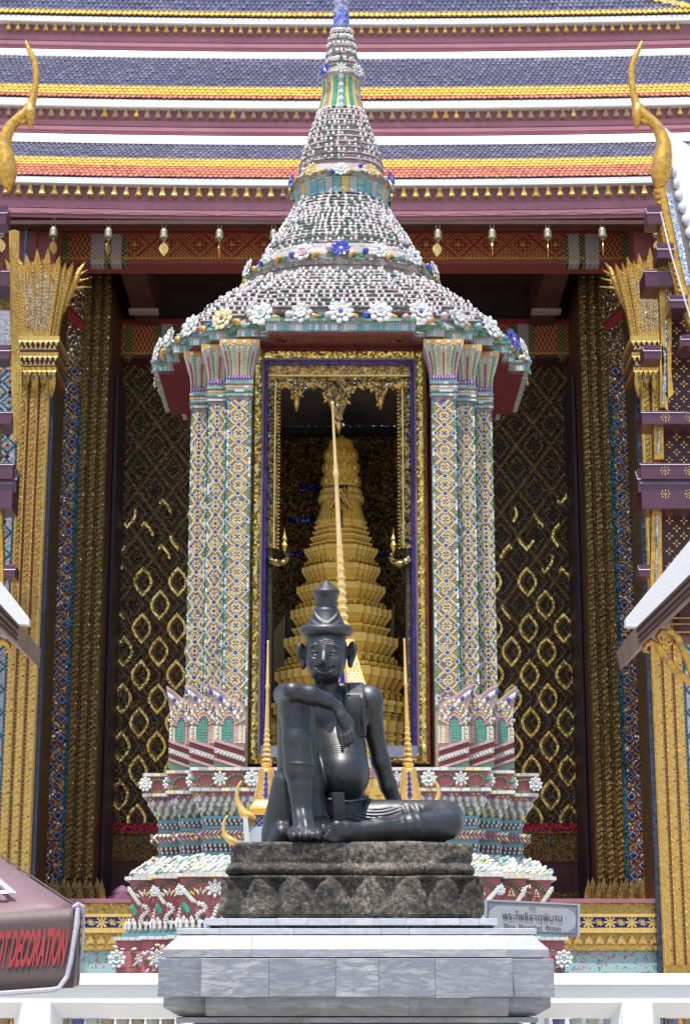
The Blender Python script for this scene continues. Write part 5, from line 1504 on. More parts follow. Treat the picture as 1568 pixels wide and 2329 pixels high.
# flowers, leaves and serpents on the visible steps
def faces(r):
    return [(-.74, .74, 1.0), (.74, .87, .87), (.87, 1.0, .74), (-.87, -.74, .87), (-1.0, -.87, .74)]
r = 2.03
vine = MB()
for sgn in (-1, 1):
    for (f, yf_, c, s_) in ((.995, .74, 'white', .62), (.87, .80, 'whiteb', .55), (.74, .93, 'whiteb', .6), (.60, 1.0, 'star', .66), (.44, 1.0, 'white', .66), (.28, 1.0, 'star', .64)):
        Yf_ = CY - r * yf_ - .02
        link('porcelain_flower', FL[c], base, (CX + sgn * r * f, Yf_, zS(1948, CY - r)), rot=RZ(sgn * (.3 if yf_ < 1 else 0)).to_euler(), scl=s_)
    for (f, yf_) in ((.935, .74), (.80, .87), (.67, 1.0), (.52, 1.0), (.36, 1.0)):
        x = CX + sgn * r * f; Yf_ = CY - r * yf_ - .012; z = zS(1948, CY - r)
        for k in range(12):
            a = 2 * PI * k / 12
            vine.stamp(lens(.03, .06, .012, 6, .6), (x + .085 * math.cos(a), Yf_, z + .06 * math.sin(a) - .02), Matrix.Rotation(-a, 3, 'Y'), 1.0, m=0)
        for s2 in (-1, 1): vine.stamp(lens(.05, .08, .015, 6, 1.), (x + s2 * .10, Yf_ - .004, z), Matrix.Rotation(s2 * PI / 2, 3, 'Y'), 1.0, m=1)
    # flower panel at the bottom
    rb = 2.27
    for (f, yf_, c, s_) in ((.99, .74, 'white', .75), (.80, .87, 'star', .8), (.66, 1., 'white', .7), (.885, .74, 'grey', .5)):
        link('porcelain_flower', FL[c], base, (CX + sgn * rb * f, CY - rb * yf_ - .02, zS(2396, CY - rb)), scl=s_)
    for k in range(46):
        f, yf_ = random.choice(((random.uniform(.88, .99), .74), (random.uniform(.75, .87), .87), (random.uniform(.55, .74), 1.0)))
        vine.stamp(lens(.035, .06, .015, 6, .8), (CX + sgn * rb * f, CY - rb * yf_ - .008, zS(random.uniform(2358, 2428), CY - rb)), Matrix.Rotation(random.uniform(0, 6), 3, 'Y'), random.uniform(.7, 1.1), m=random.choice((0, 0, 1, 2, 3, 4)))
    # serpents
    rn = 2.14
    for (f0, f1, yf_) in ((.87, 1.0, .74), (.74, .87, .87), (.56, .74, 1.0)):
        x_out, x_in = CX + sgn * rn * f1, CX + sgn * rn * f0; W = x_in - x_out; Yf_ = CY - rn * yf_ - .02; H = zn0 - zn1
        ser = link('serpent_relief', None, base); q = MB()
        P = lambda u, v: Vector((x_out + W * u, Yf_, zn1 + H * v))
        body = [(.42, .46), (.62, .42), (.66, .33), (.50, .27), (.42, .18), (.50, .09), (.68, .06), (.84, .12), (.90, .26), (.95, .38), (1.02, .42)]
        # main coil as a chain of glazed segments
        pts = [P(*c) for c in body]
        for a_, b_ in zip(pts, pts[1:]):
            d = b_ - a_; L = d.length; ang = math.atan2(d.x, d.z)
            for j in range(2): q.stamp(lens(.058, L * .62, .03, 8, .3), a_ + d * (j * .5), Matrix.Rotation(ang, 3, 'Y'), 1., m=0)
        for k in range(6):
            t = k / 5; c = P(.04 + .30 * t, .72 - .26 * t)
            q.stamp(lens(.045, .075, .025, 8, .8), c, Matrix.Rotation(-.5 * (1 if W > 0 else -1), 3, 'Y'), 1.1 - .2 * t, m=0)
            c = P(.18 + .24 * t, .68 - .22 * t); q.stamp(lens(.038, .06, .02, 8, .8), c, Matrix.Rotation(-.9 * (1 if W > 0 else -1), 3, 'Y'), 1.0, m=3)
        for i in range(3):
            c = P(.10 + i * .05, .34 - i * .05); q.stamp(lens(.05, .075, .008, 6, .6), c, None, 1., m=1)
        for k in range(12):
            a = PI * k / 11; c = P(.52 + .42 * math.cos(a), .74 + .17 * math.sin(a)); q.stamp(lens(.035, .06, .012, 6, .6), c, Matrix.Rotation(-a, 3, 'Y'), 1., m=2)
        for k in range(7):
            c = P(.52 + .12 * (k - 3) / 3 * 1.2, .62 + .05 * (k % 2)); q.stamp(lens(.03, .07, .015, 6, .9), c, Matrix.Rotation((k - 3) * .3, 3, 'Y'), 1., m=random.choice((0, 4, 3)))
        q.build('serpent_pieces', [M['white_glaze'], M['bellgreen'], M['vine_green'], M['cream_leaf'], M['yellow_glaze']], ser, kind='stuff')
        if f1 < .9: link('porcelain_flower', FL['white'], base, (x_out, Yf_ - .01, zn1 + H * .72), scl=.42)
    link('porcelain_flower', FL['star'], base, (CX + sgn * rn * .58, CY - rn - .02, zn1 + (zn0 - zn1) * .76), scl=.8)
vine.build('leaf_scrolls', [M['vine_green'], M['green_glaze'], M['pale_yellow'], M['pink_glaze'], M['white_glaze']], base, kind='stuff')
# ================================================================ BLACK HERMIT STATUE (sculpted as one distance field)
def black_stone():
    m = Mt('polished_black_stone'); n = m.noise(3.2, 5, .6); n2 = m.noise(22, 5, .65); n3 = m.noise(90, 3, .6)
    col = m.ramp((n * .6 + n2 * .4).step(.36, .66), [(0, (.008, .009, .011)), (.5, (.014, .016, .020)), (.8, (.028, .030, .035)), (1, (.062, .062, .064))])
    m.color(col); m.set('Roughness', (n2 * .24 + .36)); m.set('Specular IOR Level', .75); m.set('Metallic', .15); m.set('Coat Weight', .2); m.set('Coat Roughness', .32)
    m.bump(n3 * .4 + n2 + n * 2, .22, .006); return m.m
M['black_stone'] = black_stone()
class Field:
    def __init__(s, lo, hi, h):
        s.lo = np.array(lo, np.float64); s.h = h
        s.n = np.ceil((np.array(hi) - s.lo) / h).astype(int) + 1
        s.f = np.full(s.n, .3, np.float32)
        s.ax = [(s.lo[i] + h * np.arange(s.n[i])).astype(np.float32) for i in range(3)]
    def sub(s, c, r):
        i0 = [max(0, int((c[i] - r[i] - s.lo[i]) / s.h)) for i in range(3)]
        i1 = [min(s.n[i], int((c[i] + r[i] - s.lo[i]) / s.h) + 2) for i in range(3)]
        if any(a >= b for a, b in zip(i0, i1)): return None
        sl = tuple(slice(a, b) for a, b in zip(i0, i1))
        X = s.ax[0][sl[0]][:, None, None]; Y = s.ax[1][sl[1]][None, :, None]; Z = s.ax[2][sl[2]][None, None, :]
        return sl, X, Y, Z
    def comb(s, sl, d, k, mode):
        f = s.f[sl]; d = d.astype(np.float32)
        if mode == 'sub':
            if k > 0:
                h = np.clip(.5 - .5 * (f + d) / k, 0, 1); s.f[sl] = f * (1 - h) + (-d) * h + k * h * (1 - h)
            else: s.f[sl] = np.maximum(f, -d)
        else:
            if k > 0:
                h = np.clip(.5 + .5 * (f - d) / k, 0, 1); s.f[sl] = f * (1 - h) + d * h - k * h * (1 - h)
            else: s.f[sl] = np.minimum(f, d)
    def cap(s, a, b, ra, rb, k=.02, mode='add', sq=(1, 1, 1)):
        a = np.array(a, float); b = np.array(b, float); m = max(ra, rb) + k * 2 + .03
        r = np.abs(a - b) / 2 + m; q = s.sub((a + b) / 2, r)
        if q is None: return
        sl, X, Y, Z = q; ab = b - a; L2 = float(ab @ ab) + 1e-9
        t = np.clip(((X - a[0]) * ab[0] + (Y - a[1]) * ab[1] + (Z - a[2]) * ab[2]) / L2, 0, 1)
        dx, dy, dz = X - a[0] - t * ab[0], Y - a[1] - t * ab[1], Z - a[2] - t * ab[2]
        d = np.sqrt((dx / sq[0]) ** 2 + (dy / sq[1]) ** 2 + (dz / sq[2]) ** 2) - (ra + (rb - ra) * t)
        s.comb(sl, d * min(sq), k, mode)
    def chain(s, pts, rad_, k=.02, mode='add'):
        for (a, b), (ra, rb) in zip(zip(pts, pts[1:]), zip(rad_, rad_[1:])): s.cap(a, b, ra, rb, k, mode)
    def ell(s, c, r, k=.02, mode='add', rot=None):
        c = np.array(c, float); r = np.array(r, float); m = max(r) + k * 2 + .03
        q = s.sub(c, (m, m, m))
        if q is None: return
        sl, X, Y, Z = q; x, y, z = X - c[0], Y - c[1], Z - c[2]
        if rot is not None:
            R = np.array(rot.transposed()); x, y, z = (R[i][0] * x + R[i][1] * y + R[i][2] * z for i in range(3))
        k0 = np.sqrt((x / r[0]) ** 2 + (y / r[1]) ** 2 + (z / r[2]) ** 2); k1 = np.sqrt((x / r[0] ** 2) ** 2 + (y / r[1] ** 2) ** 2 + (z / r[2] ** 2) ** 2)
        s.comb(sl, k0 * (k0 - 1) / np.maximum(k1, 1e-6), k, mode)
    def torus(s, c, R, r, k=.01, rot=None, e=(1, 1), mode='add'):
        m = R * max(e) + r + .05; q = s.sub(c, (m, m, m)); sl, X, Y, Z = q; x, y, z = X - c[0], Y - c[1], Z - c[2]
        if rot is not None:
            Rm = np.array(rot.transposed()); x, y, z = (Rm[i][0] * x + Rm[i][1] * y + Rm[i][2] * z for i in range(3))
        d = np.sqrt((np.sqrt((x / e[0]) ** 2 + (y / e[1]) ** 2) - R) ** 2 + z ** 2) - r
        s.comb(sl, d, k, mode)
    def box(s, c, r, rnd=.01, k=.01, rot=None, mode='add'):
        m = max(r) * 1.8 + .05; q = s.sub(c, (m, m, m)); sl, X, Y, Z = q; x, y, z = X - c[0], Y - c[1], Z - c[2]
        if rot is not None:
            Rm = np.array(rot.transposed()); x, y, z = (Rm[i][0] * x + Rm[i][1] * y + Rm[i][2] * z for i in range(3))
        qx, qy, qz = np.abs(x) - r[0] + rnd, np.abs(y) - r[1] + rnd, np.abs(z) - r[2] + rnd
        d = np.sqrt(np.maximum(qx, 0) ** 2 + np.maximum(qy, 0) ** 2 + np.maximum(qz, 0) ** 2) + np.minimum(np.maximum(np.maximum(qx, qy), qz), 0) - rnd
        s.comb(sl, d, k, mode)
    def lathe(s, c, prof, rot=None, k=.01, e=1.0):
        """solid of revolution: prof = [(z, r)] rising"""
        H = prof[-1][0] - prof[0][0]; m = max(H, max(p[1] for p in prof)) + .08
        q = s.sub(c, (m, m, m)); sl, X, Y, Z = q; x, y, z = X - c[0], Y - c[1], Z - c[2]
        if rot is not None:
            Rm = np.array(rot.transposed()); x, y, z = (Rm[i][0] * x + Rm[i][1] * y + Rm[i][2] * z for i in range(3))
        zz = np.array([p[0] for p in prof]); rr = np.array([p[1] for p in prof])
        rad_ = np.interp(z, zz, rr); d = (np.sqrt(x ** 2 + (y / e) ** 2) - rad_) * .8
        d = np.maximum(d, np.maximum(z - zz[-1], zz[0] - z)); s.comb(sl, d, k, 'add')
    def carve(s, xr, zr, ymax, fn, ymin=0):
        """push the front skin in (+) or out (-) by a pattern of x and z"""
        ix = np.where((s.ax[0] > xr[0]) & (s.ax[0] < xr[1]))[0]; iz = np.where((s.ax[2] > zr[0]) & (s.ax[2] < zr[1]))[0]; iy = np.where((s.ax[1] < ymax) & (s.ax[1] > ymin))[0]
        sl = (slice(ix[0], ix[-1] + 1), slice(iy[0], iy[-1] + 1), slice(iz[0], iz[-1] + 1))
        X = s.ax[0][sl[0]][:, None, None]; Z = s.ax[2][sl[2]][None, None, :]
        tx = (X - xr[0]) / (xr[1] - xr[0]); tz = (Z - zr[0]) / (zr[1] - zr[0])
        mask = np.clip(np.minimum(np.minimum(tx, 1 - tx), np.minimum(tz, 1 - tz)) * 7, 0, 1)
        s.f[sl] += (fn(X, Z) * mask).astype(np.float32)
    def mesh(s, name, mat_, parent, smooth_it=1):
        f = s.f; n = f.shape
        ins = f < 0
        cs = ins[:-1, :-1, :-1].astype(np.int8)
        for dx in (0, 1):
            for dy in (0, 1):
                for dz in (0, 1):
                    if dx or dy or dz: cs = cs + ins[dx:n[0] - 1 + dx, dy:n[1] - 1 + dy, dz:n[2] - 1 + dz]
        act = (cs > 0) & (cs < 8); idx = -np.ones(act.shape, np.int64); cells = np.argwhere(act); idx[act] = np.arange(len(cells))
        acc = np.zeros((len(cells), 3)); cnt = np.zeros(len(cells))
        corners = [(a, b, c) for a in (0, 1) for b in (0, 1) for c in (0, 1)]
        for i, p in enumerate(corners):
            for q in corners[i + 1:]:
                if sum(abs(u - v) for u, v in zip(p, q)) != 1: continue
                fa = f[cells[:, 0] + p[0], cells[:, 1] + p[1], cells[:, 2] + p[2]]; fb = f[cells[:, 0] + q[0], cells[:, 1] + q[1], cells[:, 2] + q[2]]
                cr = (fa < 0) != (fb < 0); t = np.where(cr, fa / np.where(fa == fb, 1, fa - fb), 0)
                pt = np.array(p)[None] + t[:, None] * (np.array(q) - np.array(p))[None]
                acc += pt * cr[:, None]; cnt += cr
        V = s.lo + s.h * (cells + acc / np.maximum(cnt, 1)[:, None])
        F = []
        for ax in range(3):
            u, v = (ax + 1) % 3, (ax + 2) % 3
            a = [slice(None)] * 3; b = [slice(None)] * 3; a[ax] = slice(0, -1); b[ax] = slice(1, None)
            fa, fb = ins[tuple(a)], ins[tuple(b)]; ch = np.argwhere(fa != fb)
            ok = (ch[:, u] > 0) & (ch[:, v] > 0) & (ch[:, u] < n[u] - 1) & (ch[:, v] < n[v] - 1); ch = ch[ok]
            sgn = fa[ch[:, 0], ch[:, 1], ch[:, 2]]
            q = []
            for (du, dv) in ((-1, -1), (0, -1), (0, 0), (-1, 0)):
                c = ch.copy(); c[:, u] += du; c[:, v] += dv; q.append(idx[c[:, 0], c[:, 1], c[:, 2]])
            q = np.stack(q, 1); q[~sgn] = q[~sgn][:, ::-1]; F.append(q)
        F = np.concatenate(F)
        for _ in range(smooth_it):        # even out the grid
            nb = np.zeros_like(V); c = np.zeros(len(V))
            for i in range(4):
                a, b = F[:, i], F[:, (i + 1) % 4]
                np.add.at(nb, a, V[b]); np.add.at(c, a, 1)
                np.add.at(nb, b, V[a]); np.add.at(c, b, 1)
            V = V * .5 + .5 * nb / np.maximum(c, 1)[:, None]
        me = bpy.data.meshes.new(name); me.vertices.add(len(V)); me.vertices.foreach_set('co', V.astype(np.float32).ravel())
        me.loops.add(len(F) * 4); me.loops.foreach_set('vertex_index', F.astype(np.int32).ravel())
        me.polygons.add(len(F)); me.polygons.foreach_set('loop_start', np.arange(0, len(F) * 4, 4, dtype=np.int32))
        me.update(calc_edges=True); me.polygons.foreach_set('use_smooth', np.ones(len(F), bool)); me.materials.append(mat_); me.validate()
        return link(name, me, parent)

def P(x, y, Y): return tuple(S(x, y, Y))
statue = thing('hermit_statue', 'black stone statue of a seated smiling hermit in a pointed headdress, one knee raised', 'statue')
ZB = zS(2105, 10.60)                                  # top of the stone slab
lo = (S(655, 2100, 11.2).x, 10.45, ZB - .02); hi = (S(1165, 2100, 11.0).x, 11.85, zS(1560, 11.2) + .02)
F1 = Field(lo, hi, .0043)
# pelvis, belly, chest
F1.ell(P(850, 2040, 11.33), (.24, .20, .15), .04)
F1.ell(P(856, 1936, 11.20), (.162, .215, .165), .05)
F1.ell(P(820, 1930, 11.26), (.12, .17, .15), .05)
F1.ell(P(842, 1855, 11.26), (.162, .150, .14), .05)
F1.ell(P(842, 1790, 11.29), (.185, .125, .135), .05)
F1.ell(P(806, 1802, 11.215), (.095, .055, .07), .05); F1.ell(P(880, 1804, 11.215), (.095, .055, .07), .05)
F1.ell(P(850, 1885, 11.235), (.150, .165, .13), .06)
F1.cap(P(740, 1748, 11.33), P(918, 1745, 11.32), .075, .082, .06)      # shoulders
# neck and head
F1.cap(P(818, 1760, 11.27), P(816, 1690, 11.22), .078, .074, .035)
hx, hyv = 814.5, 1640
HY = 11.17
F1.ell(P(815.5, 1625, HY + .02), (.126, .145, .150), .03)
F1.ell(P(814, 1660, HY - .012), (.116, .118, .105), .035)
F1.ell(P(812, 1683, HY - .040), (.074, .080, .050), .03)               # chin
for sx, cx_ in ((-1, 785), (1, 842)):
    L_ = sx < 0; fo = .0 if L_ else -.015
    F1.ell(P(cx_, 1654, HY - .072 + fo), (.038, .030, .040), .022)           # cheeks
    F1.ell(P(786.5 if L_ else 834.5, 1629, HY - .130 + fo), (.033, .018, .018), .014, 'sub')   # sockets
    F1.ell(P(786.5 if L_ else 834.5, 1630.5, HY - .087 + fo), (.026, .020, .0140), .004)   # lids
    F1.chain([P(773 if L_ else 821, 1620 if L_ else 1616, HY - .094 + fo), P(786 if L_ else 834, 1613, HY - .100 + fo), P(800 if L_ else 848, 1616 if L_ else 1620, HY - .098 + fo)], [.006, .007, .006], .014)  # brows
    F1.chain([P(776 if L_ else 822, 1632.5, HY - .102 + fo), P(787 if L_ else 834, 1635.5, HY - .109 + fo), P(799 if L_ else 846, 1632.5, HY - .103 + fo)], [.0045, .006, .0045], .002, 'sub')
    F1.chain([P(776 if L_ else 822, 1639, HY - .104 + fo), P(787 if L_ else 834, 1643, HY - .110 + fo), P(800 if L_ else 846, 1640, HY - .104 + fo)], [.004, .005, .004], .005, 'sub')
    F1.chain([P(803 if L_ else 818, 1655, HY - .135), P(791 if L_ else 829, 1664, HY - .124 + fo * .5), P(787 if L_ else 836, 1677, HY - .104 + fo * .5)], [.007, .009, .006], .008, 'sub')   # smile folds
# nose
F1.chain([P(810, 1622, HY - .112), P(809, 1640, HY - .128), P(808.5, 1653, HY - .152)], [.017, .019, .024], .014)
F1.ell(P(799.5, 1657, HY - .128), (.015, .016, .012), .008); F1.ell(P(818, 1657, HY - .126), (.015, .016, .012), .008)
# mouth: muzzle mound, open smile, lower lip
F1.ell(P(811, 1671, HY - .098), (.056, .034, .034), .02)
F1.chain([P(789, 1667, HY - .108), P(800, 1673, HY - .126), P(811, 1675, HY - .134), P(823, 1673, HY - .128), P(834, 1667, HY - .110)], [.006, .013, .018, .013, .006], .003, 'sub')
F1.chain([P(798, 1681, HY - .122), P(812, 1684, HY - .130), P(826, 1681, HY - .120)], [.007, .010, .007], .005)
for k, xx in enumerate((806, 812.5, 818)): F1.box(P(xx, 1672.0, HY - .118), (.007, .006, .006), .003, .002)
# hair edge, ears with long lobes
for sx, cx_, yy in ((-1, 754, 1640), (1, 879, 1636)):
    R3 = Matrix.Rotation(-sx * .5, 3, 'Z') @ Matrix.Rotation(sx * .14, 3, 'Y')
    F1.ell(P(cx_, yy - 6, HY + .03), (.034, .016, .066), .012, rot=R3)
    F1.ell(P(cx_ - sx * 3.5, yy + 22, HY + .03), (.017, .014, .032), .012)
    F1.ell(P(cx_ - sx * .5, yy - 6, HY + .005), (.019, .012, .045), .006, 'sub', rot=R3)
    F1.chain([P(cx_ - sx * 14, yy - 38, HY - .04), P(cx_ - sx * 14, yy - 14, HY - .045), P(cx_ - sx * 13, yy + 6, HY - .03)], [.003, .004, .003], .004, 'sub')
# arm on the viewer's right, braced on the ground behind the thigh
F1.chain([P(922, 1752, 11.31), P(935, 1832, 11.33), P(951, 1905, 11.36), P(970, 1965, 11.39), P(990, 2015, 11.42), P(1004, 2075, 11.46)], [.082, .058, .055, .051, .043, .035], .02)
F1.ell(P(925, 1758, 11.30), (.075, .08, .09), .03)
# arm on the viewer's left: upper arm forward, elbow over the knee, forearm across, hanging hand
F1.chain([P(745, 1752, 11.33), P(712, 1738, 11.02), P(731, 1731, 10.72)], [.075, .064, .052], .02)
F1.chain([P(729, 1729, 10.72), P(775, 1738, 10.75), P(815, 1752, 10.80), P(842, 1768, 10.83)], [.052, .055, .044, .034], .02)
F1.chain([P(842, 1768, 10.83), P(853, 1790, 10.83), P(862, 1812, 10.84)], [.033, .036, .038], .012)
F1.ell(P(866, 1806, 10.845), (.042, .026, .055), .012, rot=Matrix.Rotation(-.45, 3, 'Y'))
# fingers and thumb
HYF = 10.83
fing = [[(872, 1812), (880, 1830), (884, 1846), (880, 1858)], [(866, 1816), (872, 1836), (875, 1854), (870, 1866)], [(859, 1818), (863, 1840), (865, 1858), (861, 1868)], [(852, 1818), (853, 1842), (855, 1866), (856, 1880)]]
for k, fg in enumerate(fing):
    F1.chain([P(x, y, HYF + (.0, -.012, -.014, .006)[i] + .003 * k) for i, (x, y) in enumerate(fg)], [.0125, .0115, .0105, .0085], .004)
F1.chain([P(848, 1800, HYF + .01), P(845, 1822, HYF + .002), P(848, 1842, HYF + .0), P(851, 1856, HYF + .0)], [.015, .014, .012, .010], .006)
# raised leg on the viewer's left
F1.chain([P(733, 1768, 10.80), P(741, 1850, 10.80), P(748, 1930, 10.80)], [.070, .082, .090], .02)           # cuffed shin
F1.ell(P(732, 1758, 10.80), (.063, .065, .05), .02)
F1.cap(P(734, 1775, 10.86), P(755, 2030, 11.25), .095, .150, .03)                                             # thigh behind
F1.chain([P(768, 1785, 10.92), P(766, 1870, 10.98), P(772, 1960, 11.04), P(782, 2060, 11.08)], [.050, .066, .082, .096], .03)
F1.cap(P(715, 1960, 11.05), P(700, 2095, 11.12), .085, .115, .03)                                            # cloth falling outside
F1.cap(P(705, 2085, 11.0), P(682, 2112, 11.0), .06, .035, .03)
# deep gap between shin and thigh cloth
F1.chain([P(700, 1990, 10.90), P(708, 2060, 10.90)], [.012, .012], .01, 'sub')
F1.chain([P(748, 1915, 10.795), P(752, 1970, 10.79), P(755, 2030, 10.77), P(758, 2062, 10.74)], [.080, .072, .058, .055], .012)   # shin below the cuff
F1.torus(P(748, 1914, 10.80), .084, .010, .004, rot=Matrix.Rotation(.06, 3, 'Y'))
F1.ell(P(751, 1931, 10.712), (.008, .006, .006), .004)
# foot of the raised leg
F1.chain([P(757, 2050, 10.74), P(763, 2072, 10.68), P(767, 2084, 10.64)], [.058, .055, .042], .02)
F1.ell(P(766, 2088, 10.655), (.090, .085, .040), .02)
F1.ell(P(738, 2084, 10.72), (.045, .10, .045), .02)
for k in range(5):
    x = 734 + k * 15.0; r_ = (.016, .017, .018, .019, .025)[k]
    F1.chain([P(x, 2080, 10.62), P(x + .5, 2088, 10.578)], [r_, r_], .005)
    F1.ell(P(x + .5, 2090, 10.57), (r_ * .8, .012, r_ * .7), .004)
    if k < 4: F1.chain([P(x + 8, 2074, 10.60), P(x + 8, 2094, 10.55)], [.003, .003], .003, 'sub')
# folded leg lying on the slab, viewer's right
F1.cap(P(870, 2052, 11.25), P(1112, 2046, 11.16), .125, .105, .04)
F1.ell(P(1105, 2052, 11.10), (.125, .15, .107), .04)
F1.chain([P(1118, 2062, 11.0), P(1030, 2068, 10.86), P(950, 2072, 10.76), P(885, 2078, 10.68)], [.088, .080, .062, .045], .025)
F1.chain([P(885, 2078, 10.68), P(862, 2076, 10.63), P(846, 2076, 10.60)], [.047, .050, .046], .015)
F1.ell(P(842, 2064, 10.575), (.033, .03, .028), .008)
for k, (x, y) in enumerate(((829, 2072), (823, 2080), (817, 2087), (812, 2093))):
    F1.chain([P(x + 12, y + 1, 10.60), P(x, y, 10.575)], [.017, .0155 - .001 * k], .004)
F1.chain([P(1090, 2090, 11.0), P(1000, 2092, 10.84), P(900, 2094, 10.72), P(835, 2098, 10.60)], [.06, .05, .04, .02], .02)
# cuff groove of the lying leg, folds of the cloth
for dx in (0, 7): F1.chain([P(993 + dx, 2012, 10.93), P(994 + dx, 2034, 10.80), P(1004 + dx, 2056, 10.735), P(1014 + dx, 2072, 10.73)], [.004, .005, .005, .004], .005, 'sub')
F1.ell(P(800, 2085, 11.02), (.13, .14, .10), .03)
def rowz(y, Y=11.0): return zS(y, Y)
x_ = lambda x, Y=11.0: S(x, 2000, Y).x
# drapery: crescents over the lap, bunched lines above the belly, wrinkles on the brow
F1.carve((x_(864), x_(1010)), (rowz(2070), rowz(2008)), 11.12, lambda X, Z: .0032 * np.sin(2 * PI * np.sqrt(((X - x_(940)) / 1.5) ** 2 + (Z - rowz(1962)) ** 2) / .019))
F1.carve((x_(1000), x_(1060)), (rowz(2080), rowz(2000)), 11.12, lambda X, Z: .0030 * np.sin(2 * PI * ((X - x_(1000)) * .8 + (Z - rowz(2040)) * .35) / .045))
F1.carve((x_(795, 11.05), x_(915, 11.05)), (rowz(1890, 11.05), rowz(1858, 11.05)), 11.2, lambda X, Z: .0016 * np.sin(2 * PI * (Z + 1.2 * (X - x_(845, 11.05)) ** 2) / .0125), 10.93)
F1.carve((x_(785, HY), x_(845, HY)), (rowz(1612, HY - .13), rowz(1597, HY - .13)), HY, lambda X, Z: .0028 * np.sin(2 * PI * (Z + .006 * np.cos(X * 60)) / .0115))
F1.carve((x_(698, 10.9), x_(830, 11.)), (rowz(2100), rowz(1940)), 11.3, lambda X, Z: .0022 * np.sin(2 * PI * (X * 1.0 + Z * .18) / .05))
# waist cord and hanging sash end
F1.chain([P(822, 2000, 11.06), P(870, 2006, 11.02), P(905, 2000, 11.08), P(918, 1992, 11.18)], [.012, .010, .010, .010], .006)
F1.box(P(847, 2018, 10.985), (.038, .014, .085), .012, .012, rot=Matrix.Rotation(-.10, 3, 'Y') @ Matrix.Rotation(.12, 3, 'X'))
F1.ell(P(838, 1988, 11.00), (.035, .03, .02), .01)
# flatten on the slab
F1.f[:, :, F1.ax[2] < ZB + .001] = np.maximum(F1.f[:, :, F1.ax[2] < ZB + .001], .004)
body = F1.mesh('body', M['black_stone'], statue)
del F1
# headdress
tl = Matrix.Rotation(.10, 3, 'X')
F2 = Field((S(740, 1600, 11.1).x, 10.85, zS(1612, 11.1)), (S(890, 1600, 11.2).x, 11.5, zS(1444, 11.15)), .005)
cb = P(815, 1578, HY + .03)
F2.torus(cb, .131, .033, .003, e=(1.0, 1.0), rot=tl)
m_ = mS(1520, HY)
F2.lathe(cb, [(-.050, .124), (-.02, .126), (.01, .124), (.030, .122), (.055, .106), (.085, .092), (.110, .082), (.130, .077), (.136, .066), (.17, .062), (.20, .066), (.225, .080), (.238, .0835), (.244, .0825), (.262, .060), (.285, .034), (.305, .012), (.316, .0)], rot=tl, k=.006)
def hat(a, z, off=.0):                       # a point on the hat's surface
    r = float(np.interp(z, [-.045, .030, .055, .085, .110, .130, .133, .17, .20, .225, .238], [.126, .122, .106, .092, .082, .077, .066, .062, .066, .080, .0835])) + off
    v = tl @ Vector((r * math.sin(a), -r * math.cos(a), z)); return (cb[0] + v.x, cb[1] + v.y, cb[2] + v.z)
for s_ in (-1, 1):
    for (a0, z0, a1, z1) in ((.02, .030, 1.1, .118), (.05, .030, 1.15, .105), (.40, .028, 1.2, .072), (.46, .028, 1.25, .062)):
        F2.chain([hat(s_ * (a0 + (a1 - a0) * t), z0 + (z1 - z0) * t, .002) for t in np.linspace(0, 1, 7)], [.0055] * 7, .002)
F2.chain([hat(a, .024 + .0 * a, .004) for a in np.linspace(-1.6, 1.6, 13)], [.004] * 13, .003)
F2.chain([hat(a, z, .001) for a, z in ((-.5, .226), (0, .222), (.3, .205), (.7, .17), (1.2, .135))], [.003] * 5, .003)
F2.mesh('headdress', M['black_stone'], statue, 1); del F2
# shoulder cloth
F3 = Field((S(855, 1700, 11.1).x - .02, 10.95, zS(1850, 11.1)), (S(925, 1700, 11.1).x + .02, 11.5, zS(1700, 11.15)), .005)
for i in range(40):
    t = i / 39; y0 = 1712 + 122 * t; Yc = 11.185 - .035 * math.sin(PI * min(1, t * 1.1)) + (.10 * (1 - t * 4) if t < .25 else 0)
    F3.box(P(884 + 6 * t, y0, Yc), (.058, .016, .022), .006, .008, rot=Matrix.Rotation(-1.15 * max(0, 1 - t * 4), 3, 'X') @ Matrix.Rotation(-.05, 3, 'Z'))
for dx in (-17, -14, 17, 20):
    F3.chain([P(884 + dx + 6 * t, 1714 + 118 * t, 11.150 - .035 * math.sin(PI * min(1, t * 1.1)) + (.10 * (1 - t * 4) if t < .25 else 0)) for t in np.linspace(0, 1, 8)], [.005] * 8, .004, 'add' if abs(dx) > 15 else 'sub')
F3.mesh('shoulder_cloth', M['black_stone'], statue, 1); del F3

# ================================================================ WEATHERED STONE SLAB UNDER THE STATUE
def old_stone():
    m = Mt('weathered_stone'); n = m.noise(2.2, 6, .65); n2 = m.noise(26, 6, .75); n3 = m.noise(80, 4, .7); w = m.noise(3.0, 4, .6, vec=m.mapping((2.2, 2.2, .5)))
    x, y, z = m.xyz()
    n2 = m.noise(42, 6, .8); c = m.ramp((n2 * .55 + n * .25 + n3 * .20).step(.40, .64), [(0, (.018, .017, .015)), (.34, (.052, .046, .039)), (.60, (.14, .12, .098)), (.82, (.28, .25, .21)), (1, (.42, .40, .35))])
    c = m.mix(w.step(.50, .62) * .8, c, (.028, .026, .023))
    m.color(c); m.set('Roughness', .92); m.bump(n2 * .7 + n3 * .5, .9, .012); return m.m
M['old_stone'] = old_stone()
plinth = thing('weathered_stone_plinth', 'dark weathered stone plinth carved with broad petals, under the black statue', 'plinth')
PC = 11.25
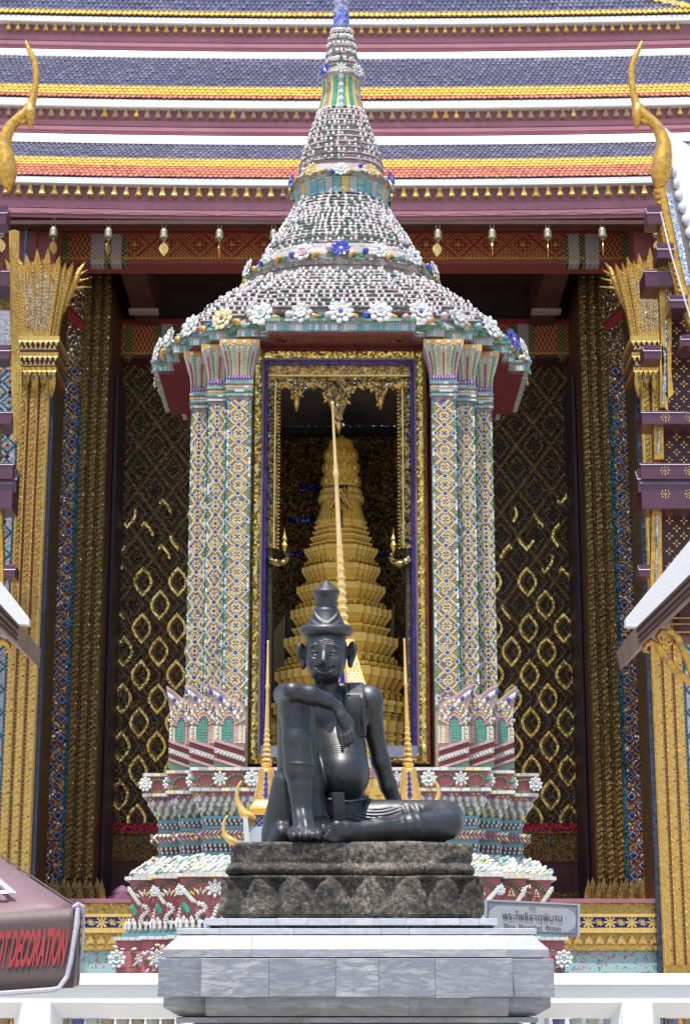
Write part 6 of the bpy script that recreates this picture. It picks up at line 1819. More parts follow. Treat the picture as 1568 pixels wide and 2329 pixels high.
def stone_ring(hx_, hy_, z0, z1, rows, disp, name, seed):
    V = []; n = 110; N = n * 4; cx_ = S(877.5, 2200, PC).x
    pts = []
    for k in range(N):
        s_, u = divmod(k, n); u = u / n * 2 - 1
        pts.append({0: (u, -1, 0, -1), 1: (1, u, 1, 0), 2: (-u, 1, 0, 1), 3: (-1, -u, -1, 0)}[s_])
    rings = []
    for j in range(rows + 1):
        t = j / rows; ring = []
        for (u, v, nx_, ny_) in pts:
            q = (abs(u) ** 14 + abs(v) ** 14) ** (1 / 14); x, y = u / q * hx_, v / q * hy_
            z = z0 + (z1 - z0) * t
            d = disp((x if ny_ else y), t, ny_ == -1)
            nz = noise.noise(Vector((x * 9, y * 9, z * 9 + seed))) * .016 + noise.noise(Vector((x * 26, y * 26, z * 26 + seed))) * .009
            f = 1 + (d + nz) / max(hx_, .1)
            ring.append((cx_ + x * f, PC + y * (1 + (d + nz) / hy_), z + (noise.noise(Vector((x * 4, y * 4, seed))) * .008 if j in (0, rows) else 0)))
        rings.append(ring)
    b = MB(); b.loft(rings); o = b.build(name, M['old_stone'], plinth, smooth=True)
    return o
z_a, z_b, z_c, z_d = zS(2295, 10.55), zS(2190, 10.55), zS(2178, 10.58), ZB
def petals(x, t, front):
    if not front: x = x + .1
    w = .205; kk = math.floor(x / w); u = abs(((x / w + .06 * math.sin(kk * 5.1)) % 1) - .5) * 2; u = min(1, u * (1 + .12 * math.sin(kk * 3.3)))
    arch = .96 + .04 * math.sin(kk * 2.7) - .70 * u ** 2.2
    inside = t < arch
    d = (.014 * (1 - u ** 2) if inside else -.034 * min(1, (t - arch) * 3)) if t < .95 else .006
    if t < .06: d += -.012
    return d
stone_ring(.715, .70, z_a, z_b, 40, petals, 'petal_block', 3.0)
def slab(x, t, front):
    if t < .14: return -.045
    if t < .42: return .0 + .018 * math.sin((t - .14) / .28 * PI)
    if t < .52: return -.006
    return -.004 - .020 * max(0, (t - .93) / .07)
stone_ring(.675, .665, z_b - .02, z_d, 34, slab, 'upper_slab', 9.0)
# ================================================================ MARBLE PEDESTAL
def marble(name, base, vein, veins=.5, white=.0, stain=0., vary=.5):
    m = Mt(name); oi = m.nt.nodes.new('ShaderNodeObjectInfo'); r = E(oi.outputs['Random'])
    mp = m.nt.nodes.new('ShaderNodeMapping'); m.L.new(m.pos, mp.inputs[0]); cx = m.nt.nodes.new('ShaderNodeCombineXYZ')
    m.L.new((r * 37).k, cx.inputs[0]); m.L.new((r * 11).k, cx.inputs[1]); m.L.new((r * 23).k, cx.inputs[2]); m.L.new(cx.outputs[0], mp.inputs['Location'])
    mp.inputs['Rotation'].default_value = (0, .35, 0); mp.inputs['Scale'].default_value = (1.0, 1.0, 5.0)
    v = mp.outputs[0]
    n1 = m.noise(4.6, 8, .66, vec=v, dist=.6); n2 = m.noise(16, 7, .72, vec=v, dist=.4); n3 = m.noise(3.5, 3, .5)
    vv = (n1 - .5).ab().step(.0, .10); v2 = (n2 - .5).ab().step(.0, .07)
    col = m.mix((1 - vv) * veins, base, vein); col = m.mix((1 - v2) * veins * .5, col, tuple(c * .8 for c in vein))
    col = m.mix(n1.step(.40, .75) * veins * .7, col, tuple((a + b) / 2 for a, b in zip(base, vein)))
    col = m.mix(r * vary, col, vein)
    col = m.mix(m.noise(1.7, 4, .6).step(.45, .75) * .35, col, tuple(c * 1.5 for c in vein))
    if stain: col = m.mix(m.noise(5, 6, .7).step(.45, .7) * stain, col, (.16, .145, .12))
    sp = m.noise(40, 4, .7).step(.68, .76); col = m.mix(sp * .35, col, (.12, .12, .13))
    m.color(col); m.set('Roughness', .5); m.bump(n2 * .4 + m.noise(60, 3, .6) * .6, .2, .005); return m.m
M['marble_blue'] = marble('marble_blue', (.49, .49, .495), (.16, .175, .215), .95)
M['marble_pale'] = marble('marble_pale', (.53, .53, .525), (.20, .215, .26), .8)
M['marble_dirty'] = marble('marble_dirty', (.50, .50, .49), (.20, .21, .24), .7, stain=.7)
M['joint'] = pm('joint', (.46, .42, .36), (.36, .33, .28), .9, nscale=20)
M['marble_white'] = marble('marble_white', (.60, .60, .60), (.30, .32, .38), .6, vary=.25)
ped = thing('marble_pedestal', 'stepped pedestal of grey veined marble blocks carrying the dark stone plinth', 'pedestal')
PCX = S(890, 2400, 10.3).x
def course(y0, y1, Yf, joints, mt, top_in=0., bot_in=0., corner=None, yb=None, depth=1.9, setback=.05, c=.002):
    """one course of blocks from y0 down to y1; joints in source columns; corner = number of set-back blocks at each end"""
    z0, z1 = zS(y0, Yf), zS(y1, Yf); n = len(joints) - 1
    X = [S(j, (y0 + y1) / 2, Yf).x for j in joints]
    yback = 2 * PC - Yf
    for k in range(n):
        sb = setback if corner and (k < corner or k >= n - corner) else 0
        Y = Yf + sb + random.uniform(0, .004); g = .0009
        x0, x1 = X[k] + g, X[k + 1] - g
        ti, bi = top_in, bot_in
        xl_t, xr_t = x0 + (ti if k == 0 else 0), x1 - (ti if k == n - 1 else 0)
        xl_b, xr_b = x0 + (bi if k == 0 else 0), x1 - (bi if k == n - 1 else 0)
        zb = z1 + random.uniform(0, .002); zm = z1 + (z0 - z1) * (.36 if ti else .0); zt = z0 - random.uniform(0, .002)
        b = MB()
        if ti:      # upright foot, sloping top
            sections = [(zb, x0, x1, Y), (zm, x0, x1, Y), (zt, xl_t, xr_t, Y + ti)]
        elif bi:    # upright head, undercut foot
            zm = z1 + (z0 - z1) * .48
            sections = [(zb, xl_b, xr_b, Y + bi), (zm, x0, x1, Y), (zt, x0, x1, Y)]
        else: sections = [(zb + c, x0, x1, Y), (zt - c, x0, x1, Y)]
        rings = []
        if not ti and not bi: rings.append([(x0 + c, Y + c, zb), (x1 - c, Y + c, zb), (x1 - c, Y + .3, zb), (x0 + c, Y + .3, zb)])
        for (zz, xa, xb, yy) in sections: rings.append([(xa, yy, zz), (xb, yy, zz), (xb, Y + .35, zz), (xa, Y + .35, zz)])
        if not ti and not bi: rings.append([(x0 + c, Y + c, zt), (x1 - c, Y + c, zt), (x1 - c, Y + .3, zt), (x0 + c, Y + .3, zt)])
        b.loft(rings); o = b.build('marble_block', mt if not isinstance(mt, list) else mt[k % len(mt)], ped)
    # the two flanks and the rubble core
    for sgn, xe in ((-1, X[0]), (1, X[-1])):
        for q in range(3):
            ya = Yf + .36 + q * (yback - Yf - .36) / 3; yb_ = Yf + .36 + (q + 1) * (yback - Yf - .36) / 3 - .004
            b = MB(); ti, bi = top_in, bot_in
            if ti: sec = [(z1, 0), (z1 + (z0 - z1) * .36, 0), (z0, ti)]
            elif bi: sec = [(z1, bi), (z1 + (z0 - z1) * .48, 0), (z0, 0)]
            else: sec = [(z1, 0), (z0, 0)]
            b.loft([[(xe - sgn * d, ya, zz), (xe - sgn * d, yb_, zz), (xe - sgn * .3, yb_, zz), (xe - sgn * .3, ya, zz)][::sgn] for (zz, d) in sec]); b.build('marble_block', mt if not isinstance(mt, list) else mt[q % len(mt)], ped)
    b = MB(); m_ = .012 + max(top_in, bot_in); b.box(X[0] + m_, X[-1] - m_, Yf + m_ + (setback if corner else 0), yback - .02, z1 + .001, z0 - .004); b.build('pedestal_core', M['joint'], ped)
s2 = lambda c: 380 + c / 1.508
cr = lambda *a: [s2(v) for v in a]
course(2296, 2314, 10.44, cr(197, 285, 368, 470, 585, 707, 835, 958, 1068, 1160, 1232, 1302), M['marble_white'])
b = MB(); b.box(S(525, 2318, 10.47).x, S(1232, 2318, 10.47).x, 10.47, 12.0, zS(2321, 10.47), zS(2314.5, 10.47)); b.build('mortar_bed', M['old_stone'], ped)
course(2321, 2337, 10.33, cr(93, 255, 533, 862, 968, 1448), M['marble_white'])
course(2337.5, 2394, 10.215, cr(38, 202, 375, 1335, 1497), M['marble_pale'], top_in=.075, corner=1, setback=.03)
course(2396, 2493, 10.17, cr(18, 185, 440, 692, 853, 1067, 1358, 1520), M['marble_blue'], corner=1, setback=.06)
course(2494, 2542, 10.21, cr(38, 200, 970, 1345, 1507), M['marble_dirty'], bot_in=.075, corner=1, setback=.06)
course(2543.5, 2558, 10.30, cr(90, 250, 570, 985, 1305, 1455), [M['marble_pale'], M['marble_dirty']])
course(2559, 2650, 10.40, cr(150, 600, 1000, 1400), M['marble_dirty'])
b = MB(); zc_ = zS(2650, 10.4); b.box(PCX - .85, PCX + .85, 10.42, 12.1, .25, zc_ - .001); b.box(PCX - 1.2, PCX + 1.2, 10.1, 12.4, 0.001, .25); b.build('pedestal_foot', M['marble_dirty'], ped)

# ================================================================ GILDED MODEL SPIRES BEHIND THE STATUE
mod = thing('gilded_spire_shrine', 'small gilded shrine with three thin spires and blue glass walls directly behind the statue', 'shrine')
YG = 13.4
def spire(xtip, ytip, xb, knobs, rings_, bell_, mt, name):
    """leaning spire: (src row, half width src) list along a straight axis"""
    sp_ = link(name, None, mod)
    allr = knobs
    def ax(y):
        t = (y - ytip) / (bell_ - ytip); return xtip + (xb - xtip) * t
    prof = []
    for (y, w) in allr: prof.append((S(ax(y), y, YG), w * mS(y, YG)))
    rr = [[(p.x + r * math.cos(2 * PI * k / 12), p.y + r * math.sin(2 * PI * k / 12), p.z) for k in range(12)] for p, r in prof]
    b = MB(); b.loft(rr[::-1]); b.build('spire_rod', mt, sp_, smooth=True)
    y0, y1, n, w0, w1 = rings_
    for k in range(n):
        f = k / (n - 1) if n > 1 else 0; y = y0 + (y1 - y0) * f; w = w0 + (w1 - w0) * f; hgt = (y1 - y0) / n
        p = S(ax(y), y, YG); m_ = mS(y, YG); b = MB()
        b.lathe([(w * .62 * m_, -hgt * .5 * m_), (w * .8 * m_, -hgt * .34 * m_), (w * m_, -hgt * .1 * m_), (w * .86 * m_, hgt * .2 * m_), (w * .55 * m_, hgt * .36 * m_)], 14, tuple(p), lobes=7, amp=.06)
        o = b.build('spire_ring', M['gold_shine'], sp_)
        if k % 1 == 0:
            b = MB(); b.lathe([(w * .70 * m_, -hgt * .62 * m_), (w * .70 * m_, -hgt * .48 * m_)], 12, tuple(p)); b.build('red_collar', M['red_enamel'], sp_)
    return ax
M['gold_shine'] = pm('gold_shine', (.90, .58, .20), (.80, .47, .12), .28, .6, nscale=20, bump=.4, bscale=90, dirt=.12)
M['red_enamel'] = pm('red_enamel', (.55, .09, .03), (.40, .06, .03), .3)
M['ivory_gold'] = pm('ivory_gold', (.78, .56, .27), (.70, .47, .19), .35, .35, nscale=10, dirt=.1)
ax = spire(830.5, 1004, 862, [(1004, 1), (1006, 4), (1011, 4), (1014, 2.6), (1160, 4.2), (1168, 5.8), (1172, 4.8), (1176, 6), (1184, 7.5), (1190, 7), (1196, 4.9), (1250, 5.6), (1355, 6.4), (1375, 8), (1560, 10), (1640, 12)], (1366, 1560, 11, 8.5, 14), 1640, M['ivory_gold'], 'centre_spire')
# lower scaled body of the central spire
b = MB(); rings = []
for (y, w) in ((1600, 12), (1640, 20), (1680, 30), (1720, 42), (1760, 52), (1800, 58)):
    p = S(872, y, YG); m_ = mS(y, YG); rings.append([(p.x + w * m_ * u, p.y + w * m_ * v, p.z) for u, v in ((-1, -1), (1, -1), (1, 1), (-1, 1))])
b.loft(rings[::-1]); body_ = b.build('spire_body', M['gold_shine'], mod)
b = MB(); sc_t = lens(.032, .040, .012, 6, .8)
for i in range(16):
    y = 1632 + i * 9; w = np.interp(y, [1600, 1640, 1680, 1720, 1760, 1800], [12, 20, 30, 42, 52, 58]) * mS(y, YG); p = S(872, y, YG); n = max(3, int(2 * w / .026))
    for k in range(n):
        x = p.x - w + (k + .5 * (i % 2 + .5)) * 2 * w / n
        b.stamp(sc_t, (x, p.y - w - .004, p.z - .04), Matrix.Rotation(-.25, 3, 'X') @ Matrix.Rotation(PI, 3, 'Y'), 1.0, m=random.choice((0, 0, 1)))
b.build('scale_tiles', [M['white_glaze'], M['gold_shine']], body_, kind='stuff')
b = MB(); p0, p1 = S(848, 1650, YG - .2), S(856, 1712, YG - .2); b.prism([(p0.x, p1.z), (p1.x + .02, p1.z), (p1.x, p0.z)], p0.y - .06, p0.y); b.build('blue_inlay', M['blue_glass'], body_)
b = MB(); p0, p1 = S(853, 1650, YG - .2), S(863, 1716, YG - .2); b.prism([(p0.x + .01, p0.z), (p0.x + .025, p0.z), (p1.x + .02, p1.z), (p1.x, p1.z)], p0.y - .075, p0.y - .05); b.build('orange_edge', M['orange_glaze'], body_)
# gilt body seen between arm and belly: gable panels
for (ya, yb_, xa, xb_, mt) in ((1800, 1895, 820, 935, 'gold_shine'), (1896, 1920, 825, 940, 'white_glaze'), (1920, 1945, 820, 945, 'pink_glaze'), (1945, 2005, 800, 960, 'gold_shine'), (2005, 2105, 700, 1000, 'gold_shine')):
    p0, p1 = S(xa, yb_, YG - .3), S(xb_, ya, YG - .3); b = MB(); b.box(p0.x, p1.x, YG - .3, YG + .3, p0.z, p1.z - .003); b.build('body_panel', M[mt], mod)
b = MB()
for k in range(90):
    y = random.uniform(1805, 1998); p = S(random.uniform(822, 938), y, YG - .31)
    if 1895 < y < 1945 and random.random() < .5: continue
    b.stamp(lens(.03, .05, .015, 6, .9), tuple(p), Matrix.Rotation(random.uniform(-2, 2), 3, 'Y'), random.uniform(.6, 1.2), m=random.choice((0, 0, 1)))
b.build('gilt_scrolls', [M['gold_leaf'], M['gold_bright']], mod, kind='stuff')
# two corner spires with bells, blue glass lozenges and lotus feet
for (xt, yt_, xb, side) in ((670, 1601, 665, -1), (1010, 1596, 1023, 1)):
    ax = spire(xt, yt_, xb, [(yt_, 1), (yt_ + 3, 3), (yt_ + 8, 2.4), (yt_ + 110, 4), (yt_ + 114, 6), (yt_ + 120, 5), (yt_ + 126, 3.6), (yt_ + 210, 5.5), (1916, 8), (1925, 9)], (yt_ + 212, 1900, 8, 6, 12.5), 2000, M['gold_shine'], 'corner_spire')
    cs = link('bell_body', None, mod)
    def sq(y): 
        c = S(ax(y), y, YG); return c
    b = MB(); rr = []
    for (y, w) in ((1908, 13), (1913, 14), (1918, 11), (1922, 11)): 
        c = S(ax(y), y, YG); rr.append([(c.x + w * mS(y, YG) * math.cos(a), c.y + w * mS(y, YG) * math.sin(a), c.z) for a in [2 * PI * k / 12 for k in range(12)]])
    b.loft(rr[::-1]); b.build('neck_ring', M['gold_shine'], cs)
    b = MB(); rr = []
    for (y, w) in ((1922, 16), (1930, 18), (1950, 19), (1975, 23), (2000, 28)):
        c = S(ax(y), y, YG); m_ = mS(y, YG); rr.append([(c.x + w * m_ * u, c.y + w * m_ * v, c.z) for u, v in ((-.75, -1), (.75, -1), (1, -.75), (1, .75), (.75, 1), (-.75, 1), (-1, .75), (-1, -.75))])
    b.loft(rr[::-1]); b.build('bell', M['gold_shine'], cs)
    b = MB()
    for u in (-.95, -.7, -.45, .45, .7, .95):
        path = []
        for (y, w) in ((1924, 17), (1950, 19.5), (1975, 23.5), (2000, 28.5)):
            c = S(ax(y), y, YG); path.append((c.x + w * mS(y, YG) * u, c.y - w * mS(y, YG) * 1.0, c.z))
        b.tube(path, [.006, .0065, .007, .008], 5)
    b.build('bell_ribs', M['gold_shine'], cs, kind='stuff')
    for i, (y, w) in enumerate(((1938, 4.5), (1951, 5.5), (1965, 6.5), (1979, 7.2), (1992, 8))):
        c = S(ax(y), y, YG); m_ = mS(y, YG); yy = c.y - (18 + i * 2.2) * m_ - .012
        b = MB(); b.add([(c.x - w * m_, yy, c.z), (c.x, yy - .003, c.z - 7.5 * m_), (c.x + w * m_, yy, c.z), (c.x, yy - .003, c.z + 7.5 * m_), (c.x, yy + .02, c.z)], [(0, 1, 2, 3), (1, 0, 4), (2, 1, 4), (3, 2, 4), (0, 3, 4)]); b.build('glass_lozenge', M['blue_lozenge'] if i % 2 == 0 or True else M['silver_glass'], cs)
    b = MB(); rr = []
    for (y, w) in ((2000, 30), (2006, 31), (2012, 34), (2018, 38), (2026, 40), (2032, 36), (2040, 33)):
        c = S(ax(y), y, YG); m_ = mS(y, YG); rr.append([(c.x + w * m_ * u, c.y + w * m_ * v, c.z) for u, v in ((-.8, -1), (.8, -1), (1, -.8), (1, .8), (.8, 1), (-.8, 1), (-1, .8), (-1, -.8))])
    b.loft(rr[::-1]); b.build('lotus_foot', M['gold_shine'], cs)
    b = MB()
    for k in range(9):
        c = S(ax(2024), 2024, YG); m_ = mS(2024, YG); b.stamp(lens(.028, .045, .014, 6, .9), (c.x + (k - 4) * 8.5 * m_, c.y - 39 * m_, c.z - .02), Matrix.Rotation(-.3, 3, 'X'))
    b.build('lotus_beads', M['gold_bright'], cs, kind='stuff')
M_bl = M['blue_glass']
# left roof tier: blue lozenge glass wall, white tile slope, naga finials
p0, p1 = S(627, 2044, YG - .15), S(700, 2044, YG - .15)
b = MB(); b.box(p0.x, S(1060, 2044, YG).x, YG - .15, YG + .3, zS(2072, YG), zS(2042, YG)); b.build('blue_wall', M['lattice_blue'], mod)
b = MB(); b.box(S(622, 2040, YG).x, S(1064, 2040, YG).x, YG - .19, YG + .32, zS(2044, YG), zS(2036, YG)); b.build('gilt_cornice', M['gold_shine'], mod)
for k in range(5):
    x = S(625 + k * 3.6 - 2, 2060, YG).x; b = MB(); b.box(x - .004, x + .004, YG - .17, YG - .14, zS(2072, YG), zS(2044, YG)); b.build('gilt_mullion', M['gold_shine'], mod)
b = MB(); b.box(S(618, 2090, YG).x, S(1070, 2090, YG).x, YG - .2, YG + .3, 1.6, zS(2073, YG)); b.build('white_tile_wall', M['lattice_white'], mod)
b = MB(); b.box(S(590, 2090, YG).x, S(1090, 2090, YG).x, YG - .1, YG + .5, .3, zS(2105, YG)); b.build('model_base', M['white_board'], mod)
b = MB(); q = [(612, 2110), (626, 2110), (620, 2048), (608, 2044)]; b.prism([(S(x, y, YG - .2).x, zS(y, YG - .2)) for x, y in q], YG - .26, YG - .2); b.build('white_verge', M['white_glaze'], mod)
def chofa(pts, Yc, name, parent, mt, beak=None):
    path = [S(x, y, Yc) for x, y, w in pts]; rad_ = [w * mS(1500, Yc) for x, y, w in pts]
    b = MB(); b.tube(path, rad_, 10, flat=1.0); 
    if beak:
        b.tube([S(x, y, Yc) for x, y, w in beak], [w * mS(1500, Yc) for x, y, w in beak], 8)
    return b.build(name, mt, parent, smooth=True)
chofa([(606, 1952, 1), (600, 1958, 2.5), (594, 1970, 4), (592, 1990, 5), (596, 2008, 6), (604, 2024, 9), (610, 2036, 12), (622, 2040, 11), (636, 2046, 6), (642, 2050, 2)], YG - .2, 'naga_finial', mod, M['gold_shine'], [(594, 2002, 4), (592, 2012, 4), (590, 2018, 1)])
chofa([(571, 2038, 1), (565, 2044, 2.5), (560, 2056, 4), (558, 2072, 4.5), (563, 2088, 6), (572, 2098, 9), (586, 2106, 9), (600, 2112, 5)], YG - .3, 'naga_finial', mod, M['gold_shine'], [(559, 2080, 3.5), (558, 2088, 3), (557, 2094, 1)])
chofa([(1080, 1945, 1), (1087, 1952, 2.5), (1094, 1966, 4), (1096, 1984, 5), (1092, 2000, 6), (1082, 2016, 8), (1070, 2028, 8)], YG - .2, 'naga_finial', mod, M['gold_shine'])

# ================================================================ NAME SIGN
YS_ = 13.0
sg = thing('name_sign', 'grey marble name board in Thai and Latin letters on a stand right of the pedestal', 'sign')
def sgp(x, y, d=0.): return Vector(S(x, y, YS_)) + Vector((0, -d, 0))
A_, B_, C_, D_ = S(1211, 2249, YS_), S(1449, 2260, YS_), S(1449, 2342, YS_), S(1209, 2330, YS_)
def quadslab(b, q, y0, y1, m=0):
    b.prism([(p.x, p.z) for p in q], y0, y1, m)
b = MB(); quadslab(b, (D_, C_, B_, A_), YS_, YS_ + .03); b.build('board', M['sign_stone'], sg)
U_ = (B_ - A_).normalized(); W_ = Vector((-U_.z, 0, U_.x)); cen = (A_ + B_ + C_ + D_) / 4; hw, hh = (B_ - A_).length / 2, (A_ - D_).length / 2
def bar(c, lx, lz, th, m, nm, d=.002):
    b = MB(); b.obox(tuple(c + Vector((0, -d, 0)) - Vector((0, c.y - YS_, 0))), U_ * lx, (0, th, 0), W_ * lz); return b.build(nm, M[m], sg)
for (k, s_) in ((hh - .014, 1), (-hh + .014, 1)): bar(cen + W_ * k, hw - .02, .0035, .003, 'sign_blue', 'border_line')
for (k, s_) in ((hw - .022, 1), (-hw + .022, 1)): bar(cen + U_ * k, .0035, hh - .017, .0028, 'sign_blue', 'border_line')
for sx in (-1, 1):
    for sz in (-1, 1):
        c = cen + U_ * (sx * (hw - .026)) + W_ * (sz * (hh - .018)); pts = [c]
        for k in range(7):
            a = PI / 2 * k / 6; r1, r2 = .10, .075
            pts.append(c + U_ * (-sx * r1 * (1 - math.sin(a))) * 1.0 + W_ * (-sz * r2 * (1 - math.cos(a))))
        b = MB(); b.prism([(p.x, p.z) for p in pts], YS_ - .003, YS_ - .001); b.build('corner_ornament', M['sign_blue2'], sg)
def text(body, size, c, right, up, nrm, mt, parent, name, xs=1., shear=0., ext=.0006, bold=0., align='CENTER'):
    cu = bpy.data.curves.new(name, 'FONT'); cu.body = body; cu.size = size; cu.extrude = ext; cu.align_x = align; cu.align_y = 'CENTER'; cu.shear = shear; cu.offset = bold; cu.resolution_u = 4
    o = bpy.data.objects.new(name, cu); sc.collection.objects.link(o); bpy.context.view_layer.update()
    me = bpy.data.meshes.new_from_object(o.evaluated_get(bpy.context.evaluated_depsgraph_get())); sc.collection.objects.unlink(o); bpy.data.objects.remove(o)
    me.materials.clear(); me.materials.append(mt); q = bpy.data.objects.new(name, me); sc.collection.objects.link(q); q.parent = parent
    r_, u_, n_ = Vector(right).normalized() * xs, Vector(up).normalized(), Vector(nrm).normalized()
    q.matrix_world = Matrix(((r_.x, u_.x, n_.x, c[0]), (r_.y, u_.y, n_.y, c[1]), (r_.z, u_.z, n_.z, c[2]), (0, 0, 0, 1))); return q
text('๑๓๘', .030, S(1330, 2271, YS_ - .006), U_, W_, (0, -1, 0), M['sign_ink'], sg, 'number_line')
text('พระโพธิธาตุพิมาน', .068, S(1330, 2294, YS_ - .006), U_, W_, (0, -1, 0), M['sign_ink'], sg, 'thai_line', xs=.86)
text('Phra  Photithat  Piman', .040, S(1330, 2319, YS_ - .006), U_, W_, (0, -1, 0), M['sign_ink'], sg, 'latin_line', xs=1.06)
b = MB(); p = S(1326, 2235, YS_); b.lathe([(.0, -.075), (.008, -.075), (.008, -.04), (.022, -.032), (.034, -.01), (.034, .008), (.018, .022), (.026, .03), (.022, .042), (.012, .05), (.01, .062), (.0, .066)], 14, (p.x, YS_ + .05, p.z)); b.build('bronze_knob', M['bronze'], sg, smooth=True)
b = MB(); b.lathe([(.02, 0), (.02, 1.45)], 10, (p.x, YS_ + .05, 0)); b.lathe([(.16, .0), (.16, .03), (.03, .05)], 16, (p.x, YS_ + .05, 0)); b.build('stand', M['bronze'], sg)

# ================================================================ WHITE BOUNDARY WALL
YWL = 15.6
wall_ = thing('boundary_wall', 'white plastered low wall with recessed openings filled with glazed balusters', 'wall')
b = MB(); zt_ = zS(2434, YWL); zc1 = zS(2462, YWL); zf = zS(2558, YWL) - .9
b.loft([[(-9, YWL + .02, zc1), (-9, YWL + .03, zt_ - .025), (-9, YWL + .07, zt_), (-9, YWL + .5, zt_), (-9, YWL + .5, zc1)][::-1], [(9, YWL + .02, zc1), (9, YWL + .03, zt_ - .025), (9, YWL + .07, zt_), (9, YWL + .5, zt_), (9, YWL + .5, zc1)][::-1]][::-1]); b.build('coping', M['bare_white'], wall_)
zp = zS(2508, YWL)
b = MB(); b.box(-9, 9, YWL + .05, YWL + .45, zp, zc1 - .001); b.build('rail', M['bare_white'], wall_)
op = [(-560, -300), (-248, 52), (126, 470), (540, 880), (950, 1270), (1340, 1555), (1632, 1960), (2040, 2300)]
zo = zS(2546, YWL); zlo = .9
prev = -9
for (xa, xb_) in op:
    X0, X1 = S(xa, 2500, YWL).x, S(xb_, 2500, YWL).x
    b = MB(); b.box(prev, X0 - .001, YWL + .05, YWL + .45, .0, zp - .001); b.build('wall_post', M['bare_white'], wall_); prev = X1 + .001
    b = MB(); i_ = .075
    fr, bk = YWL + .05, YWL + .17
    vs = [(X0, fr, zp - .002), (X1, fr, zp - .002), (X1, fr, zlo), (X0, fr, zlo), (X0 + i_, bk, zo), (X1 - i_, bk, zo), (X1 - i_, bk, zlo + i_), (X0 + i_, bk, zlo + i_),
          (X0, bk + .1, zp - .002), (X1, bk + .1, zp - .002), (X1, bk + .1, zlo), (X0, bk + .1, zlo), (X0 + i_, bk + .1, zo), (X1 - i_, bk + .1, zo), (X1 - i_, bk + .1, zlo + i_), (X0 + i_, bk + .1, zlo + i_)]
    b.add(vs, [(0, 4, 5, 1), (1, 5, 6, 2), (2, 6, 7, 3), (3, 7, 4, 0), (4, 12, 13, 5), (5, 13, 14, 6), (6, 14, 15, 7), (7, 15, 12, 4), (8, 9, 13, 12), (9, 10, 14, 13), (10, 11, 15, 14), (11, 8, 12, 15)]); b.build('bevelled_opening', M['bare_white'], wall_)
    n = int((X1 - X0) / .12)
    for k in range(n):
        x = X0 + (k + .5) * (X1 - X0) / n; b = MB(); mt = random.choice(('tan_plaster', 'tan_plaster', 'grey_glaze', 'navy_glaze', 'cream_leaf'))
        b.lathe([(.05, zlo + .05), (.035, zlo + .1), (.055, zlo + .25), (.03, zlo + .4), (.055, zo - .14), (.048, zo - .06), (.055, zo - .01)], 8, (x, YWL + .3, 0)); b.build('baluster', M[mt], wall_)
b = MB(); b.box(prev, 9, YWL + .05, YWL + .45, 0, zp - .001); b.build('wall_post', M['bare_white'], wall_)
b = MB(); b.box(-9, 9, YWL + .04, YWL + .46, 0, zlo - .001); b.build('wall_foot', M['bare_white'], wall_)

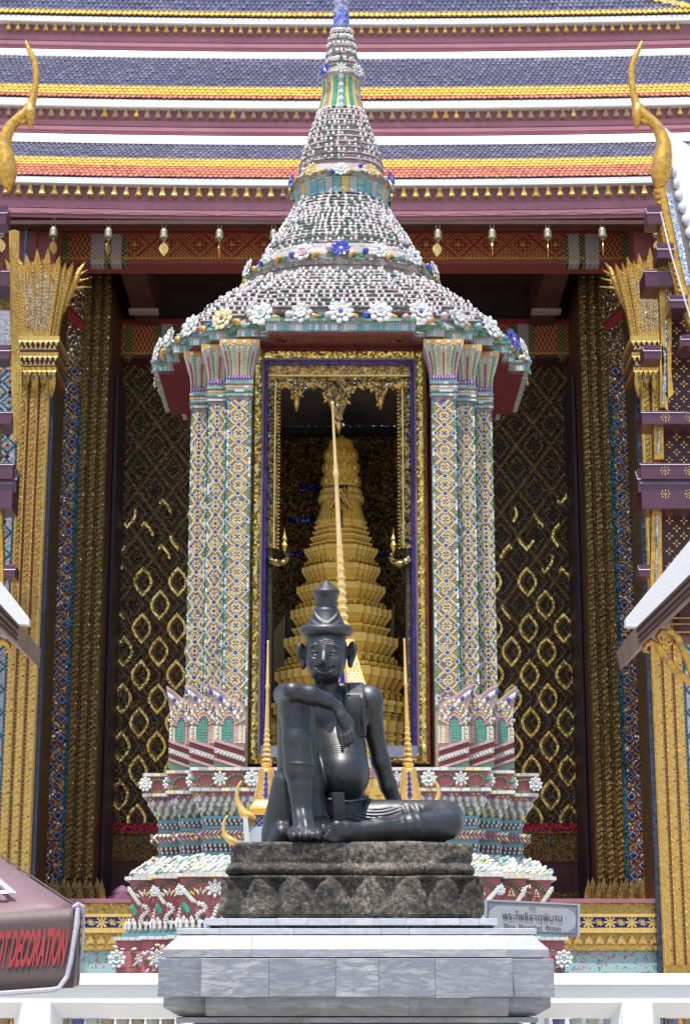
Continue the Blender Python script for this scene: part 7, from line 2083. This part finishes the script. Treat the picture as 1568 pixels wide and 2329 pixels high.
# ================================================================ GABLES WITH GILDED FINIALS AT BOTH EDGES
YGb = 25.0
def gable(side, lab):
    g_ = thing('gabled_porch', lab, 'porch')
    def X(x, y, Y=YGb, c=817): return S(x if side > 0 else 2 * c - x, y, Y)
    fin = [(1604, 100, 1), (1601, 110, 4), (1593, 128, 6), (1583, 150, 7), (1577, 175, 7.5), (1578, 205, 8), (1582, 235, 8.5), (1589, 262, 10), (1602, 281, 12), (1620, 296, 13), (1640, 315, 14), (1652, 338, 15), (1658, 362, 18), (1656, 390, 22), (1652, 418, 25), (1649, 440, 23), (1646, 462, 14), (1645, 480, 3)]
    c_f = 834
    path = [X(x, y, YGb - .12, c_f) for x, y, w in fin]; rad_ = [w * 1.05 * mS(300, YGb) for x, y, w in fin]
    b = MB(); b.tube(path, rad_, 12); bk = [(1594, 262, 13), (1592, 285, 14), (1592, 304, 11), (1588, 326, 2)]
    b.tube([X(x, y, YGb - .12, c_f) for x, y, w in bk], [w * mS(300, YGb) for x, y, w in bk], 8)
    b.tube([X(x, y, YGb - .12, c_f) for x, y, w in ((1600, 300, 8), (1612, 306, 9), (1622, 298, 8))], [.04, .05, .04], 8)
    b.build('finial', M['gold_weathered'], g_, smooth=True)
    # white plastered roof slope behind the finial
    b = MB(); q = [(1656, 312), (1690, 342), (1730, 368), (1860, 430), (1860, 800), (1742, 640), (1716, 566), (1700, 510), (1684, 455), (1668, 405), (1660, 360)]
    b.prism([(X(x, y).x, X(x, y).z) for x, y in q], YGb + .02, YGb + .6); b.build('plaster_roof', M['bare_white'], g_)
    for (x, y) in ((1680, 432), (1687, 461), (1695, 490), (1703, 521), (1712, 552), (1721, 584), (1731, 616), (1741, 650)):
        p = X(x, y, YGb - .05); b = MB(); b.lathe([(.0, -.075), (.05, -.072), (.062, -.03), (.062, .04), (.045, .07), (0, .078)], 10, tuple(p)); b.build('white_knob', M['knob_white'], g_, smooth=True)
    # gilded bargeboard running down outwards
    bb = [(1650, 478, 16), (1662, 540, 20), (1676, 600, 22), (1690, 660, 22), (1706, 720, 22), (1730, 790, 22), (1770, 880, 22)]
    b = MB(); L_, R_ = [], []
    for x, y, w in bb: L_.append((X(x - w, y, YGb - .15).x, X(x, y, YGb - .15).z)); R_.append((X(x + w * .8, y, YGb - .15).x, X(x, y - 8, YGb - .15).z))
    b.prism(L_ + R_[::-1], YGb - .2, YGb - .05); bar_ = b.build('bargeboard', M['gold_weathered'], g_)
    b = MB()
    for k in range(26):
        t = k / 26 * 5.9; i = int(t); f = t - i; x = bb[i][0] * (1 - f) + bb[i + 1][0] * f; y = bb[i][1] * (1 - f) + bb[i + 1][1] * f
        p = X(x - 14, y, YGb - .21); b.stamp(lens(.10, .09, .03, 6, .6), (p.x, p.y, p.z - .04), Matrix.Rotation(side * .7, 3, 'Y'), 1.)
    b.build('bargeboard_scales', M['gold_leaf'], bar_, kind='stuff')
    b = MB(); L_, R_ = [], []
    for x, y, w in ((1664, 500, 6), (1676, 555, 7), (1688, 610, 7), (1702, 680, 7), (1714, 730, 7)): L_.append((X(x - w, y).x, X(x, y).z)); R_.append((X(x + w, y).x, X(x, y - 4).z))
    b.prism(L_ + R_[::-1], YGb - .235, YGb - .2); b.build('silver_inlay', M['silver_glass'], bar_)
    # gilt hanging boards
    for (q, nm) in (([(1645, 560), (1672, 560), (1678, 720), (1676, 930), (1682, 985), (1668, 1000), (1655, 970), (1650, 830), (1645, 700)], 'hanging_board'),
                    ([(1648, 860), (1666, 880), (1668, 1030), (1660, 1020), (1648, 1020)], 'hanging_board'), ([(1632, 1060), (1656, 1060), (1658, 1150), (1634, 1150)], 'hanging_board'),
                    ([(1628, 1275), (1652, 1275), (1654, 1480), (1640, 1490), (1624, 1470)], 'hanging_board')):
        b = MB(); b.prism([(X(x, y).x, X(x, y).z) for x, y in q], YGb - .02, YGb + .12); hb = b.build(nm, M['gold_weathered'], g_)
        x0 = sum(x for x, y in q) / len(q); ys = [y for x, y in q]
        b = MB(); b.tube([X(x0 + 2 * math.sin(k), min(ys) + 12 + (max(ys) - min(ys) - 30) * k / 5, YGb - .03) for k in range(6)], .016, 5); b.build('silver_line', M['silver_glass'], hb)
    # maroon gable wall with gold dots
    b = MB(); q = [(1668, 745), (1900, 745), (1900, 1500), (1650, 1500), (1656, 1200), (1664, 1000)]
    b.prism([(X(x, y, YGb + .3).x, X(x, y, YGb + .3).z) for x, y in q], YGb + .3, YGb + .5); gw = b.build('gable_wall', M['maroon_dark'], g_)
    dt = MB()
    for k in range(4):
        a = PI / 2 * k; dt.stamp(lens(.03, .045, .006, 6, .6), Matrix.Rotation(a, 3, 'Y') @ Vector((0, 0, .014)), Matrix.Rotation(a, 3, 'Y'))
    dt_me = dt.mesh('gilt_star', M['gold_bright'])
    r = 0; y = 770
    while y < 1440:
        for k in range(5):
            x = 1672 + (k * 36 + (18 if r % 2 else 0)); p = X(x, y, YGb + .295)
            if 1668 < x < 1735: link('gilt_star', dt_me, gw, tuple(p))
        y += 19; r += 1
    # purple brackets: ends of the purlins
    boxes = [(1618, 1652, 512, 560, .55), (1643, 1683, 607, 645, .7), (1612, 1692, 674, 716, .35), (1674, 1718, 737, 770, .85), (1703, 1760, 837, 865, .9), (1609, 1650, 862, 898, .6), (1604, 1780, 1028, 1060, .35), (1602, 1780, 1157, 1198, .45), (1604, 1780, 1200, 1272, .36), (1594, 1612, 1172, 1232, .3), (1597, 1622, 1412, 1442, .6)]
    for i, (xa, xb_, ya, yb_, d) in enumerate(boxes):
        Yq = YGb - d * .5; p0, p1 = X(xa, yb_, Yq), X(xb_, ya, Yq)
        b = MB(); x0, x1 = sorted((p0.x, p1.x)); c = .008
        b.cham(x0, x1, Yq, YGb + (.05 if xb_ - xa < 60 else .32), p0.z, p1.z, c); br = b.build('purlin_bracket', M['bracket_purple'], g_)
        hh_ = p1.z - p0.z; fr_ = .45 if xb_ - xa < 60 else .14
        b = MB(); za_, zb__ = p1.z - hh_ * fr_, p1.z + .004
        b.loft([[(x0 - .003, Yq - .012, za_), (x1 + .003, Yq - .012, za_), (x1 + .003, Yq + .02, za_), (x0 - .003, Yq + .02, za_)], [(x0 - .003, Yq + hh_ * fr_ * .9, zb__), (x1 + .003, Yq + hh_ * fr_ * .9, zb__), (x1 + .003, Yq + hh_ * fr_ * .9 + .05, zb__), (x0 - .003, Yq + hh_ * fr_ * .9 + .05, zb__)]]); b.build('sunlit_face', M['lavender_sunlit'], br)  # added wedge imitating the sunlit upper face of the bracket
        if xb_ - xa > 70:
            b = MB()
            n = int((x1 - x0) / .26)
            for k in range(1, n):
                x = x0 + (k + .0) * (x1 - x0) / n if side > 0 else x1 - k * (x1 - x0) / n; zc_ = (p0.z + p1.z) / 2
                for j in range(8):
                    a = 2 * PI * j / 8; b.stamp(lens(.018, .03, .004, 5, .6), (x + .055 * math.cos(a), Yq - .001, zc_ + .055 * math.sin(a) - .012), None, 1.)
                b.stamp(dt, (x, Yq - .001, zc_), None, .5)
            b.build('gilt_pattern', M['gold_bright'], br, kind='stuff')
    if side > 0:
        b = MB(); b.tube([S(1650, 530, YGb - .75), S(1672, 620, YGb - .8), S(1700, 715, YGb - .9), S(1735, 830, YGb - 1.0)], .012, 5); b.build('lightning_cable', M['cable_white'], g_)
    else:
        b = MB(); rr = []
        for (x, y, w) in ((36, 578, 13), (36, 640, 12), (35, 700, 9), (34, 800, 8), (38, 860, 10), (41, 930, 14), (42, 1000, 11), (43, 1060, 9), (43, 1105, 11)):
            p = S(x, y, YGb - .3); m_ = mS(y, YGb); rr.append([(p.x - w * m_, p.y, p.z), (p.x, p.y - .06, p.z), (p.x + w * m_, p.y, p.z), (p.x, p.y + .06, p.z)])
        b.loft(rr[::-1]); b.build('gilt_hanging_post', M['gold_leaf'], g_)
    return g_
M['gold_weathered'] = pm('gold_weathered', (.80, .47, .09), (.62, .33, .05), .32, .5, nscale=16, c3=(.28, .20, .14), bump=.3, bscale=50)
M['maroon_dark'] = pm('maroon_dark', (.065, .009, .018), (.045, .007, .012), .4, nscale=4)
M['lavender_sunlit'] = pm('lavender_sunlit', (.52, .45, .56), (.44, .36, .48), .5, nscale=6)  # sunlight on the bracket fronts put into the colour
M['knob_white'] = pm('knob_white', (.62, .62, .70), (.50, .50, .60), .5)
M['bracket_purple'] = pm('bracket_purple', (.095, .020, .045), (.075, .015, .035), .30, nscale=3, dirt=.15, coat=.5)
M['cable_white'] = pm('cable_white', (.7, .68, .62))
gable(1, 'porch gable at the right edge with curved golden finial and purple brackets')
gable(-1, 'porch gable at the left edge, mostly outside the frame, with curved golden finial')

# ================================================================ WHITE EAVES IN THE FOREGROUND
YE = 17.0
M['eave_white'] = marble('eave_white', (.68, .68, .68), (.46, .47, .50), .3)
M['eave_brown'] = pm('eave_brown', (.30, .21, .16), (.20, .13, .10), .6, nscale=4, dirt=.3, bump=.2, bscale=30)
def near_eave(side, lab, q1, q2, ext):
    e_ = thing('pavilion_eave', lab, 'eave')
    b = MB(); b.prism([(S(x, y, YE).x, zS(y, YE)) for x, y in q1], YE, YE + .10); b.build('verge_slab', M['eave_white'], e_)
    b = MB(); b.prism([(S(x, y, YE + .1).x, zS(y, YE + .1)) for x, y in q2], YE + .102, YE + 1.4); b.build('eave_underside', M['eave_brown'], e_)
    for j, f in enumerate((.25, .55, .8)):
        (xa, ya), (xb_, yb_), (xc, yc), (xd, yd) = q2[:4]
        pa = (xa + (xd - xa) * f, ya + (yd - ya) * f); pb = (xb_ + (xc - xb_) * f, yb_ + (yc - yb_) * f)
        b = MB(); p0, p1 = S(pa[0], pa[1], YE + .1), S(pb[0], pb[1], YE + .1)
        b.tube([p0 + Vector((0, -.01, 0)), p1 + Vector((0, -.01, 0))], .012, 4); b.build('underside_bead', M['dark_timber'], e_)
    return e_
er = near_eave(1, 'white marble roof verge slanting into the picture from the right edge', [(1563, 1546), (1563, 1566), (1590, 1568), (1900, 1260), (1900, 1160), (1724, 1350)], [(1588, 1568), (1900, 1262), (1900, 1330), (1598, 1618)], 0)
el = near_eave(-1, 'white marble roof verge slanting into the picture from the left edge', [(73, 1546), (73, 1562), (46, 1560), (-250, 1235), (-250, 1165), (0, 1452)], [(48, 1560), (-250, 1240), (-250, 1345), (44, 1612)], 0)
# gilded curl brackets under the right and left verge
def curls(e_, flip, pts_list):
    for pts in pts_list:
        b = MB(); P_ = [S((2 * 817 - x) if flip else x, y, YE + .3) for x, y, w in pts]; b.tube(P_, [w * mS(1600, YE) for x, y, w in pts], 10); b.build('gilded_bracket', M['gold_weathered'], e_, smooth=True)
cl_ = [[(1668, 1602, 3), (1650, 1606, 6), (1642, 1592, 8), (1652, 1580, 9), (1676, 1580, 10), (1694, 1598, 10), (1708, 1630, 9), (1722, 1668, 9), (1750, 1740, 9)],
       [(1622, 1632, 3), (1610, 1628, 6), (1612, 1612, 8), (1626, 1604, 10), (1644, 1616, 10), (1664, 1646, 10), (1690, 1680, 10), (1724, 1706, 10), (1790, 1750, 10)],
       [(1680, 1604, 3), (1672, 1612, 5), (1660, 1610, 4), (1664, 1598, 4), (1676, 1594, 5)]]
curls(er, False, cl_); curls(el, True, cl_)
b = MB(); b.box(S(1700, 1600, YE + .8).x, S(1950, 1600, YE + .8).x, YE + .8, YE + 1.2, zS(1592, YE + .8), zS(1480, YE + .8)); b.build('maroon_gable', M['maroon_paint'], er)
for yy in (1545, 1560, 1580):
    b = MB(); b.box(S(1672, yy, YE + .79).x, S(1950, yy, YE + .79).x, YE + .78, YE + .8, zS(yy + 3, YE + .8), zS(yy, YE + .8)); b.build('gilt_line', M['gold_weathered'], er)

# ================================================================ MAROON PARASOL, LOWER LEFT
YU = 7.4
um = thing('parasol', 'maroon square parasol with white piping and red DECORATION lettering at the lower left', 'parasol')
def fabric(name, c1, c2, tr=0.):
    m = Mt(name); n = m.noise(2.5, 4, .6); w = m.noise(6, 4, .6, vec=m.mapping((9, 9, .7)))
    m.color(m.ramp((n * .5 + w * .5).step(.35, .65), [(0, c1), (1, c2)])); m.set('Roughness', .55); m.set('Sheen Weight', .2)
    m.bump(w + m.noise(300, 2, .5) * .15, .25, .01); return m.m
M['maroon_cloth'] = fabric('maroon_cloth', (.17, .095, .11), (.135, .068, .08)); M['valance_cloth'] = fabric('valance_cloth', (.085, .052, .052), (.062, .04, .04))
M['piping'] = pm('piping', (.46, .45, .52), (.38, .37, .44), .6, nscale=40, bump=.4, bscale=100)
apex = Vector(S(-330, 1888, YU + 1.1)); C1 = Vector(S(197, 2270, YU)); C2 = Vector(S(-900, 2345, YU)); C3 = Vector(S(172, 2262, YU + 2.2)); C4 = Vector((C2.x, YU + 2.2, C3.z))
C3 = Vector((S(192, 2270, YU + 2.2).x, YU + 2.2, C1.z)); C4 = Vector((C2.x + (C3.x - C1.x), YU + 2.2, C2.z))
def panel(a, b_, c, nm, sagv=.05, n=14):
    m = MB(); vs = []
    for i in range(n + 1):
        for j in range(n + 1 - i):
            u, v = i / n, j / n; w = 1 - u - v; p = a * w + b_ * u + c * v
            sg_ = -sagv * 4 * (u * v + .6 * w * (u + v)) ; vs.append(p + Vector((0, 0, sg_)))
    idx = {}; k = 0
    for i in range(n + 1):
        for j in range(n + 1 - i): idx[(i, j)] = k; k += 1
    fs = []
    for i in range(n):
        for j in range(n - i):
            fs.append((idx[(i, j)], idx[(i + 1, j)], idx[(i, j + 1)]))
            if (i + 1, j + 1) in idx: fs.append((idx[(i + 1, j)], idx[(i + 1, j + 1)], idx[(i, j + 1)]))
    m.add(vs, fs, 0); o = m.build(nm, M['maroon_cloth'], um, smooth=True)
    sd = o.modifiers.new('thickness', 'SOLIDIFY'); sd.thickness = .004
    return o
panel(apex, C2, C1, 'canopy_panel'); panel(apex, C1, C3, 'canopy_panel'); panel(apex, C3, C4, 'canopy_panel'); panel(apex, C4, C2, 'canopy_panel')
def valance(a, b_, drop, nm, curve=.0):
    m = MB(); N = 40; vs = []; rows = 6
    for j in range(rows + 1):
        for i in range(N + 1):
            t = i / N; p = a.lerp(b_, t); tz = j / rows
            wob = .006 * math.sin(t * 31) * tz
            p = p + Vector((0, -.010 - .02 * tz + wob, -drop(t) * tz))
            if t > .97 and tz > .9: p.x -= .008
            vs.append(p)
    fs = [(j * (N + 1) + i, (j + 1) * (N + 1) + i, (j + 1) * (N + 1) + i + 1, j * (N + 1) + i + 1) for j in range(rows) for i in range(N)]
    m.add(vs, fs); o = m.build(nm, M['valance_cloth'], um, smooth=True); sd = o.modifiers.new('thickness', 'SOLIDIFY'); sd.thickness = .004
    low = [vs[rows * (N + 1) + i] for i in range(N + 1)]
    return low
mU = mS(2400, YU)
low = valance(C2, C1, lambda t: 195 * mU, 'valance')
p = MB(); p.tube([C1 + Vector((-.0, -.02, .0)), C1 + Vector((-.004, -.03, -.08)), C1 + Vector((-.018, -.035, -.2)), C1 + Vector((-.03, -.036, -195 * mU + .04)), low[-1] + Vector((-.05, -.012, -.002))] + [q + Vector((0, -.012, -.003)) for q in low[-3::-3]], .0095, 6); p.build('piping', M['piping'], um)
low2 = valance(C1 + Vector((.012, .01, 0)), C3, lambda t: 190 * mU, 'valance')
p = MB(); p.tube([C1 + Vector((.018, .0, .0)), C1 + Vector((.02, .01, -.1)), C1 + Vector((.006, .01, -.28)), C1 + Vector((.0, .02, -190 * mU))], .006, 6); p.build('piping', M['piping'], um)
p = MB(); p.tube([C1 + Vector((-.02, -.02, .002)), C1 + Vector((0, -.02, .012)), C1 + Vector((.014, -.01, .004)), C1 + Vector((.016, 0, -.02))], [.006, .010, .010, .006], 6); p.build('corner_tab', M['piping'], um)
p = MB(); p.tube([apex.lerp(C1, t) + Vector((0, 0, .002 - .02 * math.sin(PI * t))) for t in [k / 8 for k in range(9)]], .004, 5); p.build('seam', M['valance_cloth'], um)
hub = Vector((apex.x, apex.y, 0)); p = MB(); p.lathe([(.022, 0), (.022, apex.z)], 12, (apex.x, apex.y, 0)); p.lathe([(.3, 0.0), (.3, .06), (.05, .1)], 20, (apex.x, apex.y, 0)); p.build('pole', M['cable_white'], um)
rt = (C1 - C2).normalized(); nrm_ = Vector((0, -1, .0))
Ltx = S(168, 2373, YU)
up_ = Vector((0, 0, 1))
tx = text('OT DECORATION', .185, (S(163, 2370, YU).x, YU - .034, S(163, 2372, YU).z), rt + Vector((0, 0, .025)), up_, nrm_, M['print_red'], um, 'red_lettering', xs=.178, shear=1.0, bold=.006, align='RIGHT')
nf = (C1 - C2).cross(apex - C2); nf.normalize(); 
if nf.y > 0: nf = -nf
upf = nf.cross(rt) * -1
if upf.z < 0: upf = -upf
pf = C1.lerp(apex, .42); pt = Vector(S(52, 2216, YU + .3))
q = (C2 - pt).dot(nf) / (Vector(pt) - Vector((0, 0, CAMZ))).dot(nf); pt = pt + (Vector(pt) - Vector((0, 0, CAMZ))) * q
pt = pt + nf * .0
text('กรณ', .20, pt + nf * .012 + Vector((0, 0, -.0)), rt, upf, nf, M['print_white'], um, 'white_lettering', xs=.8, shear=-.9, bold=.003, align='RIGHT')
